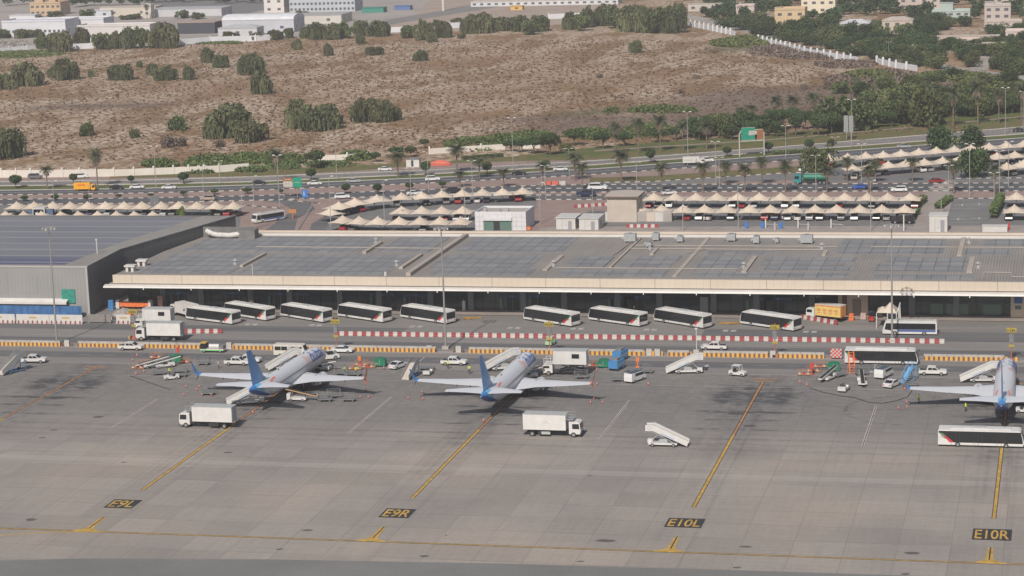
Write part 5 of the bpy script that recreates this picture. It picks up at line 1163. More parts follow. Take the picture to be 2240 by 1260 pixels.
# tall masts
def make_mast(h=25.5):
    def f():
        o=empty('light_mast'); m=MB(); m.cyl((0,0,0),(0,0,h),.24,.11,n=10); m.build('pole',mat('mast_grey',(.27,.265,.25),.5,.2,.05,.5),o)
        m=MB()
        for i in range(10): a=2*math.pi*i/10; b=2*math.pi*(i+1)/10; m.bar((math.cos(a)*1.3,math.sin(a)*1.3,h),(math.cos(b)*1.3,math.sin(b)*1.3,h),.09)
        for i in range(4): a=math.pi*i/2; m.bar((0,0,h),(math.cos(a)*1.3,math.sin(a)*1.3,h),.08)
        m.build('head_ring',SIL,o)
        for i in range(8):
            a=2*math.pi*i/8; m=MB(); m.box(-.2,.2,-.15,.15,-.2,.15); l=m.build('floodlight',UNIT if i%2 else CREAM,o); l.location=(math.cos(a)*1.35,math.sin(a)*1.35,h-.15); l.rotation_euler=(0,0,a)
        m=MB(); m.box(-.7,.7,-.7,.7,0,.6); m.build('base_block',CONC,o); return o
    return f
for px,py,lb in ((125,753,'tall grey light mast in front of the grey hall'),(975.5,763,'tall grey light mast in the middle of the apron edge')):
    p=G(px,py); place('mast',make_mast(),(p.x,p.y,.02),0,lb,'light mast','tall apron light masts')
p=G(1951.5,749); place('mast',None,(p.x,p.y,.02),0,'tall grey light mast by the short navy-striped bus','light mast','tall apron light masts',scale=(1,1,.955))
p=G(1533,765); m=MB(); m.cyl((0,0,0),(0,0,5.4),.09,.07,n=8); m.box(-.25,.25,-.2,.2,5.4,5.7); o=m.build('camera_pole',LIPW); o.location=(p.x,457.3,.02); tag(o,'thin white camera pole rising from the gap in the striped wall','pole')
# white and yellow service hatches in the striped wall gaps
def make_hatch():
    o=empty('service_post'); m=MB(); m.box(-.55,.55,-.3,.3,0,1.3); m.build('cabinet',BWH,o)
    for s in (1,-1): m=MB(); m.cyl((s*1.0,-.3,0),(s*1.0,-.3,.95),.2,n=8); m.build('bollard',STW,o)
    return o
for px,lb in ((132,'service cabinet with striped bollards at the left mast foot'),(1010,'service cabinet with striped bollards right of the middle mast'),(1430,'left one of two service cabinets in the wide wall gap'),(1448,'right one of two service cabinets in the wide wall gap'),(1533,'service cabinet at the foot of the camera pole'),(1700,'service cabinet at the foot of the right stand sign'),(498,'service cabinet at the wall end right of the lavatory truck'),(945,'service cabinet left of the middle mast foot')):
    place('hatch',make_hatch,(X_(px),456.8,.02),0,lb,'cabinet','service cabinets in the wall gaps')
# cones
def make_cone():
    o=empty('traffic_cone'); m=MB(); m.cyl((0,0,.04),(0,0,.8),.19,.04,n=8); m.build('cone',mat('cone_red',(.50,.09,.07),.55),o); m=MB(); m.box(-.25,.25,-.25,.25,0,.05); m.build('base',CHS,o)
    m=MB(); m.cyl((0,0,.38),(0,0,.52),.135,.10,n=8,cap=False); m.build('white_band',BWH,o); return o
CN=[(553,905,'red cone on the yellow line behind the left-hand jet'),(1058,923,'red cone on the yellow line behind the middle jet'),(1418,843,'red cone right of the white van by the middle jet')]
for px,py,lb in CN: place('cone',make_cone,at(px,py,ZA),0,lb,'cone',scale=.95)
CG={'left wing tip cluster of the left-hand jet':[(403,866),(407,848),(430,855),(442,866),(436,848),(462,866)],'right wing tip cluster of the left-hand jet':[(788,871),(806,871),(801,856)],'left wing tip cluster of the middle jet':[(893,873),(925,875),(923,860)],'right wing tip cluster of the middle jet':[(1292,883),(1318,883),(1299,874),(1306,842)],'left wing tip cluster of the right-hand jet':[(1965,895),(1984,893),(1983,882),(1979,853)]}
for g,ps in CG.items():
    for px,py in ps: place('cone',make_cone,at(px,py,ZA),0,'red cone in the '+g,'cone','red cones in the '+g,scale=.85)
for px,py,lb in ((1390,775,''),): pass
for i,(px,py) in enumerate(((298,820),(315,815),(290,790),(300,780))): place('cone',make_cone,at(px,py,ZA),0,'red cone among the cluster left of the paired belt loaders','cone','red cones left of the paired belt loaders',scale=1.0)
for i,(px,py) in enumerate(((1765,845),(1750,838),(840,808),(845,800),(1305,812))): place('cone',make_cone,at(px,py,ZA),0,['red cone near the maroon line by the right green container','red cone at the coiled hose by the right stand','red cone touching the green container near the left-hand jet','red cone behind the green container near the left-hand jet','red cone beside the green container near the middle jet'][i],'cone',scale=.95)
# orange poles and red totems
def make_totem(mt,h):
    def f():
        m=MB(); m.cyl((0,0,0),(0,0,h),.16,.12,n=8); m.box(-.4,.4,-.4,.4,0,.15); m.box(-.3,.3,-.05,.05,h*.55,h); return m.build('marker_post',mt)
    return f
for k,(px,py,h,mt,lb) in enumerate(((1276,817,3.3,RED,'red and white marker post right of the raised high-lift truck'),(390,782,2.2,RED,'red marker post behind the left belt loaders'),(787,800,2.0,ORG,'orange marker post by the chock racks near the left-hand jet'),(1776,820,2.4,RED,'red marker post left of the right-hand chock racks'),(1395,803,2.0,ORG,'thin orange post right of the blue power unit'))):
    p=at(px,py,ZA); o=make_totem(mt,h)(); o.location=p; tag(o,lb,'post')
# orange engine-access frame (x-lattice ladder) by the passing bus
p=G(1865,818); o=empty('access_ladder',(p.x,p.y,ZA),.3); m=MB()
for s in (1,-1): m.bar((s*.5,0,0),(s*.5,1.2,4.2),.14); m.bar((s*.5,2.0,0),(s*.5,1.2,4.2),.1)
m.build('frame',ORG,o); m=MB()
for i in range(9): t=(i+.5)/9; m.bar((-.5,1.2*t,4.2*t),(.5,1.2*t,4.2*t),.09)
m.build('rungs',ORG,o); tag(o,'tall orange access ladder in front of the passing bus','ladder')
# hoses on the ground
for k,(pts,lb) in enumerate((([(1995,855),(1985,868),(1960,877),(1930,882),(1900,880),(1870,870),(1840,866),(1800,858),(1770,848)],'black hose from the blue steps to the hydrant at the right stand'),([(285,822),(330,838),(365,850),(372,852)],'black hose running from the red cones at the left stand'))):
    q=[G(a,b,.07) for a,b in pts]; m=MB()
    for a,b in zip(q,q[1:]): m.cyl(a,b,.07,n=5,cap=False)
    tag(m.build('hose',TYR),lb,'hose')
# ---- people: one continuous body mesh grown over a posed skeleton
def human(pose,vest,trouser,key):
    def f():
        o=empty('person')
        bm=bmesh.new()
        V={}
        def v(n,x,y,z): V[n]=bm.verts.new((x,y,z))
        sp,ar=pose
        v('pel',0,0,.95);v('chest',.02,0,1.25);v('neck',.03,0,1.48);v('head',.05,0,1.60);v('crown',.04,0,1.74)
        for s,q in ((1,'l'),(-1,'r')):
            v('hip'+q,0,s*.10,.90); v('kn'+q,.04+s*sp*.5,s*.12,.50); v('an'+q,s*sp-.02,s*.13,.09); v('toe'+q,s*sp+.16,s*.14,.04)
            v('sh'+q,.02,s*.20,1.42); v('el'+q,.02+ar*.2,s*.27,1.14); v('wr'+q,.1+ar*.5,s*.25,.92+ar*.25); v('ha'+q,.13+ar*.6,s*.24,.84+ar*.28)
        for a,b in [('pel','chest'),('chest','neck'),('neck','head'),('head','crown')]+[(x+q,y+q) for q in 'lr' for x,y in (('hip','kn'),('kn','an'),('an','toe'),('sh','el'),('el','wr'),('wr','ha'))]+[('pel','hipl'),('pel','hipr'),('chest','shl'),('chest','shr')]: bm.edges.new((V[a],V[b]))
        rad=dict(pel=.15,chest=.17,neck=.06,head=.095,crown=.07,hip=.10,kn=.065,an=.05,toe=.04,sh=.07,el=.05,wr=.035,ha=.04)
        me=bpy.data.meshes.new('body'); names={x:k for k,x in V.items()}; order=[names[x] for x in bm.verts]
        bm.to_mesh(me); bm.free(); b=bpy.data.objects.new('body',me); scn.collection.objects.link(b); b.parent=o
        md=b.modifiers.new('s','SKIN'); 
        for i,nm in enumerate(order):
            r=rad.get(nm) or rad.get(nm[:-1]); me.skin_vertices[0].data[i].radius=(r,r); me.skin_vertices[0].data[i].use_root=(nm=='pel')
        b.modifiers.new('u','SUBSURF').levels=1
        bpy.context.view_layer.update()
        m2=bpy.data.meshes.new_from_object(b.evaluated_get(bpy.context.evaluated_depsgraph_get())); b.modifiers.clear(); b.data=m2
        m2.materials.clear(); 
        for q in (SKN,vest,trouser,BOOT): m2.materials.append(q)
        for p in m2.polygons:
            z=p.center.z; y=abs(p.center.y); p.material_index=3 if z<.13 else 2 if z<.93 and y<.2 else 0 if (z>1.5 or z<1.0 and y>=.2) else 1; p.use_smooth=True
        m=MB(); m.loft([[(.04+math.cos(2*math.pi*i/10)*r,math.sin(2*math.pi*i/10)*r,z) for i in range(10)] for z,r in ((1.66,.12),(1.74,.115),(1.80,.05))]); m.build('cap',trouser,o)
        return o
    return f
SKN=mat('skin_brown',(.26,.15,.10),.6); BOOT=mat('boot_black',(.02,.02,.02),.7); TRN=mat('trouser_navy',(.03,.035,.06),.8); TRG=mat('trouser_grey',(.10,.10,.11),.8); SHW=mat('shirt_pink',(.50,.36,.34),.8)
PP=[(1027,818,(.05,.1),HVG,TRN,'person in a hi-vis vest walking above the left wing of the middle jet'),(980,807,(.0,.2),HVG,TRN,'person in a hi-vis vest beside the pickup near the middle jet'),(2010,883,(.22,.1),HVG,TRN,'person in hi-vis striding below the left wing of the right-hand jet'),(2112,901,(.15,.1),HVG,TRN,'person in a bright vest and navy trousers below the right-hand jet'),(755,818,(.05,.6),HVG,TRG,'person in hi-vis handling bags above the right wing of the left-hand jet'),(779,820,(.0,.5),HVG,TRG,'person in hi-vis near the wing tip of the left-hand jet'),(478,806,(.05,.2),SHW,TRG,'person in a pale shirt right of the grey cage cart'),(696,878,(.05,.4),SHW,TRG,'person loading bags at the tan belt loader'),(371,827,(.0,.5),HVG,TRN,'person in hi-vis driving the tug at the left'),(1388,684,(.0,.2),HVG,TRN,'person in hi-vis by the terminal doors behind a bus'),(2190,905,(.05,.2),HVG,TRN,'person in hi-vis in the shadow under the right-hand jet'),(1108,802,(.0,.2),HVG,TRN,'person in hi-vis on the ground by the stairs of the middle jet')]
for i,(px,py,ps,ve,tr,lb) in enumerate(PP):
    p=at(px,py,ZA); place('p%d%s'%(int(ps[0]*100),ve.name[:3]+tr.name[-2:]+str(ps[1])),human(ps,ve,tr,i),(p[0],p[1],ZA if i!=8 else .5),random.uniform(0,6),lb,'person',scale=1.04)
# ---- terminal-front items
# beige tent with two peaks
p=G(1925,700); q=G(1968,700); o=empty('beige_tent',(p.x,485.6,.02)); L=q.x-p.x
m=MB()
for k,(x0,x1,zp) in enumerate(((0,L*.55,4.4),(L*.3,L,5.3))):
    c=((x0+x1)/2,2.2,zp); 
    for a,b in (((x0,0,3.4),(x1,0,3.4)),((x1,0,3.4),(x1,4.5,3.6)),((x1,4.5,3.6),(x0,4.5,3.6)),((x0,4.5,3.6),(x0,0,3.4))): m.poly([a,b,c])
m.build('canvas',CREAM,o,fix=False)
for x in (0,L*.55,L):
    m=MB(); m.bar((x,0,0),(x,0,3.4),.15); m.build('leg',LIPW,o)
m=MB(); m.bar((L,0,3.4),(L+.5,0,4.6),.2); m.bar((L+.5,0,0),(L+.5,0,4.6),.22); m.bar((L+.5,4,0),(L+.5,4,4.8),.22); m.bar((L+.5,0,4.6),(L+.5,4,4.8),.2); m.build('end_frame',LIPW,o)
tag(o,'beige twin-peaked canvas tent left of the white frame by the terminal','tent')
# building works at the left
p=G(8,695); q=G(180,695); o=empty('blue_hoarding',((p.x+q.x)/2,486.4,.02)); h=(q.x-p.x)/2; m=MB(); m.box(-h-20,h,-.05,.05,0,2.7); m.build('panel',mat('hoarding_blue',(.045,.125,.28),.6,0,.3,.6),o); m=MB()
x=-h-20
while x<h: m.box(x-.04,x+.04,-.1,-.05,0,2.75); x+=1.6
m.build('batten',mat('batten_blue',(.02,.08,.22),.6),o); tag(o,'blue corrugated hoarding under the canopy of the grey hall','hoarding')
def make_hoard(w):
    def f():
        o=empty('site_barrier'); m=MB(); m.box(-w/2,w/2,-.08,.08,.4,2.1); m.build('white_panel',KIO,o); m=MB(); m.box(-w/2,w/2,-.3,.3,0,.45); b=m.build('base',BWH,o)
        x=-w/2+.4
        while x<w/2-.3: m=MB(); m.box(x,x+.35,-.32,-.3,.0,.75); m.build('red_stripe',BRD,b); x+=1.15
        m=MB(); m.box(-.9,.9,-.11,-.09,1.2,1.6); m.build('notice',mat('notice_ochre',(.45,.31,.13),.6),o); return o
    return f
xs_=[X_(-60,715),X_(20,715),X_(95,715),X_(170,715)]
for i,(a,b) in enumerate(zip(xs_,xs_[1:])): place('hoard',make_hoard(xs_[2]-xs_[1]-.1),((a+b)/2,479.5,.02),0,['left','middle','right'][i]+' one of three white site barrier panels below the blue hoarding','barrier','white site barriers')
place('hoard_s',make_hoard(3.4),(X_(258,715),480.5,.02),0,'short white site barrier beside the stand sign at the left','barrier','white site barriers')
o=empty('grey_screen',(X_(203,716),480.5,.02)); m=MB(); m.box(-2.7,2.7,-.05,.05,.3,2.1); m.build('screen',mat('screen_grey',(.20,.185,.175),.8,0,.2,2),o); m=MB(); m.box(-2.6,-2.4,-.3,.3,0,.3); m.box(2.4,2.6,-.3,.3,0,.3); m.build('foot',GRY,o); tag(o,'dull grey mesh screen between white site barriers','screen')
# heap, pipes, orange machine
hp=G(270,690); m=MB(); rs=[]
for r,z in ((3.4,0),(2.9,.5),(2.0,1.0),(.9,1.35),(.1,1.5)): rs.append([(math.cos(2*math.pi*i/14)*r*(1+.18*math.sin(i*2.3)),math.sin(2*math.pi*i/14)*r*.8*(1+.15*math.cos(i*1.7)),z) for i in range(14)])
m.loft(rs); o=m.build('rubble_heap',mat('rubble',(.26,.235,.215),.9,0,.3,1.5,bump=.6)); o.location=(hp.x,hp.y+1,.02); tag(o,'grey rubble heap beside the building works at the left','rubble')
o=empty('roller_machine',(X_(305,672),496.5,.12),0); m=MB(); m.prism([(-3.8,.6),(3.8,.6),(3.8,1.5),(-3.8,1.7)],-.5,.5); m.build('boom',ORG,o); m=MB(); m.box(-4.4,-3.6,-.7,.7,.2,2.2); m.box(3.6,4.2,-.7,.7,.2,2.2); m.build('end_frame',LIPW,o); wheels(o,(-2.6,2.6),.7,.4,.3); tag(o,'long orange machine with white ends in front of the terminal corner','machine')
for px,py,mt,nm,lb,sc in ((242,680,VBL,'blue_sheet','blue sheeted stack at the corner of the grey hall',(1.3,1,2.4)),(350,676,mat('cladding_pink',(.42,.25,.22),.7,0,.2,1),'pink_stack','pink stack of panels near the building works',(1.2,.8,3.0)),(282,694,ORG,'orange_crate','orange crate on the rubble by the stand sign',(1.0,.8,.9)),(235,700,mat('pale_pink_heap',(.50,.38,.36),.8,0,.3,1),'pallet_stack','pale pink pallet stack below the hall corner',(2.2,1,.8)),(330,690,mat('red_sheet',(.45,.10,.08),.7,0,.3,1),'red_stack','red stacked panels left of the high-lift truck',(1.8,.8,1.0))):
    p=G(px,py); m=MB(); 
    for k in range(4): m.box(-.5+.02*k,.5-.03*(k%2),-.5+.03*(k%2),.5,.25*k,.25*k+.22)
    o=m.build(nm,mt); o.location=(p.x,p.y+.6,.1); o.scale=sc; tag(o,lb,'stack')
# goods by the loading bay
for px,py,mt,nm,lb,sc in ((1862,703,ORG,'orange_crate','orange crate stack left of the red forklift',(1.0,1,1.5)),(1900,690,VBL,'blue_crate','blue crate behind the red forklift',(1.4,1,1.1)),(1888,700,mat('pallet_wrap_pink',(.45,.33,.30),.7,0,.2,2),'wrapped_pallet','wrapped pallet beside the red forklift',(1.2,1,1.3)),(1852,688,CONC,'grey_pallet','grey pallet at the loading bay pillar',(1.1,1,1.0)),(1925,697,CHS,'dark_crate','dark crate between forklift and dark van',(1,1,1.2))):
    p=G(px,py); m=MB()
    for k in range(4): m.box(-.5+.02*k,.5-.03*(k%2),-.5+.03*(k%2),.5,.25*k,.25*k+.22)
    o=m.build(nm,mt); o.location=(p.x,p.y+.6,.12); o.scale=sc; tag(o,lb,'crate')
m=MB(); m.cyl((0,0,0),(0,0,2.6),.07,n=6); m.box(-.35,.35,-.3,.3,0,2.2); o=m.build('white_kiosk_box',LIPW); p=G(1013,682); o.location=(p.x,p.y+1,.12); tag(o,'slim white cabinet standing at the terminal glass','cabinet')
p=G(672,668); m=MB(); m.box(-.45,.45,-.3,.3,0,1.9); o=m.build('white_cabinet',LIPW); o.location=(X_(563,668)+0,499,.12); tag(o,'small white cabinet behind the second apron bus','cabinet')
# ================================================================ VEGETATION BUILDERS
def foliage(name,c,r=.25,sc=.5):
    n=N(name,.9,.08); oi=n.node('ShaderNodeObjectInfo'); tc=n.node('ShaderNodeTexCoord')
    f=n.noise(sc,3,.6,vec=tc.outputs['Object']); col=n.ramp(f,(.32,tuple(x*.62 for x in c)),(.52,c),(.7,tuple(min(1,x*1.45) for x in c)))
    mp=n.node('ShaderNodeMapRange'); mp.inputs['To Min'].default_value=1-r; mp.inputs['To Max'].default_value=1+r; n.link(oi.outputs['Random'],mp.inputs['Value'])
    h=n.node('ShaderNodeHueSaturation'); n.link(mp.outputs[0],h.inputs['Value']); mq=n.node('ShaderNodeMapRange'); mq.inputs['To Min'].default_value=.475; mq.inputs['To Max'].default_value=.515; n.link(n.math('FRACT',n.math('MULTIPLY',oi.outputs['Random'],7.3)),mq.inputs['Value']); n.link(mq.outputs[0],h.inputs['Hue']); n.link(col,h.inputs['Color']); return n.out(h.outputs[0])
F_GHAF=foliage('ghaf_leaves',(0.102,0.114,0.057),.18); F_DARK=foliage('dark_leaves',(0.055,0.086,0.036),.2); F_MID=foliage('mid_leaves',(0.098,0.124,0.052),.22); F_LIGHT=foliage('light_leaves',(0.119,0.149,0.054),.2)
F_BUSH=foliage('bush_leaves',(0.098,0.130,0.049),.2); F_DRY=foliage('dry_twigs',(0.155,0.121,0.098),.15); F_PALM=foliage('palm_leaves',(0.082,0.094,0.054),.15,1.0); F_PDRY=foliage('palm_dry_leaves',(.235,.19,.14),.15,1.0); F_SCRUB=foliage('scrub_twigs',(.17,.12,.08),.15,.2)
TRUNK=mat('bark_brown',(.12,.09,.07),.9,0,.2,3); PTR=mat('palm_trunk_bark',(.17,.13,.10),.9,0,.2,3)
def leaf(m,c,s,rnd,droop=False):
    if droop: a=Vector((rnd.uniform(-1,1),rnd.uniform(-1,1),0)).normalized()*s*.32; b=Vector((rnd.uniform(-.15,.15),rnd.uniform(-.15,.15),-1)).normalized()*s*1.1
    else:
        a=Vector((rnd.gauss(0,1),rnd.gauss(0,1),rnd.gauss(0,.6))).normalized(); b=a.cross(Vector((rnd.gauss(0,1),rnd.gauss(0,1),rnd.gauss(0,1)))).normalized()*s*.55; a=a*s*.6
    m.v+= [c-a-b*.5,c+a*.3-b,c+a+b*.5,c-a*.3+b]; n=len(m.v)-4; m.f.append((n,n+1,n+2,n+3)); m.m.append(0)
def crown(kind,seed,n,mt,name='crown'):
    """unit crown: radius about 1, height about 1.2"""
    rnd=random.Random(seed); m=MB(); L=[]
    if kind=='round': L=[(Vector((rnd.gauss(0,.32),rnd.gauss(0,.32),.62+rnd.gauss(0,.12))),rnd.uniform(.42,.60)) for _ in range(9)]
    if kind=='dome':
        for _ in range(17):
            a=rnd.uniform(0,6.28); r=math.sqrt(rnd.random())*.74; L.append((Vector((math.cos(a)*r,math.sin(a)*r,.60*(1-r*r*.6)+rnd.uniform(-.12,.12))),rnd.uniform(.20,.38)))
    if kind=='flat':
        for _ in range(10):
            a=rnd.uniform(0,6.28); r=rnd.uniform(.1,.6); L.append((Vector((math.cos(a)*r,math.sin(a)*r,.72+rnd.uniform(-.05,.1))),rnd.uniform(.28,.40)))
    if kind=='loose':
        for _ in range(16):
            a=rnd.uniform(0,6.28); r=rnd.uniform(.1,.78); L.append((Vector((math.cos(a)*r,math.sin(a)*r,rnd.uniform(.25,.95)*(1-.3*r))),rnd.uniform(.18,.34)))
    if kind=='bush':
        for _ in range(9):
            a=rnd.uniform(0,6.28); r=rnd.uniform(0,.68); L.append((Vector((math.cos(a)*r,math.sin(a)*r,.22*(1-r*.5))),rnd.uniform(.22,.36)))
    droop=kind=='dome'; per=n//len(L)
    for c,r in L:
        for _ in range(per):
            d=Vector((rnd.gauss(0,1),rnd.gauss(0,1),rnd.gauss(.15,1))).normalized()*r*rnd.uniform(.55,1.08)
            if kind=='flat': d.z*=.6
            p=c+d
            if p.z<.02: p.z=rnd.uniform(.02,.15)
            leaf(m,p,rnd.uniform(.07,.13)*(1.25 if droop else 1),rnd,droop and rnd.random()<.75 and d.z<.12*r)
        if droop:
            for _ in range(per//3):   # hanging strands down to the ground
                a=rnd.uniform(0,6.28); q=c+Vector((math.cos(a)*r,math.sin(a)*r,0)); q.z=rnd.uniform(.06,max(.1,c.z)); leaf(m,q,rnd.uniform(.07,.13),rnd,True)
    # darker inner mass keeps the crown from being see-through everywhere
    o=m.build(name,mt,fix=False); return o
def make_tree(kind,seed,n,mt,th=.0):
    def f():
        o=empty('tree' if kind!='bush' else 'bush'); c=crown(kind,seed,n,mt,'crown' if kind!='bush' else 'foliage'); c.parent=o
        if kind!='bush':
            rnd=random.Random(seed); m=MB(); z0=.0; zt=.42 if kind in('round','dome','loose') else .62
            m.cyl((0,0,-th),(.02,.01,zt*.7),.055,.035,n=7)
            for k in range(4):
                a=k*1.57+rnd.uniform(0,1); m.cyl((.01,.01,zt*.5),(math.cos(a)*.32,math.sin(a)*.32,zt+.25),.028,.008,n=5)
            if th: c.location.z=0
            m.build('trunk',TRUNK,o)
        return o
    return f
TREES={}
for k,(kind,n,mt) in dict(ghaf=('dome',2600,F_GHAF),dark=('round',2000,F_DARK),mid=('loose',2200,F_MID),light=('loose',1900,F_LIGHT),flat=('flat',1600,F_DARK),bush=('bush',1000,F_BUSH),dbush=('bush',700,F_DRY),midr=('round',1700,F_MID)).items():
    for s in range(5): TREES[k+str(s)]=make_tree(kind,17*s+len(k),n,mt,.25 if kind in('flat',) else 0)
_tc=[0]
def tree(kind,px,py,wpx,top,lb,grp=None,cat=None,lift=0.0,name=None):
    """foot pixel, crown width in photo pixels, row of the top"""
    p=G(px,py); s=PPM(p); r=wpx/s/2; h=HT(px,py,top); _tc[0]+=1; key=kind+str(_tc[0]%5)
    zs={'dome':.98,'round':1.25,'loose':1.15,'flat':1.1,'bush':.55}[{'ghaf':'dome','dark':'round','mid':'loose','light':'loose','flat':'flat','bush':'bush','dbush':'bush','midr':'round'}[kind]]
    if lift:   # clear trunk below the crown
        pass
    o=place('t_'+key,TREES[key],(p.x,p.y,0),random.uniform(0,6.28),lb,cat or ('bush' if kind in('bush','dbush') else 'tree'),grp,scale=(r*1.08,r*1.08,max(.4,h)/zs)); return o
def trunk_tree(px,py,wpx,top,lb,grp=None,kind='tt'):
    """small tree with a clear bare trunk and ball crown"""
    p=G(px,py); s=PPM(p); r=wpx/s/2; h=HT(px,py,top)
    if kind not in PROTO_T:
        PROTO_T[kind]=1
    o=place('tt'+kind+str(int(px)%2),lambda:_ball(int(px),F_DARK if kind!='tto' else F_MID),(p.x,p.y,0),random.uniform(0,6),lb,'tree',grp,scale=(r,r,h)); return o
PROTO_T={}
def _ball(seed,mt):
    rnd=random.Random(seed); o=empty('tree'); m=MB()
    for _ in range(900):
        d=Vector((rnd.gauss(0,1),rnd.gauss(0,1),rnd.gauss(0,1))).normalized()*rnd.uniform(.55,1.05); leaf(m,Vector((d.x,d.y,.70+d.z*.29)),.16,rnd)
    c=m.build('crown',mt,o,fix=False); m=MB(); m.cyl((0,0,0),(0,0,.6),.08,.06,n=6); m.build('trunk',TRUNK,o); return o
def make_palm(seed,h=8.0):
    def f():
        rnd=random.Random(seed); o=empty('palm_tree'); m=MB(); n=8; lean=rnd.uniform(-.3,.3)
        for i in range(n): t0=i/n;t1=(i+1)/n; m.cyl((lean*t0*t0,0,h*t0),(lean*t1*t1,0,h*t1),.26-.07*t0,.27-.07*t1,n=8,cap=False)
        m.build('trunk',PTR,o)
        def frond(m,az,el,L,w,drp):
            d=Vector((math.cos(az),math.sin(az),0)); sd=Vector((-math.sin(az),math.cos(az),0)); p=Vector((lean,0,h)); a=el; k=6; pts=[p.copy()]
            for i in range(k): p=p+(d*math.cos(a)+Vector((0,0,1))*math.sin(a))*L/k; a-=drp; pts.append(p.copy())
            for i in range(k):
                w0=w*(.35+.65*math.sin(math.pi*min(1,(i+.3)/k*1.05))); w1=w*(.35+.65*math.sin(math.pi*min(1,(i+1.3)/k*1.0))) if i<k-1 else .04
                for s in (1,-1):
                    for q in range(2):
                        A=pts[i].lerp(pts[i+1],q*.5); B=pts[i].lerp(pts[i+1],q*.5+.36); ww=w0+(w1-w0)*q*.5; tip=B+sd*s*ww-Vector((0,0,ww*.35))+(pts[i+1]-pts[i])*.45
                        m.poly([A,B,tip])
        g=MB()
        for i in range(42): frond(g,i*2.4+rnd.uniform(-.2,.2),rnd.uniform(.05,1.25),rnd.uniform(3.1,4.0),1.0,rnd.uniform(.16,.30))
        g.build('crown',F_PALM,o,fix=False); g=MB()
        for i in range(26): frond(g,i*2.4+rnd.uniform(-.2,.2),rnd.uniform(-.95,-.05),rnd.uniform(2.5,3.3),.7,rnd.uniform(.14,.3))
        g.build('dry_skirt',F_PDRY,o,fix=False); return o
    return f
_pc=[0]
def palm(px,py,top,lb,grp='date palms',wpx=None):
    p=G(px,py); h=HT(px,py,top); _pc[0]+=1; s=h/10.3; sw=s
    if wpx: sw=wpx/PPM(p)/6.4
    sw=max(.8,min(1.5,sw)); place('palm%d'%(_pc[0]%3),make_palm(_pc[0]%3+5),(p.x,p.y,0),random.uniform(0,6),lb,'palm tree',grp,scale=(sw,sw,s))
# ================================================================ PARKING CANOPIES
CANV=mat('canopy_canvas',(.54,.455,.365),.75,0,.10,.7,rnd=.07)
def make_canopy(w=5.65,dp=7.4):
    def f():
        o=empty('parking_canopy'); m=MB(); k=6; g=[]
        for j in range(k+1):
            for i in range(k+1):
                u=i/k*2-1; v=j/k*2-1; r=max(abs(u),abs(v)) ; rr=math.hypot(u,v)
                e=1-.09*(1-abs(u)**2 if abs(v)>=.99 else 0)-.0; x=u*w/2*(1-.07*(1-v*v)*abs(u)); y=v*dp/2*(1-.07*(1-u*u)*abs(v))
                z=2.2+1.85*(max(0,1-rr*.80))**1.35+.10*abs(u*v); g.append((x,y,z))
        n=m._a(g)
        for j in range(k):
            for i in range(k): m.f.append((n+j*(k+1)+i,n+j*(k+1)+i+1,n+(j+1)*(k+1)+i+1,n+(j+1)*(k+1)+i)); m.m.append(0)
        m.cyl((0,0,3.9),(0,0,4.15),.22,.16,n=8); m.build('canvas',CANV,o,fix=False,smooth=False)
        m=MB(); m.bar((0,dp*.32,0),(0,dp*.32,2.6),.16); m.bar((0,dp*.32,2.2),(0,0,3.7),.1); m.bar((-w/2,dp*.32,2.42),(w/2,dp*.32,2.42),.1); m.build('post',LIPW,o)
        for x in (-w/2+.05,w/2-.05): m=MB(); m.bar((x,-dp*.45,2.38),(x,dp*.45,2.42),.08); m.build('edge_beam',LIPW,o)
        return o
    return f
CROWS={'long row behind the grey hall':([36,74,115,153,191,230,271,310,352,390,430,471,510],442),
 'row half hidden behind grey hall':([11,51,90,132,170.5,212.5,253.5,293,333],463),
 'curved row left of the white pavilion':([(741,442),(776,434),(824,427),(878,422),(922.5,420),(966,417),(1011,415),(1055,413),(1099,412),(1143,410)],0),
 'short middle row left of the white pavilion':([878,922,966,1012],452),
 'front row left of the white pavilion':([(749,472),(785,474),(826,475),(873,475),(918,475),(962,475),(1007,475)],0),
 'front row right of the beige tower':([1351,1400,1447,1494,1541,1589,1639,1685,1735,1783,1830,1881,1929,1979],449),
 'rear row right of the beige tower':([1430,1476,1522,1567.6,1614,1661,1707.6,1753,1801,1847.6,1897,1942,1991],423),
 'pair at the far right':([(2223,421),(2219,449)],0),
 'upper slanted row by the highway':([(1814,338),(1854,336),(1893.6,333),(1932,331),(1971,328),(2010,325),(2048,322),(2087.5,319),(2124,317),(2163.6,313.5),(2202,310),(2238,308)],0),
 'lower slanted row, upper car park':([(1863.6,359),(1904,357),(1943,353),(1981,350),(2022,347),(2062,343.5),(2100,341),(2181,334),(2220,331)],0),
 'small row at the far right edge':([(2202,356),(2238.6,351)],0)}
CPOS=[]
for rn,(ps,yy) in CROWS.items():
    ps=[(q if isinstance(q,tuple) else (q,yy)) for q in ps]
    W=[G(a,b,3.95) for a,b in ps]
    for i,p in enumerate(W):
        q=W[i+1] if i+1<len(W) else W[i-1]; d=(q-p) if i+1<len(W) else (p-q); h=math.atan2(d.y,d.x)
        if rn.startswith('pair'): h=0;sp=6
        else: sp=min(8,d.length)
        place('canopy',make_canopy(),(p.x,p.y,.05),h,'beige peaked canopy, %s from the left, %s'%(ORD[i],rn),'canopy','beige parking canopies',scale=(sp/5.75,1.0,1.0)); CPOS.append((p,h,rn,i))
p=G(722,458,3.6); place('canopy',None,(p.x,p.y,.05),.9,'beige peaked canopy turned sideways at the left tip of the curved row','canopy','beige parking canopies')
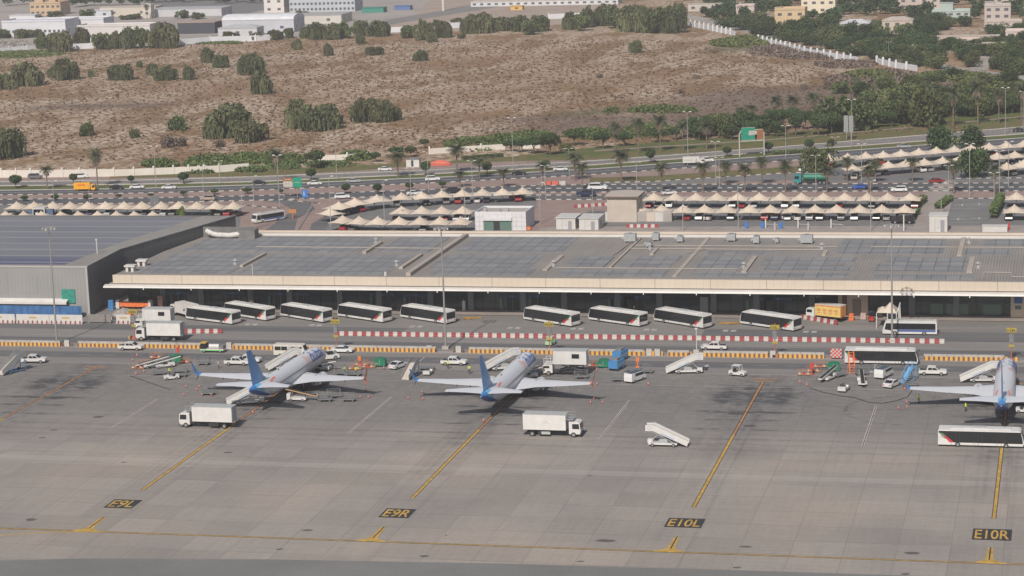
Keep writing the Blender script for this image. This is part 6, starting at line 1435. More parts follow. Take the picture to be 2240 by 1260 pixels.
# ---- parked cars: under the canopies and in the open
cols=['white','silver','black','grey','navy','grey','silver','black','white','red']
rc=random.Random(3)
def cg(kind,pt): return (kind+'_'+pt, make_car(kind,PAINT[pt]))
def car(px,py,kind,paint,rz,lb,grp=None,sc=1.0):
    k,mk=cg(kind,paint); p=G(px,py); place(k,mk,(p.x,p.y+.8,.07),rz,lb,'taxi' if paint=='taxi' else 'car',grp,scale=sc)
for p,h,rn,i in CPOS:
    for s in (-1,1):
        if rc.random()<.5:
            c=rc.choice(cols); k=rc.choice(['sedan','suv']); key,mk=cg(k,c); x=p.x+math.cos(h)*s*1.35; y=p.y+math.sin(h)*s*1.35-.6
            place(key,mk,(x,y,.07),h+math.pi/2*(1 if rc.random()<.5 else 3),'%s at the %s canopy\'s %s side, %s'%({'sedan':c+' saloon','suv':c+' off-roader'}[k],ORD[i],'left' if s<0 else 'right',rn),'car','cars parked under canopies')
HW=heading((300,418),(560,411)); 
car(253,415,'sedan','black',HW,'black pickup-like car behind the yellow truck on the highway'); car(298,414,'sedan','white',HW,'white car on the highway, first right of the black one'); car(368,415,'sedan','white',HW,'white car on the highway, second right of the black one')
car(565,405,'sedan','black',HW,'black car on the highway left of the brown and green sign'); car(687,406,'sedan','white',HW,'white car on the highway just right of the green sign'); car(772,401,'sedan','silver',HW+.05,'silver car on the highway above the canopies'); car(945,397,'suv','white',HW+.1,'white car on the highway above the middle canopies')
car(841,375,'sedan','white',.12,'white car on the far road left of the feathery palm'); car(1134,384,'sedan','black',.15,'black car on the highway by the small palms'); car(1225,375,'sedan','white',.15,'white car on the highway left of the tall palm')
car(75,392,'suv','grey',0,'grey car parked in front of the white boundary wall'); car(175,391,'suv','white',.3,'white off-roader parked in front of the white boundary wall')
car(454,440,'suv','sand',math.pi,'sand coloured pickup on the access road above the left canopies'); car(747,436,'suv','white',.3,'white car on the access road at the curved canopies'); car(905,428,'sedan','white',.1,'white car behind the curved canopy row'); car(993,423,'suv','black',.1,'black car behind the curved canopy row')
car(1307,417,'suv','white',0,'white off-roader on the access road left of the beige tower',sc=1.25); car(1281,431,'suv','navy',math.pi,'dark blue off-roader below the white one near the beige tower',sc=1.2); car(1462,427,'sedan','white',.5,'white car at the left end of the rear canopy row')
car(1880,414,'sedan','blue',math.pi,'bright blue car on the access road at the right'); car(1966,421,'suv','white',math.pi+.1,'white van-like car behind the right end of the rear canopy row'); car(2049,401,'sedan','red',.6,'red car leaving the upper car park'); car(1974,490,'suv','black',math.pi,'black off-roader in front of the right end of the front canopy row',sc=1.35)
car(1548,482,'sedan','white',1.5,'white car poking out of the front canopy row'); car(1717,480,'sedan','white',1.5,'white car beside a yellow taxi in the front canopy row'); car(1741,480,'suv','white',1.5,'white off-roader right of the yellow taxis')
for px,lb in ((1682,'yellow-orange taxi, first from left under the front canopy row'),(1704,'yellow-orange taxi, second from left under the front canopy row'),(1785,'yellow-orange taxi, rightmost under the front canopy row')): car(px,474,'sedan','taxi',0,lb,'taxis under the front canopy row')
car(1757,376,'suv','white',1.4,'white car parked on the traffic island lot'); car(1977,325,'sedan','silver',.12,'silver car on the highway above the upper canopies'); car(1870,394,'suv','sand',1.5,'pale car leaving the upper car park'); car(1545,356,'suv','white',.15,'white car ahead of the white lorry on the highway')
car(1130,437,'suv','red',.1,'dark red car right end of the curved canopy row'); car(1070,322*1.0+0,'sedan','white',.1,'x') if False else None
car(2230,289,'sedan','black',.15,'dark car on the highway at the right edge')
p=G(183,419); place('courier',make_courier,(p.x,p.y+1.2,.07),HW,'yellow courier truck with red lettering on the highway','truck',scale=.68)
p=G(1518,362); place('lorry2',make_lorry,(p.x,p.y+1.2,.07),.13,'white box lorry on the highway at the centre right','truck',scale=.8)
p=G(1775,404); place('tanker',make_tanker,(p.x,p.y+1.2,.07),math.pi,'green tanker truck with teal cab on the access road','truck',scale=1.05)
p=G(583,486); place('city_bus',None,(p.x,p.y+1.5,.07),math.pi+.95,'white bus with dark windows on the exit road beside the grey hall','bus',scale=.9)
# ================================================================ LAMP POSTS, SIGNS
def make_lamp(arms=2):
    def f():
        o=empty('street_lamp'); m=MB(); m.cyl((0,0,0),(0,0,10),.13,.07,n=6); m.build('pole',mat('lamp_pole_grey',(.34,.33,.31),.5,.2),o)
        for s in ((1,-1) if arms==2 else (1,)):
            m=MB(); m.bar((0,0,9.9),(s*1.0,0,10.2),.08); a=m.build('arm',mat('lamp_pole_grey',0),o); m=MB(); m.box(s*1.0-.4,s*1.0+.4,-.16,.16,10.12,10.28); m.build('lamp_head',LIPW,o)
        return o
    return f
def lamp(px,py,top,lb,arms=2,grp='street lamps'):
    p=G(px,py); h=HT(px,py,top); place('lamp%d'%arms,make_lamp(arms),(p.x,p.y,.05),.12,lb,'street lamp',grp,scale=(1,1,h/10.2))
for px,py,top,nm in ((119,455,395,'behind the canopy row at the far left'),(197,455,405,'right of the yellow truck'),(342,409,320,'with a base in the median right of two white cars'),(447,452,363,'above the sand coloured pickup'),(481,402,352,'beside the white boundary wall end'),(556,455,385,'above the right canopies behind the hall'),(612,455,340,'left of the brown and green sign'),(737,392,296,'tallest one beside the small round tree'),(724,497,386,'crossing the white car and sideways canopy'),(529,448,410,'short one above the canopies behind the hall'),(842,499,395,'in front of the curved canopy row'),(899,430,368,'behind the curved canopy row'),(938,420,332,'with wide head above the white kiosk'),(1019,503,395,'just left of the white pavilion'),(1034,425,352,'crossing the curved canopy row'),(1123,372,258,'tall one at the left of the dark trees'),(1182,490,400,'right of the white pavilion roof'),(1194,435,362,'left of the red and white barriers'),(1246,392,325,'behind the twin palms'),(1297,470,412,'left of the beige tower'),(1358,400,345,'beside the wide palm'),(1394,436,355,'right behind the beige tower'),(1494,505,452,'in front of the front canopy row'),(1505,345,245,'tall one above the white lorry'),(1566,402,310,'left of the sign gantry by the highway'),(1574,412,345,'beside the traffic island'),(1615,500,405,'between canopy rows near the taxis'),(1719,345,275,'right of the sign gantry'),(1827,350,300,'left of the upper car park'),(1785,423,340,'in front of the green tanker'),(1863,322,218,'tall one beside the grey sign back'),(1905,505,395,'at the right end of the front canopies'),(1885,400,315,'in the upper car park'),(2121,432,315,'tall white one right of the big round tree'),(2059,470,400,'above the tall cabinet'),(2075,430,362,'right of the red car'),(2186,435,330,'near the right-hand round shrubs'),(2174,465,378,'beside the clipped hedge'),(2199,296,192,'tall one at the upper right by the highway'),(2206,410,310,'at the far right of the upper car park'),(2238,280,200,'at the right edge by the palms'),(1944,128,92,'near the villas behind the white wall'),(2002,128,99,'right one near the villas behind the white wall'),(1752,50,20,'far left one among the villa trees')):
    lamp(px,py,top,'street lamp '+nm,1 if top>384 else 2)
# very tall white mast far away
p=G(970,24); m=MB(); m.cyl((0,0,0),(0,0,40),.9,.5,n=8); o=m.build('far_mast',LIPW); o.location=p; tag(o,'thick white mast by the far street at the top','mast')
SGR=mat('sign_green',(.01,.24,.15),.5); SBR=mat('sign_brown',(.27,.11,.045),.5); SBL=mat('sign_panel_blue',(.04,.16,.45),.5); SGY=mat('sign_back_grey',(.27,.27,.265),.5,.2)
# gantry
a=G(1618,343);b=G(1673,338); o=empty('sign_gantry',(a.x,a.y,.05),math.atan2(b.y-a.y,b.x-a.x)-.25); L=8.2; H=8.6
m=MB(); m.cyl((0,0,0),(0,0,H-1.2),.22,n=8); m.cyl((L,0,0),(L,0,H-1.2),.22,n=8); m.cyl((0,0,H-1.2),(.8,0,H),.2,n=8); m.cyl((L,0,H-1.2),(L-.8,0,H),.2,n=8); m.bar((.8,0,H),(L-.8,0,H),.3); m.bar((.4,-.3,H-3.6),(L-.4,-.3,H-3.6),.25); m.build('frame',mat('gantry_beige',(.42,.39,.34),.5),o)
for x0,x1,z0,z1,mt in ((.6,3.0,H-3.3,H+.9,SGR),(3.05,5.1,H-3.3,H-1.6,SGR),(3.05,5.1,H-.3,H+.9,SGR),(3.05,5.8,H-1.55,H-.35,BWH),(5.85,7.9,H-3.3,H+.1,SBR)):
    m=MB(); m.box(x0,x1,-.32,-.22,z0,z1,0); m.bar((x0+.3,-.34,(z0+z1)/2),(x1-.3,-.34,(z0+z1)/2),.18,.02,1); m.box(x0,x1,-.335,-.32,z1-.1,z1,1); m.box(x0,x1,-.335,-.32,z0,z0+.1,1); m.build('panel',[mt,BWH],o)
tag(o,'tall highway sign gantry with green, white and brown panels','sign')
# pole sign left: brown/white + green + blue
p=G(622,432); o=empty('road_sign',(p.x,p.y,.05)); m=MB(); m.cyl((0,0,0),(0,0,4.6),.12,n=6); m.cyl((4.2,0,0),(4.2,0,4.6),.12,n=6); m.build('pole',SIL,o)
for x0,x1,z0,z1,mt in ((.0,2.9,3.3,4.9,BWH),(.0,2.9,4.95,6.1,SBR),(.0,2.9,2.95,3.25,SBR),(3.1,5.8,3.1,6.1,SGR)):
    m=MB(); m.box(x0,x1,-.2,-.13,z0,z1,0); m.box(x0+.4,x1-.4,-.215,-.2,(z0+z1)/2-.05,(z0+z1)/2+.08,1); m.build('panel',[mt,BWH if mt is not BWH else SBR],o)
tag(o,'road sign with brown, white and green panels above the exit road','sign')
p=G(674,447); o=empty('road_sign',(p.x,p.y,.05)); m=MB(); m.cyl((0,0,0),(0,0,4.2),.1,n=6); m.build('pole',SIL,o); m=MB(); m.box(-1.7,.2,-.2,-.1,2.0,4.3); m.box(-1.2,-.9,-.22,-.2,2.5,3.9,1); m.build('panel',[SBL,BWH],o); tag(o,'small blue road sign right of the green one','sign')
p=G(1861,306); o=empty('road_sign',(p.x-.8,p.y,.05)); m=MB(); m.cyl((-.6,0,0),(-.6,0,4),.15,n=6); m.cyl((.9,0,0),(.9,0,4),.15,n=6); m.build('pole',SGY,o)
for x in (-.75,.95): m=MB(); m.box(x-.75,x+.75,-.1,.1,2.6,8.3); m.build('panel',SGY,o)
tag(o,'back of a tall grey double road sign beside the highway','sign')
o=empty('road_sign',(G(341,470).x,G(341,470).y,.05)); m=MB(); m.cyl((0,0,0),(0,0,4),.15,n=6); m.bar((.5,0,1.2),(3.4,0,3.6),.18); m.build('pole',SGY,o); m=MB(); m.box(-1.5,1.4,-.1,.1,1.2,5.6); m.build('panel',mat('sign_back_dark',(.12,.125,.14),.5),o); m=MB(); 
for x in (-.9,-.1,.7): m.bar((x,-.12,1.3),(x,-.12,5.5),.08)
m.build('rib',SGY,o); tag(o,'dark back of a sign panel rising above the grey hall roof','sign')
o=empty('blue_gantry',(G(88,478).x,G(88,478).y,.05)); m=MB(); m.box(-1.6,2.2,-1.4,1.4,2.9,3.3); m.build('roof',KIO,o); m=MB(); m.bar((-1.5,-1.3,0),(-1.5,-1.3,2.9),.2); m.bar((2.1,-1.3,0),(2.1,-1.3,3.6),.3); m.build('post',LIPW,o); m=MB(); m.box(2.4,4.4,-.6,.6,.6,2.8); m.box(-3.2,-1.7,-.6,.6,.6,2.5); m.build('blue_screen',mat('slate_blue',(.09,.13,.20),.5),o); tag(o,'white gate booth with blue screens between the left canopies','booth')
# barriers and small things behind the terminal
row((1256,455),(1330,450),'red and white row left of the beige tower')
row((1370,498),(1440,498),'short row behind the terminal plant units')
for k,(px,py,lb) in enumerate(((1199,405,'left large red plastic barrier by the palms'),(1215,405,'right large red plastic barrier by the palms'))):
    p=G(px,py); m=MB(); m.prism([(-.4,0),(.4,0),(.3,1.2),(-.3,1.2)],-1.0,1.0,0,'x'); o=m.build('barrier_block',mat('coral_red',(.50,.12,.08),.6)); o.location=(p.x,p.y,.1); tag(o,lb,'barrier')
for k,(px,py) in enumerate(((1207,404),(1223,404),(1231,404),(1192,405))):
    p=G(px,py); m=MB(); m.prism([(-.4,0),(.4,0),(.3,1.1),(-.3,1.1)],-.9,.9,0,'x'); o=m.build('barrier_block',BWH); o.location=(p.x,p.y,.1); tag(o,'white plastic barrier, %s of the cluster by the palms'%ORD[k],'barrier','white barriers by the palms')
p=G(964,362); o=empty('red_tent',(p.x,p.y,.05)); m=MB(); m.loft([[(math.cos(2*math.pi*i/14)*3.6*r,math.sin(2*math.pi*i/14)*1.2*r,z) for i in range(14)] for r,z in ((1,0),(1,.8),(.75,1.3),(.3,1.7))]); m.build('cover',mat('coral_red',0),o); tag(o,'low coral-red covered stack on the pink verge','cover')
p=G(905,365); o=empty('white_kiosk',(p.x,p.y,.05)); m=MB(); m.box(-2.2,2.2,-1.2,1.2,0,2.6); m.build('wall',LIPW,o); m=MB(); m.box(-2.4,2.4,-1.4,1.4,2.6,2.8); m.build('roof',GRY,o); m=MB(); m.box(-.5,.3,-1.23,-1.2,.2,2.3); m.build('door',GLA,o); tag(o,'small white kiosk with dark door behind the feathery palm','kiosk')
for px,lb in ((1668,'first from left blue ticket machine behind the terminal'),(1633+0,'blue ticket machine further left behind the terminal'),(1708,'blue ticket machine right of a white gate post')): 
    p=G(px,500); m=MB(); m.box(-.4,.4,-.3,.3,0,1.7); o=m.build('ticket_machine',SBL); o.location=(p.x,p.y,.07); tag(o,lb,'machine')
for i,px in enumerate((1675,1746,1818,1977)):
    p=G(px,499 if i<3 else 505); o=empty('gate_post',(p.x,p.y,.05)); m=MB(); m.box(-.15,.15,-.15,.15,0,2.4 if i<3 else 4.2); m.build('post',LIPW,o)
    if i<3: m=MB(); m.bar((.1,0,1.1),(3.2,0,.9),.08); m.build('boom',LIPW,o)
    tag(o,['white gate post with boom, left of three behind the terminal','white gate post with boom, middle of three','white gate post with boom, right of three','tall white post beside the black off-roader'][i],'gate')
for i,px in enumerate((1695,1768,2207)):
    p=G(px,503); m=MB(); m.cyl((0,0,0),(0,0,1.9),.28,.22,n=8); o=m.build('striped_post',BWH if i<2 else RED); o.location=(p.x,p.y,.07); tag(o,['white striped post left of the gates middle','white striped post near the right gate','red post beside the low wide cabinet'][i],'post')
p=G(1155,502); m=MB(); m.prism([(-1.2,0),(1.4,0),(1.5,.5),(.2,1.1),(-.9,.9)],-.5,.5); o=m.build('orange_digger_bucket',ORG); o.location=(p.x-.5,p.y-.6,.1); tag(o,'orange scrap bucket at the corner of the white pavilion','bucket')
for px,py,h,lb in ((641,478,3.2,'orange sign board on the triangular island at the exit road'),(1161,505,0,'')):
    if h: 
        p=G(px,py); o=empty('orange_board',(p.x,p.y,.06)); m=MB(); m.bar((0,0,0),(0,0,1.6),.2); m.build('post',ORG,o); m=MB(); m.box(-1.1,1.1,-.1,.1,1.5,2.6); m.build('board',mat('board_orange_brown',(.42,.19,.07),.6),o); tag(o,lb,'sign')
# island fence rails
for (a,b,lb) in (((650,505),(682,455),'grey railing along the right side of the exit road'),((560,505),(630,478),'grey railing beside the white bus on the exit road')):
    A=G(*a);B=G(*b); m=MB(); m.bar((A.x,A.y,1.0),(B.x,B.y,1.0),.1); m.bar((A.x,A.y,.5),(B.x,B.y,.5),.06); k=int((B-A).length/1.5)
    for i in range(k+1): q=A.lerp(B,i/k); m.bar((q.x,q.y,0),(q.x,q.y,1.0),.07)
    tag(m.build('railing',SIL),lb,'railing')
def fence_line(pl,x0,x1,h,lb,step=26,mt=None):
    m=MB(); x=x0; prev=None
    while x<=x1:
        q=G(x,interp(pl,x)); m.bar((q.x,q.y,0),(q.x,q.y,h),.09)
        if prev:
            for z in (h-.05,h*.55): m.bar((prev.x,prev.y,z),(q.x,q.y,z),.05)
        prev=q; x+=step
    tag(m.build('railing',mt or mat('fence_grey',(.22,.22,.22),.6)),lb,'railing')
fence_line(shift(R1n,-4),0,1500,1.3,'long thin railing along the far road',16); fence_line(shift(R1n,-4),1880,2240,1.3,'thin railing on the median at the upper right',9)
# ================================================================ WALLS
WALLW=mat('wall_white',(.58,.54,.49),.8,0,.08,.15); WALLC=mat('wall_pale_blue_white',(.56,.57,.60),.8,0,.08,.15)
def wall_line(pl,h,mt,lb,post=4.2,cap=.5,pw=.55):
    o=empty('boundary_wall',G(*pl[0])); o0=o.location; m=MB(); ps=MB(); 
    for a,b in zip(pl,pl[1:]):
        A=G(*a)-o0;B=G(*b)-o0; m.bar((A.x,A.y,h/2),(B.x,B.y,h/2),.25,h); L=(B-A).length; k=max(1,int(L/post))
        for i in range(k):
            q=A.lerp(B,i/k); pb=MB(); pb.box(q.x-pw/2,q.x+pw/2,q.y-pw/2,q.y+pw/2,0,h+cap); pb.prism([(q.x-pw*.6,h+cap),(q.x+pw*.6,h+cap),(q.x,h+cap+.35)],q.y-pw*.5,q.y+pw*.5); pb.build('pillar',mt,o)
    m.build('wall',mt,o); tag(o,lb,'wall')
wall_line([(-60,389),(100,388),(250,386)],2.5,WALLW,'long white boundary wall with pillars, left stretch',post=5.0)
wall_line([(250,386),(380,381),(480,377),(545,372)],2.3,WALLW,'white boundary wall with pillars, stretch in front of green shrubs',post=5.0)
wall_line([(690,352),(760,350),(812,344)],1.9,WALLW,'white wall piece behind the big dark roadside tree',post=6)
wall_line([(940,337),(1000,333),(1105,327)],1.9,WALLW,'white wall piece between palms left of the dark tree row',post=6)
wall_line([(1145,325),(1182,324)],2.2,WALLW,'short white wall piece under the dark tree row',post=5)
wall_line([(2090,252),(2115,249)],2.4,WALLW,'short white wall piece near the upper right palms',post=6)
wall_line([(1486,52),(1500,56)],2.6,WALLC,'tiny white wall fragment beside the big ghaf trees',post=3.5)
wall_line([(1511,57),(1560,68),(1608,78)],2.6,WALLC,'white crenellated wall, upper left stretch',post=7,cap=.8,pw=.9)
wall_line([(1659,91),(1760,117),(1876,137)],2.6,WALLC,'white crenellated wall, long middle stretch by the villa trees',post=7,cap=.8,pw=.9)
wall_line([(1918,139),(1960,149),(2006,156)],2.6,WALLC,'white crenellated wall, lower right stretch',post=6.5,cap=.8,pw=.9)
wall_line([(-60,118),(60,108),(80,106)],2.0,WALLC,'pale wall at the far left edge of the desert',post=9); wall_line([(150,108),(205,106)],3,WALLC,'pale wall between the far left trees',post=9); wall_line([(395,98),(460,93),(560,90),(640,84)],3.2,WALLC,'long pale wall along the far desert edge below the hangars',post=9)
wall_line([(780,74),(830,72),(880,70)],3,WALLC,'pale wall piece among the far trees',post=9); wall_line([(985,62),(1020,60)],3.2,WALLC,'pale wall piece left of the big far tree',post=9); wall_line([(1200,42),(1290,38)],3,WALLC,'pale wall piece at the far sand patch',post=9)
# ================================================================ TREES
gd='ghaf trees in the desert'
for px,py,w,top,lb in ((508,300,115,232,'big drooping ghaf tree, largest left of centre in the desert'),(548,309,90,262,'smaller ghaf tree overlapping the largest one'),(572,205,58,157,'upright ghaf tree below the upper cluster'),(550,163,64,116,'ghaf tree above the upright one'),(484,148,38,118,'ghaf tree, lower right of a pair near the top'),(453,137,34,106,'ghaf tree, upper left of a pair near the top'),(413,175,28,142,'narrow upright ghaf tree right of a wide one'),(363,175,52,144,'wide ghaf tree right of its small partner'),(334,166,26,138,'small ghaf tree joined to a wide one'),(262,175,64,140,'ghaf tree in the upper left desert'),(143,174,60,130,'ghaf tree second from the left in the upper desert'),(115,170,26,146,'little ghaf tree attached to its left'),(60,187,82,137,'spreading ghaf tree at the upper left'),(8,196,46,160,'ghaf tree at the left edge'),(15,346,95,279,'large ghaf tree cut off by the left edge'),(655,280,62,220,'left ghaf tree of the central pair'),(697,284,98,226,'large ghaf tree of the central pair'),(733,272,44,246,'low ghaf tree filling the gap of the central group'),(802,266,72,214,'left ghaf tree of the right central group'),(842,266,64,217,'ghaf tree in the right central group'),(865,263,32,234,'low ghaf tree at the right end of the central group'),(650,109,24,84,'small ghaf tree near the far trees'),(718,122,24,95,'two-tier small ghaf tree'),(789,96,22,74,'small ghaf tree below the far wall'),(819,120,42,101,'low wide ghaf tree in the upper middle'),(922,133,36,111,'ghaf tree alone in the upper middle'),(1391,115,36,87,'lone round ghaf tree in the right desert')):
    tree('ghaf',px,py,w,top,lb,gd)
for px,py,w,top,lb,k in ((192,297,44,266,'green bush in the left desert','bush'),(296,301,32,280,'small green bush right of it','bush'),(387,285,62,252,'broad green bush left of the largest tree','bush'),(375,320,72,295,'dark spiky bush below the broad one','dbush'),(480,322,34,305,'brown dry bush left of the green strip','dbush'),(199,168,20,152,'grey bush in the upper left desert','bush'),(306,147,20,132,'tiny grey bush between two trees','bush'),(1312,170,20,160,'tiny bush in the middle of the right desert','dbush'),(1523,173,20,162,'tiny dark bush in the right desert','dbush'),(1488,205,20,194,'low dry bush at the dark desert patch','dbush'),(1813,195,30,176,'grey bush below the crenellated wall','dbush'),(1335,247,50,232,'green bush above the palm row','bush'),(1760,196,24,184,'small dry bush left of the road trees','dbush')):
    tree(k,px,py,w,top,lb)
ft='dark trees along the far edge of the desert'
FTL=sorted([(128,113,66,68),(92,106,44,75),(180,98,40,62),(225,108,54,65),(253,106,36,70),(282,106,42,58),(308,105,44,57),(362,104,74,52),(10,84,40,62),(55,83,50,62),(85,82,30,64),(505,90,40,68),(560,89,30,66),(602,87,34,64),(630,84,30,60),(695,86,56,48),(668,84,36,56),(750,84,60,44),(728,86,44,52),(790,79,34,42),(830,79,56,47),(893,83,50,50),(927,88,44,44),(945,92,30,70),(972,82,42,48),(1012,84,22,70),(1030,72,50,36),(1048,73,66,27),(1080,66,50,38),(1110,66,60,35),(1140,68,60,34),(1165,76,44,44),(1185,68,56,32),(1248,64,40,28),(1268,68,48,24),(1285,60,36,14),(1330,56,64,8),(1356,62,60,18),(1385,68,70,14),(1412,70,70,10),(1440,72,70,6),(1470,72,60,12),(1490,62,44,4),(955,60,30,42),(1000,52,30,38)])
for i,(px,py,w,top) in enumerate(FTL): tree('ghaf' if i%3 else 'mid',px,py,w,top,'dark grey-green tree, %s%s from the left along the far desert edge'%('' if i<20 else 'over twenty and ' if i<40 else 'near the last and ',ORD[i%20]),ft)
md='small round trees on the median strips'
for px,py,w,top,lb in ((35,412,28,383,'at the far left of the median'),(161,402,18,380,'beside the white off-roader'),(287,402,15,384,'above the two white cars'),(54,440,17,428,'first in the lower row'),(121,439,17,426,'second in the lower row'),(191,439,17,426,'third in the lower row'),(260,433,14,425,'fourth in the lower row'),(330,431,14,423,'fifth in the lower row'),(402,402,25,377,'right of the long white wall'),(401,428,15,418,'above the left canopies'),(469,426,18,413,'above the sand pickup'),(541,424,22,411,'below the black car'),(681,394,23,369,'orange tinted one near the green sign'),(615,425,12,413,'left of the road sign'),(757,424,20,402,'nearest the silver car'),(826,425,20,402,'left of a lamp above the curved row'),(896,416,19,400,'under the white highway car'),(968,411,17,397,'left of the small palms'),(932,384,21,353,'below the wide lamp head'),(1423,357,23,325,'on the verge left of the lorry'),(1591,343,20,321,'left of the gantry'),(1681,335,22,311,'under the gantry right leg'),(1770,331,22,305,'on the median right of the gantry'),(1820,328,20,305,'on the median by the upper car park'),(1195,372,18,350,'by the red barriers'),(1066,383,22,354,'behind the palm above the curved row')):
    trunk_tree(px,py,w,top,'small round tree '+lb,md)
dk='dark round trees in the roadside garden'
for i,(px,py,w,top) in enumerate(((690,369,60,325),(822,354,30,331),(865,345,44,320),(899,344,34,318),(928,326,26,303),(1118,331,40,305),(1142,333,48,300),(1168,337,50,295),(1204,340,60,289),(1256,318,54,284),(1320,325,54,284),(1365,320,50,286),(1440,312,44,280),(1480,306,44,278),(1530,308,40,276),(1600,306,50,270),(1640,303,48,262),(1660,300,50,258),(1700,300,40,262),(1740,297,52,248),(1790,297,60,246),(1820,292,54,244),(1845,290,50,250),(1888,286,50,240),(1920,280,48,240),(1950,278,44,242),(1985,272,50,232),(2040,266,50,232),(2110,256,50,225),(2150,252,44,222),(2190,250,50,218),(2225,246,50,215))):
    tree('flat',px,py,w,top,'dark round-crowned tree, %s from the left in the roadside garden'%ORD[i],dk)
for px,py,w,top,lb,k in ((1861,286,125,195,'large feathery tree behind the grey sign back','mid'),(2018,276,110,180,'large feathery tree beside the palms at the upper right','mid'),(2054,330,68,276,'big clipped round tree above the upper car park, left of two','dark'),(2122,328,74,279,'big clipped round tree above the upper car park, right of two','dark'),(2128,389,78,321,'largest round dark tree inside the upper car park','dark'),(1790,385,66,318,'tall olive tree behind the green tanker','midr'),(1700,290,50,262,'olive tree with yellow tint right of the gantry','light'),(1240,330,34,312,'leafy pale tree in front of the dark tree row','light')):
    tree(k,px,py,w,top,lb)
for px,py,top,w,lb in ((104,414,360,30,'below the left wall'),(214,411,320,34,'tall one at the left in the median'),(608,400,320,42,'tall one above the boundary wall end'),(871,388,330,50,'brownish one near the white kiosk'),(1000,378,312,48,'tall one right of the red cover'),(1049,390,343,40,'greyish one above the curved canopies'),(1007,410,372,30,'short one above the middle canopies'),(1102,410,366,32,'short one right of the middle canopies'),(1188,408,349,30,'slim one above the pavilion'),(1258,396,330,46,'left one of twin palms by red barriers'),(1274,416,352,24,'right one of twin palms by red barriers'),(1359,400,322,48,'broad one left of the beige tower lamp'),(1448,420,352,24,'slim one above the rear canopy row'),(1347,338,262,34,'first in the garden row'),(1397,336,252,36,'second in the garden row'),(1445,334,247,38,'third in the garden row'),(1495,331,262,34,'fourth in the garden row'),(1546,328,262,40,'fifth in the garden row'),(1538,422,350,26,'slim one below the white lorry'),(1588,405,349,22,'slim one on the parking island'),(1630,421,354,22,'slim one right of the island'),(1667,405,339,38,'bushy one at the island middle'),(1718,421,345,24,'slim one left of the tanker'),(1809,422,360,32,'in front of the green tanker'),(1853,398,340,24,'slim one at the first slanted canopy'),(1901,421,357,30,'in front of the lower slanted row'),(1915,400,347,26,'between slanted canopies'),(1996,400,340,36,'at the middle of the lower slanted row'),(2086,424,345,38,'beside the red car'),(2176,427,355,26,'left of the right-edge canopies'),(1645,280,226,30,'beside the gantry top'),(1697,275,207,34,'left of three garden palms'),(1734,273,205,34,'middle of three garden palms'),(1779,270,199,36,'right of three garden palms'),(2085,278,187,38,'left one at the upper right'),(2139,273,168,44,'tallest one at the upper right'),(2185,272,190,32,'third one at the upper right'),(2234,268,176,34,'cut off by the right edge'),(90,62-0,32,10,'far one among the white buildings'),(322,42,7,12,'far one by the white chapel-like house')):
    palm(px,py,top,'date palm '+lb,wpx=w)
for px,py,w,top,lb in ((97*1,0,0,0,''),):
    pass
rz_=random.Random(21)
DKB_=[(1500+i*24+rz_.uniform(-8,8)) for i in range(31)]
for i,px in enumerate(DKB_):
    base=312-(px-1500)*.078; tree(rz_.choice(['flat','dark','midr']),px,base-rz_.uniform(6,16),rz_.uniform(40,60),base-rz_.uniform(50,62),'dark tree in the rear garden row by the highway, %s from the left'%ORD[i],'dark trees in the rear garden row')
for i,(px,py,w,top) in enumerate(((1840,205,50,172),(1880,212,54,176),(1935,200,50,166),(1990,196,54,160),(2035,212,56,176),(2090,235,60,196),(2140,228,60,188),(2195,238,64,198),(2235,232,60,190),(2150,190,50,158),(2205,186,50,152),(2045,186,48,156),(1995,222,60,182),(1905,232,60,196),(1960,228,50,196),(2060,222,60,186),(2110,205,50,172),(2165,225,60,190),(2215,212,60,176),(2230,165,50,132),(2180,150,44,122),(2080,172,50,146))): tree(rz_.choice(['mid','midr','dark']),px,py,w,top,'green tree in the shrub belt right of the desert, %s in the list of its clump'%ORD[i] if False else 'green tree standing in the shrub belt right of the desert','green trees in the right shrub belt')
# young green clumps by the canopies
for px,py,w,top,lb,k in ((397,478,26,446,'yellow-green bush left of the clipped one behind the hall','light'),(470,470,28,449,'clipped round green bush under the canopies behind the hall','bush')): tree(k,px,py,w,top,lb)
palm(362,470,448,'short palm-like plant at the canopies behind the hall','low palm plants',22)
def hedge(px0,py0,px1,py1,h,lb):
    a=G(px0,py0);b=G(px1,py1); rnd=random.Random(int(px0)); m=MB(); L=(b-a).length; w=2.2; d=(b-a).normalized(); nn=Vector((-d.y,d.x,0))
    for _ in range(int(L*110)): leaf(m,a+d*rnd.uniform(0,L)+nn*rnd.uniform(-w/2,w/2)+Vector((0,0,h*rnd.uniform(.1,1)**.5)),.35,rnd)
    tag(m.build('hedge',F_BUSH,fix=False),lb,'hedge')
for q in ((2001,457,2022,440,1.8,'clipped hedge at the right end of the rear canopy row'),(1985,480,2008,468,1.8,'clipped hedge at the right end of the front canopy row'),(2052,458,2078,438,1.5,'clipped hedge left of the bay markings'),(2172,480,2190,446,3.2,'tall clipped hedge between bay markings and right canopies'),(1690,338,1830,333,1.3,'low hedge strip under the highway signs'),(700,362,760,358,1.2,'low hedge behind the pink verge'),(1010,350,1100,343,1.2,'low hedge right of the tall palm')): hedge(*q)
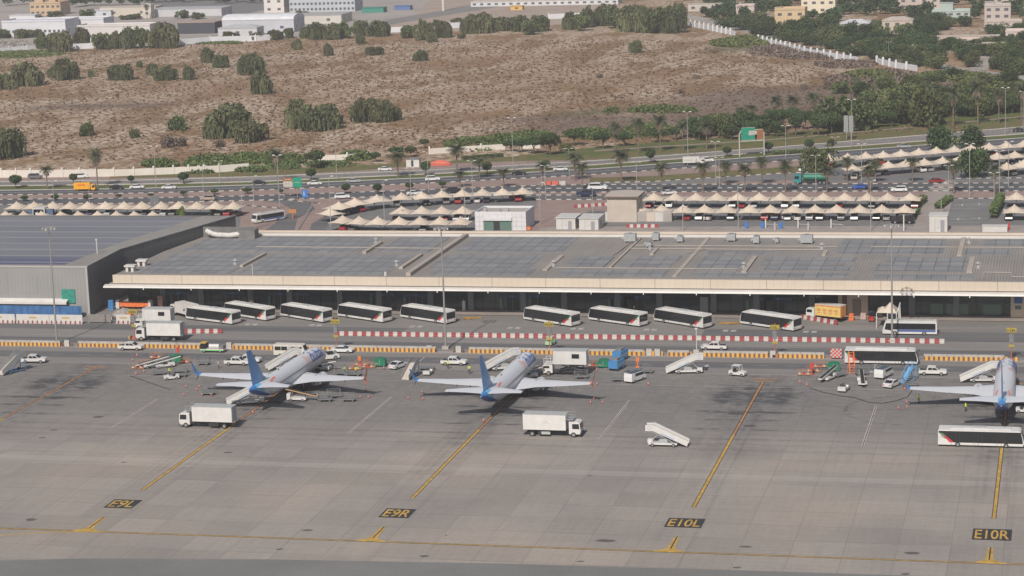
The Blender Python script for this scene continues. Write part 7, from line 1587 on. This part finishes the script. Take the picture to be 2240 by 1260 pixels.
# scrub belts: nobody could count these
def belt(name,pl,n,s,h,mt,seed):
    rnd=random.Random(seed); m=MB(); tot=[]
    for _ in range(n):
        i=rnd.randrange(len(pl)); x,y,rx,ry=pl[i]; a=rnd.uniform(0,6.28); r=math.sqrt(rnd.random()); p=G(x+math.cos(a)*r*rx,y+math.sin(a)*r*ry); hh=h*(1-.6*r*r); leaf(m,p+Vector((0,0,rnd.uniform(.1,1)*hh)),s*rnd.uniform(.7,1.4),rnd)
    tag(m.build(name,mt,fix=False),kind='stuff')
belt('green_shrub_belt',[(470,355,62,12),(430,362,30,6),(540,350,50,10),(350,362,42,6),(590,350,30,10),(640,352,30,8),(780,345,40,8),(1040,318,70,14),(1110,308,50,10),(1160,302,60,10),(1290,296,60,10),(1420,288,60,14),(1580,270,60,16),(1450,243,80,6)],15000,.75,2.4,F_LIGHT,1)
belt('right_shrub_belt',[(1900,168,60,10),(2080,172,80,14),(2160,185,80,18),(1640,92,60,12),(1600,96,50,8),(2000,205,80,18),(2150,225,90,16),(1930,252,90,12),(2000,250,80,10),(2120,243,110,8)],17000,.9,2.6,F_LIGHT,2)
belt('dry_shrub_belt',[(1700,108,60,8),(1770,124,70,8),(1850,142,70,9),(1930,165,80,12),(1860,175,60,10),(1990,182,70,10),(1720,115,90,10),(2040,190,80,12)],9000,.9,1.8,F_DRY,3)
belt('far_grass_patch',[(60,118,85,7),(30,122,40,6),(455,92,46,5),(500,94,30,3)],5000,.8,.7,F_LIGHT,4)
belt('white_wall_climbers',[(530,372,22,6),(560,372,24,6),(430,377,40,4),(620,366,40,6),(720,362,60,6)],3500,.6,1.6,F_MID,5)
# dry tufts over the desert
def scrub():
    rnd=random.Random(11); m=MB(); k=0
    while k<16000:
        px=rnd.uniform(-30,2100); py=rnd.uniform(88,352)
        if py>352-(px-600)*.045 and px>600: continue
        if px>1250 and py<92+ (px-1500)*.2: continue
        p=G(px,py); 
        if rnd.random()>(p.y/1250)**2: continue
        k+=1; s=rnd.uniform(.3,.8)
        for _ in range(3): leaf(m,p+Vector((rnd.uniform(-.5,.5),rnd.uniform(-.3,.3),s*.35)),s,rnd)
    tag(m.build('dry_tufts',F_SCRUB,fix=False),kind='stuff')
scrub()
# ================================================================ VILLA SUBURB AND FAR BUILDINGS
def bld(px,py,wpx,top,dep,colr,lb,name='villa',floors=2,nw=4,parapet=True,rz=0,cat='house',extra=None,roofc=None,win=(.10,.10,.11)):
    p=G(px,py); s=PPM(p); w=wpx/s; h=HT(px,py,top); o=empty(name,(p.x,p.y,0),rz); tag(o,lb,cat); mw=mat('wall_%02d%02d%02d'%tuple(int(c*99) for c in colr),colr,.85,0,.06,.15)
    m=MB(); m.box(-w/2,w/2,0,dep,0,h); m.build('wall',mw,o)
    rc_=roofc or tuple(c*.85 for c in colr); mr=mat('roof_%02d%02d%02d'%tuple(int(c*99) for c in rc_),rc_,.85,0,.1,.2)
    m=MB(); m.box(-w/2-.2,w/2+.2,-.2,dep+.2,h,h+.35); m.build('roof',mr,o)
    if parapet:
        m=MB(); m.box(-w/2,w/2,0,.25,h+.35,h+1.1); m.box(-w/2,w/2,dep-.25,dep,h+.35,h+1.1); m.box(-w/2,-w/2+.25,.25,dep-.25,h+.35,h+1.1); m.box(w/2-.25,w/2,.25,dep-.25,h+.35,h+1.1); m.build('parapet',mw,o)
    mwn=mat('window_dark%02d'%int(win[0]*99),win,.3)
    for f in range(floors):
        z=h*(f+.32)/floors; zz=min(1.5,h/floors*.42)
        for i in range(nw):
            x=-w/2+w*(i+.5)/nw; ww=min(2.2,w/nw*.55); m=MB(); m.box(x-ww/2,x+ww/2,-.06,.02,z,z+zz); m.build('window',mwn,o)
    for i in range(2):
        y=dep*(i+.5)/2; m=MB(); m.box(w/2-.02,w/2+.06,y-.6,y+.6,h*.35,h*.35+1.4); m.build('window',mwn,o)
    if extra: extra(o,w,h,dep,mw,mr)
    return o
def tower(dx,ww,hh,dd=4):
    def f(o,w,h,dep,mw,mr):
        m=MB(); m.box(dx*w-ww/2,dx*w+ww/2,1,1+dd,h,h+hh); m.build('stair_tower',mw,o); m=MB(); m.box(dx*w-ww/2-.2,dx*w+ww/2+.2,.8,1.2+dd,h+hh,h+hh+.3); m.build('tower_roof',mr,o)
    return f
YV=(.52,.40,.25);WV=(.50,.49,.50);BV=(.48,.40,.33);MV=(.38,.44,.41);PV=(.43,.38,.36)
def hip(o,w,h,dep,mw,mr):
    m=MB(); b=h+.36; m.poly([(-w/2,0,b),(w/2,0,b),(w*.2,dep/2,b+1.6),(-w*.2,dep/2,b+1.6)]); m.poly([(w/2,0,b),(w/2,dep,b),(w*.2,dep/2,b+1.6)]); m.poly([(w/2,dep,b),(-w/2,dep,b),(-w*.2,dep/2,b+1.6),(w*.2,dep/2,b+1.6)]); m.poly([(-w/2,dep,b),(-w/2,0,b),(-w*.2,dep/2,b+1.6)]); m.build('hipped_roof',mr,o,fix=False)
bld(1728,58,66,22,12,YV,'yellow two-storey villa left of the white villa','villa',2,3,extra=tower(-.38,4,1.2))
bld(1767,64,16,44,5,YV,'small yellow annex beside the yellow villa','annex',1,1)
bld(1790,30,74,-2,14,(.62,.56,.44),'cream villa behind the yellow one','villa',2,4)
bld(1870,72,64,52,12,WV,'white villa with pale hipped roof','villa',1,4,False,extra=hip,roofc=(.50,.50,.53))
bld(1963,75,66,46,12,BV,'sandstone coloured villa with hipped roof','villa',2,3,False,extra=hip,roofc=(.42,.36,.32))
bld(2010,20,90,-4,14,(.44,.38,.34),'pinkish villa at the top between trees','villa',2,4)
bld(2080,48,82,26,10,MV,'mint green villa with stair tower','villa',2,5,extra=tower(-.12,7,4.6,5))
bld(2182,58,56,14,10,PV,'tall pale pink villa at the upper right','villa',3,3,extra=tower(-.3,5,2.2,5))
bld(2196,72,78,48,6,(.46,.40,.36),'low pale pink wing in front of the tall pink villa','villa',1,5)
bld(2110,98,150,80,6,(.52,.44,.39),'long low beige compound building below the mint villa','compound',1,7,False)
bld(2160,112,80,96,6,(.50,.43,.38),'low beige building left of the big dark tree','compound',1,4,False)
bld(2220,98,40,70,8,(.54,.46,.42),'small pink building at the right edge','villa',2,2)
bld(2210,20,70,-6,10,(.46,.39,.34),'pale orange villa in the top right corner','villa',2,3)
bld(1630,36,40,14,8,(.48,.41,.38),'pinkish house behind the dark suburb trees','villa',1,2)
bld(1570,24,130,8,3,(.44,.40,.37),'long pale boundary building at the top behind the ghaf trees','boundary_building',1,6,False)
# far left industrial and school buildings
bld(75,82,150,48,20,(.55,.56,.60),'long white two-storey building with window band at the far left','school_building',1,14,True,extra=None,cat='building')
bld(170,74,125,44,16,(.56,.56,.59),'white building with window band in the far left middle','school_building',1,10,True,cat='building')
bld(250,92,170,58,14,(.55,.52,.51),'white low building in front with plain walls','low_building',1,3,True,cat='building')
bld(50,60,60,34,10,(.57,.57,.60),'small white upper block on the far left building','upper_block',1,2,False,cat='building')
bld(100,34,72,8,16,(.48,.35,.23),'orange sandstone building with towers at the top left','orange_building',2,6,True,cat='building',extra=lambda o,w,h,d,mw,mr:(tower(-.22,6,9)(o,w,h,d,mw,mr),tower(.22,5,9)(o,w,h,d,mw,mr)))
bld(215,38,60,24,10,(.50,.51,.55),'pale blue plant room block behind the white buildings','plant_block',1,2,False,cat='building')
bld(322,40,20,14,6,(.55,.50,.45),'narrow beige gatehouse with arch at the far left','gatehouse',1,1,cat='building',extra=hip)
bld(280,36,130,16,14,(.50,.45,.39),'long beige warehouse at the top left','warehouse',1,2,False,cat='warehouse')
bld(430,74,86,50,14,(.055,.06,.075),'dark glass fronted pavilion with flat brown roof','dark_pavilion',1,0,False,cat='building',roofc=(.33,.26,.21))
def arch(o,w,h,dep,mw,mr):
    m=MB(); P=[(math.cos(math.pi*i/10)*dep/2+dep/2,h+.4+math.sin(math.pi*i/10)*2.6) for i in range(11)]; m.prism(P,-w/2,w/2,0,'x'); m.build('vaulted_roof',mr,o)
bld(565,72,165,44,20,(.44,.45,.49),'long pale hangar with vaulted roof','hangar',1,3,False,cat='hangar',extra=arch,roofc=(.58,.59,.62))
bld(520,80,90,62,12,(.46,.46,.48),'low grey shed in front of the pale hangar','shed',1,3,False,cat='shed',extra=hip)
bld(690,52,120,34,22,(.50,.47,.43),'beige industrial shed right of the hangar','shed',1,2,False,cat='shed',roofc=(.33,.33,.33))
bld(400,36,180,20,20,(.46,.46,.48),'wide grey warehouse above the dark pavilion','warehouse',1,0,False,cat='warehouse',roofc=(.35,.36,.38))
bld(600,28,46,-6,14,(.58,.55,.53),'white end tower of the long office block','office_tower',2,2,True,cat='building')
bld(705,26,150,-10,18,(.40,.43,.47),'long blue-grey office block with rows of windows at the top','office_block',3,16,True,cat='building')
bld(760,22,40,8,8,(.55,.50,.43),'small cream block right of the office block','cream_block',1,2,cat='building')
bld(815,28,50,18,8,(.05,.22,.18),'teal green shed at the top beside the street','shed',1,0,False,cat='shed')
bld(880,22,36,14,6,(.10,.16,.34),'blue covered stack yard by the street','shed',1,0,False,cat='shed')
bld(1190,12,330,2,14,(.52,.53,.55),'long low white buildings at the top centre','long_building',1,20,False,cat='building',roofc=(.50,.44,.39))
bld(1130,22,26,14,5,(.60,.38,.10),'small yellow-orange site cabin near the far sand','site_cabin',1,1,False,cat='cabin')
bld(1540,24,40,14,4,(.08,.10,.22),'dark blue awning by the far trees at the top','awning',1,0,False,cat='awning')
# suburb trees
sb='trees between the villas'; rs=random.Random(9); k=0; HB=[(1728,58,40),(1870,70,40),(1963,72,38),(2080,46,44),(2190,64,50),(2110,96,60),(1790,30,44),(2010,20,50)]
GRID=[]
for row_y in range(12,165,11):
    x=1545+max(0,(row_y-40)*2.6)+rs.uniform(0,15)
    while x<2262:
        yy=row_y+rs.uniform(-4,4); lim=58+(x-1511)*.205
        if yy<lim-9 and not any(abs(x-a)<c and b-30<yy<b+7 for a,b,c in HB) and not (yy>120 and x>2060 and x<2170 and rs.random()<.6): GRID.append((x,yy))
        x+=rs.uniform(22,34)
FARM=MB()
def far_crown(px,py,wpx,top,seed):
    rnd=random.Random(seed); p=G(px,py); r=wpx/PPM(p)/2; h=HT(px,py,top); L=[]
    for _ in range(9): q=rnd.uniform(0,6.28); k=math.sqrt(rnd.random())*.6; L.append((Vector((math.cos(q)*k*r,math.sin(q)*k*r,h*rnd.uniform(.35,.78))),rnd.uniform(.28,.5)))
    for c,f in L:
        for _ in range(46):
            d=Vector((rnd.gauss(0,1),rnd.gauss(0,1),rnd.gauss(.15,1))).normalized()*rnd.uniform(.5,1.05); leaf(FARM,p+c+Vector((d.x*f*r,d.y*f*r,max(-c.z,d.z*f*h*.6))),r*.17,rnd)
GS=sorted(GRID,key=lambda q:q[1]); NF=max(0,len(GS)-125)
for i,(x,y) in enumerate(GS[:NF]): far_crown(x,y,rs.uniform(34,54),y-rs.uniform(19,31),i)
for i,(x,y) in enumerate(GS[NF:]):
    kd=rs.choice(['dark','dark','mid','dark','midr']); w=rs.uniform(34,54); tree(kd,x,y,w,y-rs.uniform(19,31),'dark green garden tree in the dense planting among the villas',sb)
for i,px in enumerate(range(20,600,24)):
    y=4+rs.uniform(-3,5)
    far_crown(px,y+(8 if px<330 else 0),40,y-22,900+i)
tag(FARM.build('distant_trees',F_DARK,fix=False),kind='stuff')
for px,py,w,top,lb in ((190,44,44,18,'dark tree behind the white school buildings'),(122,36,50,22,'shrub row before the orange building'),(290,42,54,28,'dark tree left of the gatehouse'),(400,40,40,20,'dark tree behind the dark pavilion'),(430,42,36,26,'low tree above the dark pavilion'),(660,34,40,22,'low tree before the office block'),(60,78,60,62,'tree row in front of the school building')): tree('mid',px,py,w,top,lb)

for px,py,lb in ((1035,697,'yellow hoses piled on the pavement between two apron buses'),(1600,708,'yellow hoses piled left of the angled apron bus')):
    p=G(px,py); rnd=random.Random(px); m=MB()
    for k in range(5):
        c=Vector((p.x+rnd.uniform(-2,2),p.y+rnd.uniform(-1,1),.12+.05*k)); r=rnd.uniform(.6,1.1)
        for i in range(10): a=.628*i;b=.628*(i+1); m.bar(c+Vector((math.cos(a)*r,math.sin(a)*r*.7,0)),c+Vector((math.cos(b)*r,math.sin(b)*r*.7,0)),.12)
    tag(m.build('hose',mat('hose_ochre',(.38,.22,.05),.7,0,.2,2)),lb,'hose')
# sandy wheel tracks on the dry field
for pts in ([(1540,152),(1640,146),(1740,139),(1830,133)],[(1570,160),(1680,152),(1790,146)],[(700,190),(860,196),(1040,194),(1200,186)],[(60,215),(240,218),(430,212)]):
    sheet('sand_track',band(shift(pts,-.5),shift(pts,.7),20),.03,SND)

# ================================================================ HAZE
mh=bpy.data.materials.new('haze'); mh.use_nodes=True; t=mh.node_tree; t.nodes.remove(t.nodes['Principled BSDF'])
pv=t.nodes.new('ShaderNodeVolumePrincipled'); pv.inputs['Color'].default_value=(.93,.94,.98,1); pv.inputs['Density'].default_value=.00015; pv.inputs['Anisotropy'].default_value=.3
t.links.new(pv.outputs[0],t.nodes['Material Output'].inputs['Volume'])
m=MB(); m.box(-8100,8100,-3100,15100,-1,115); tag(m.build('haze',mh),kind='stuff')
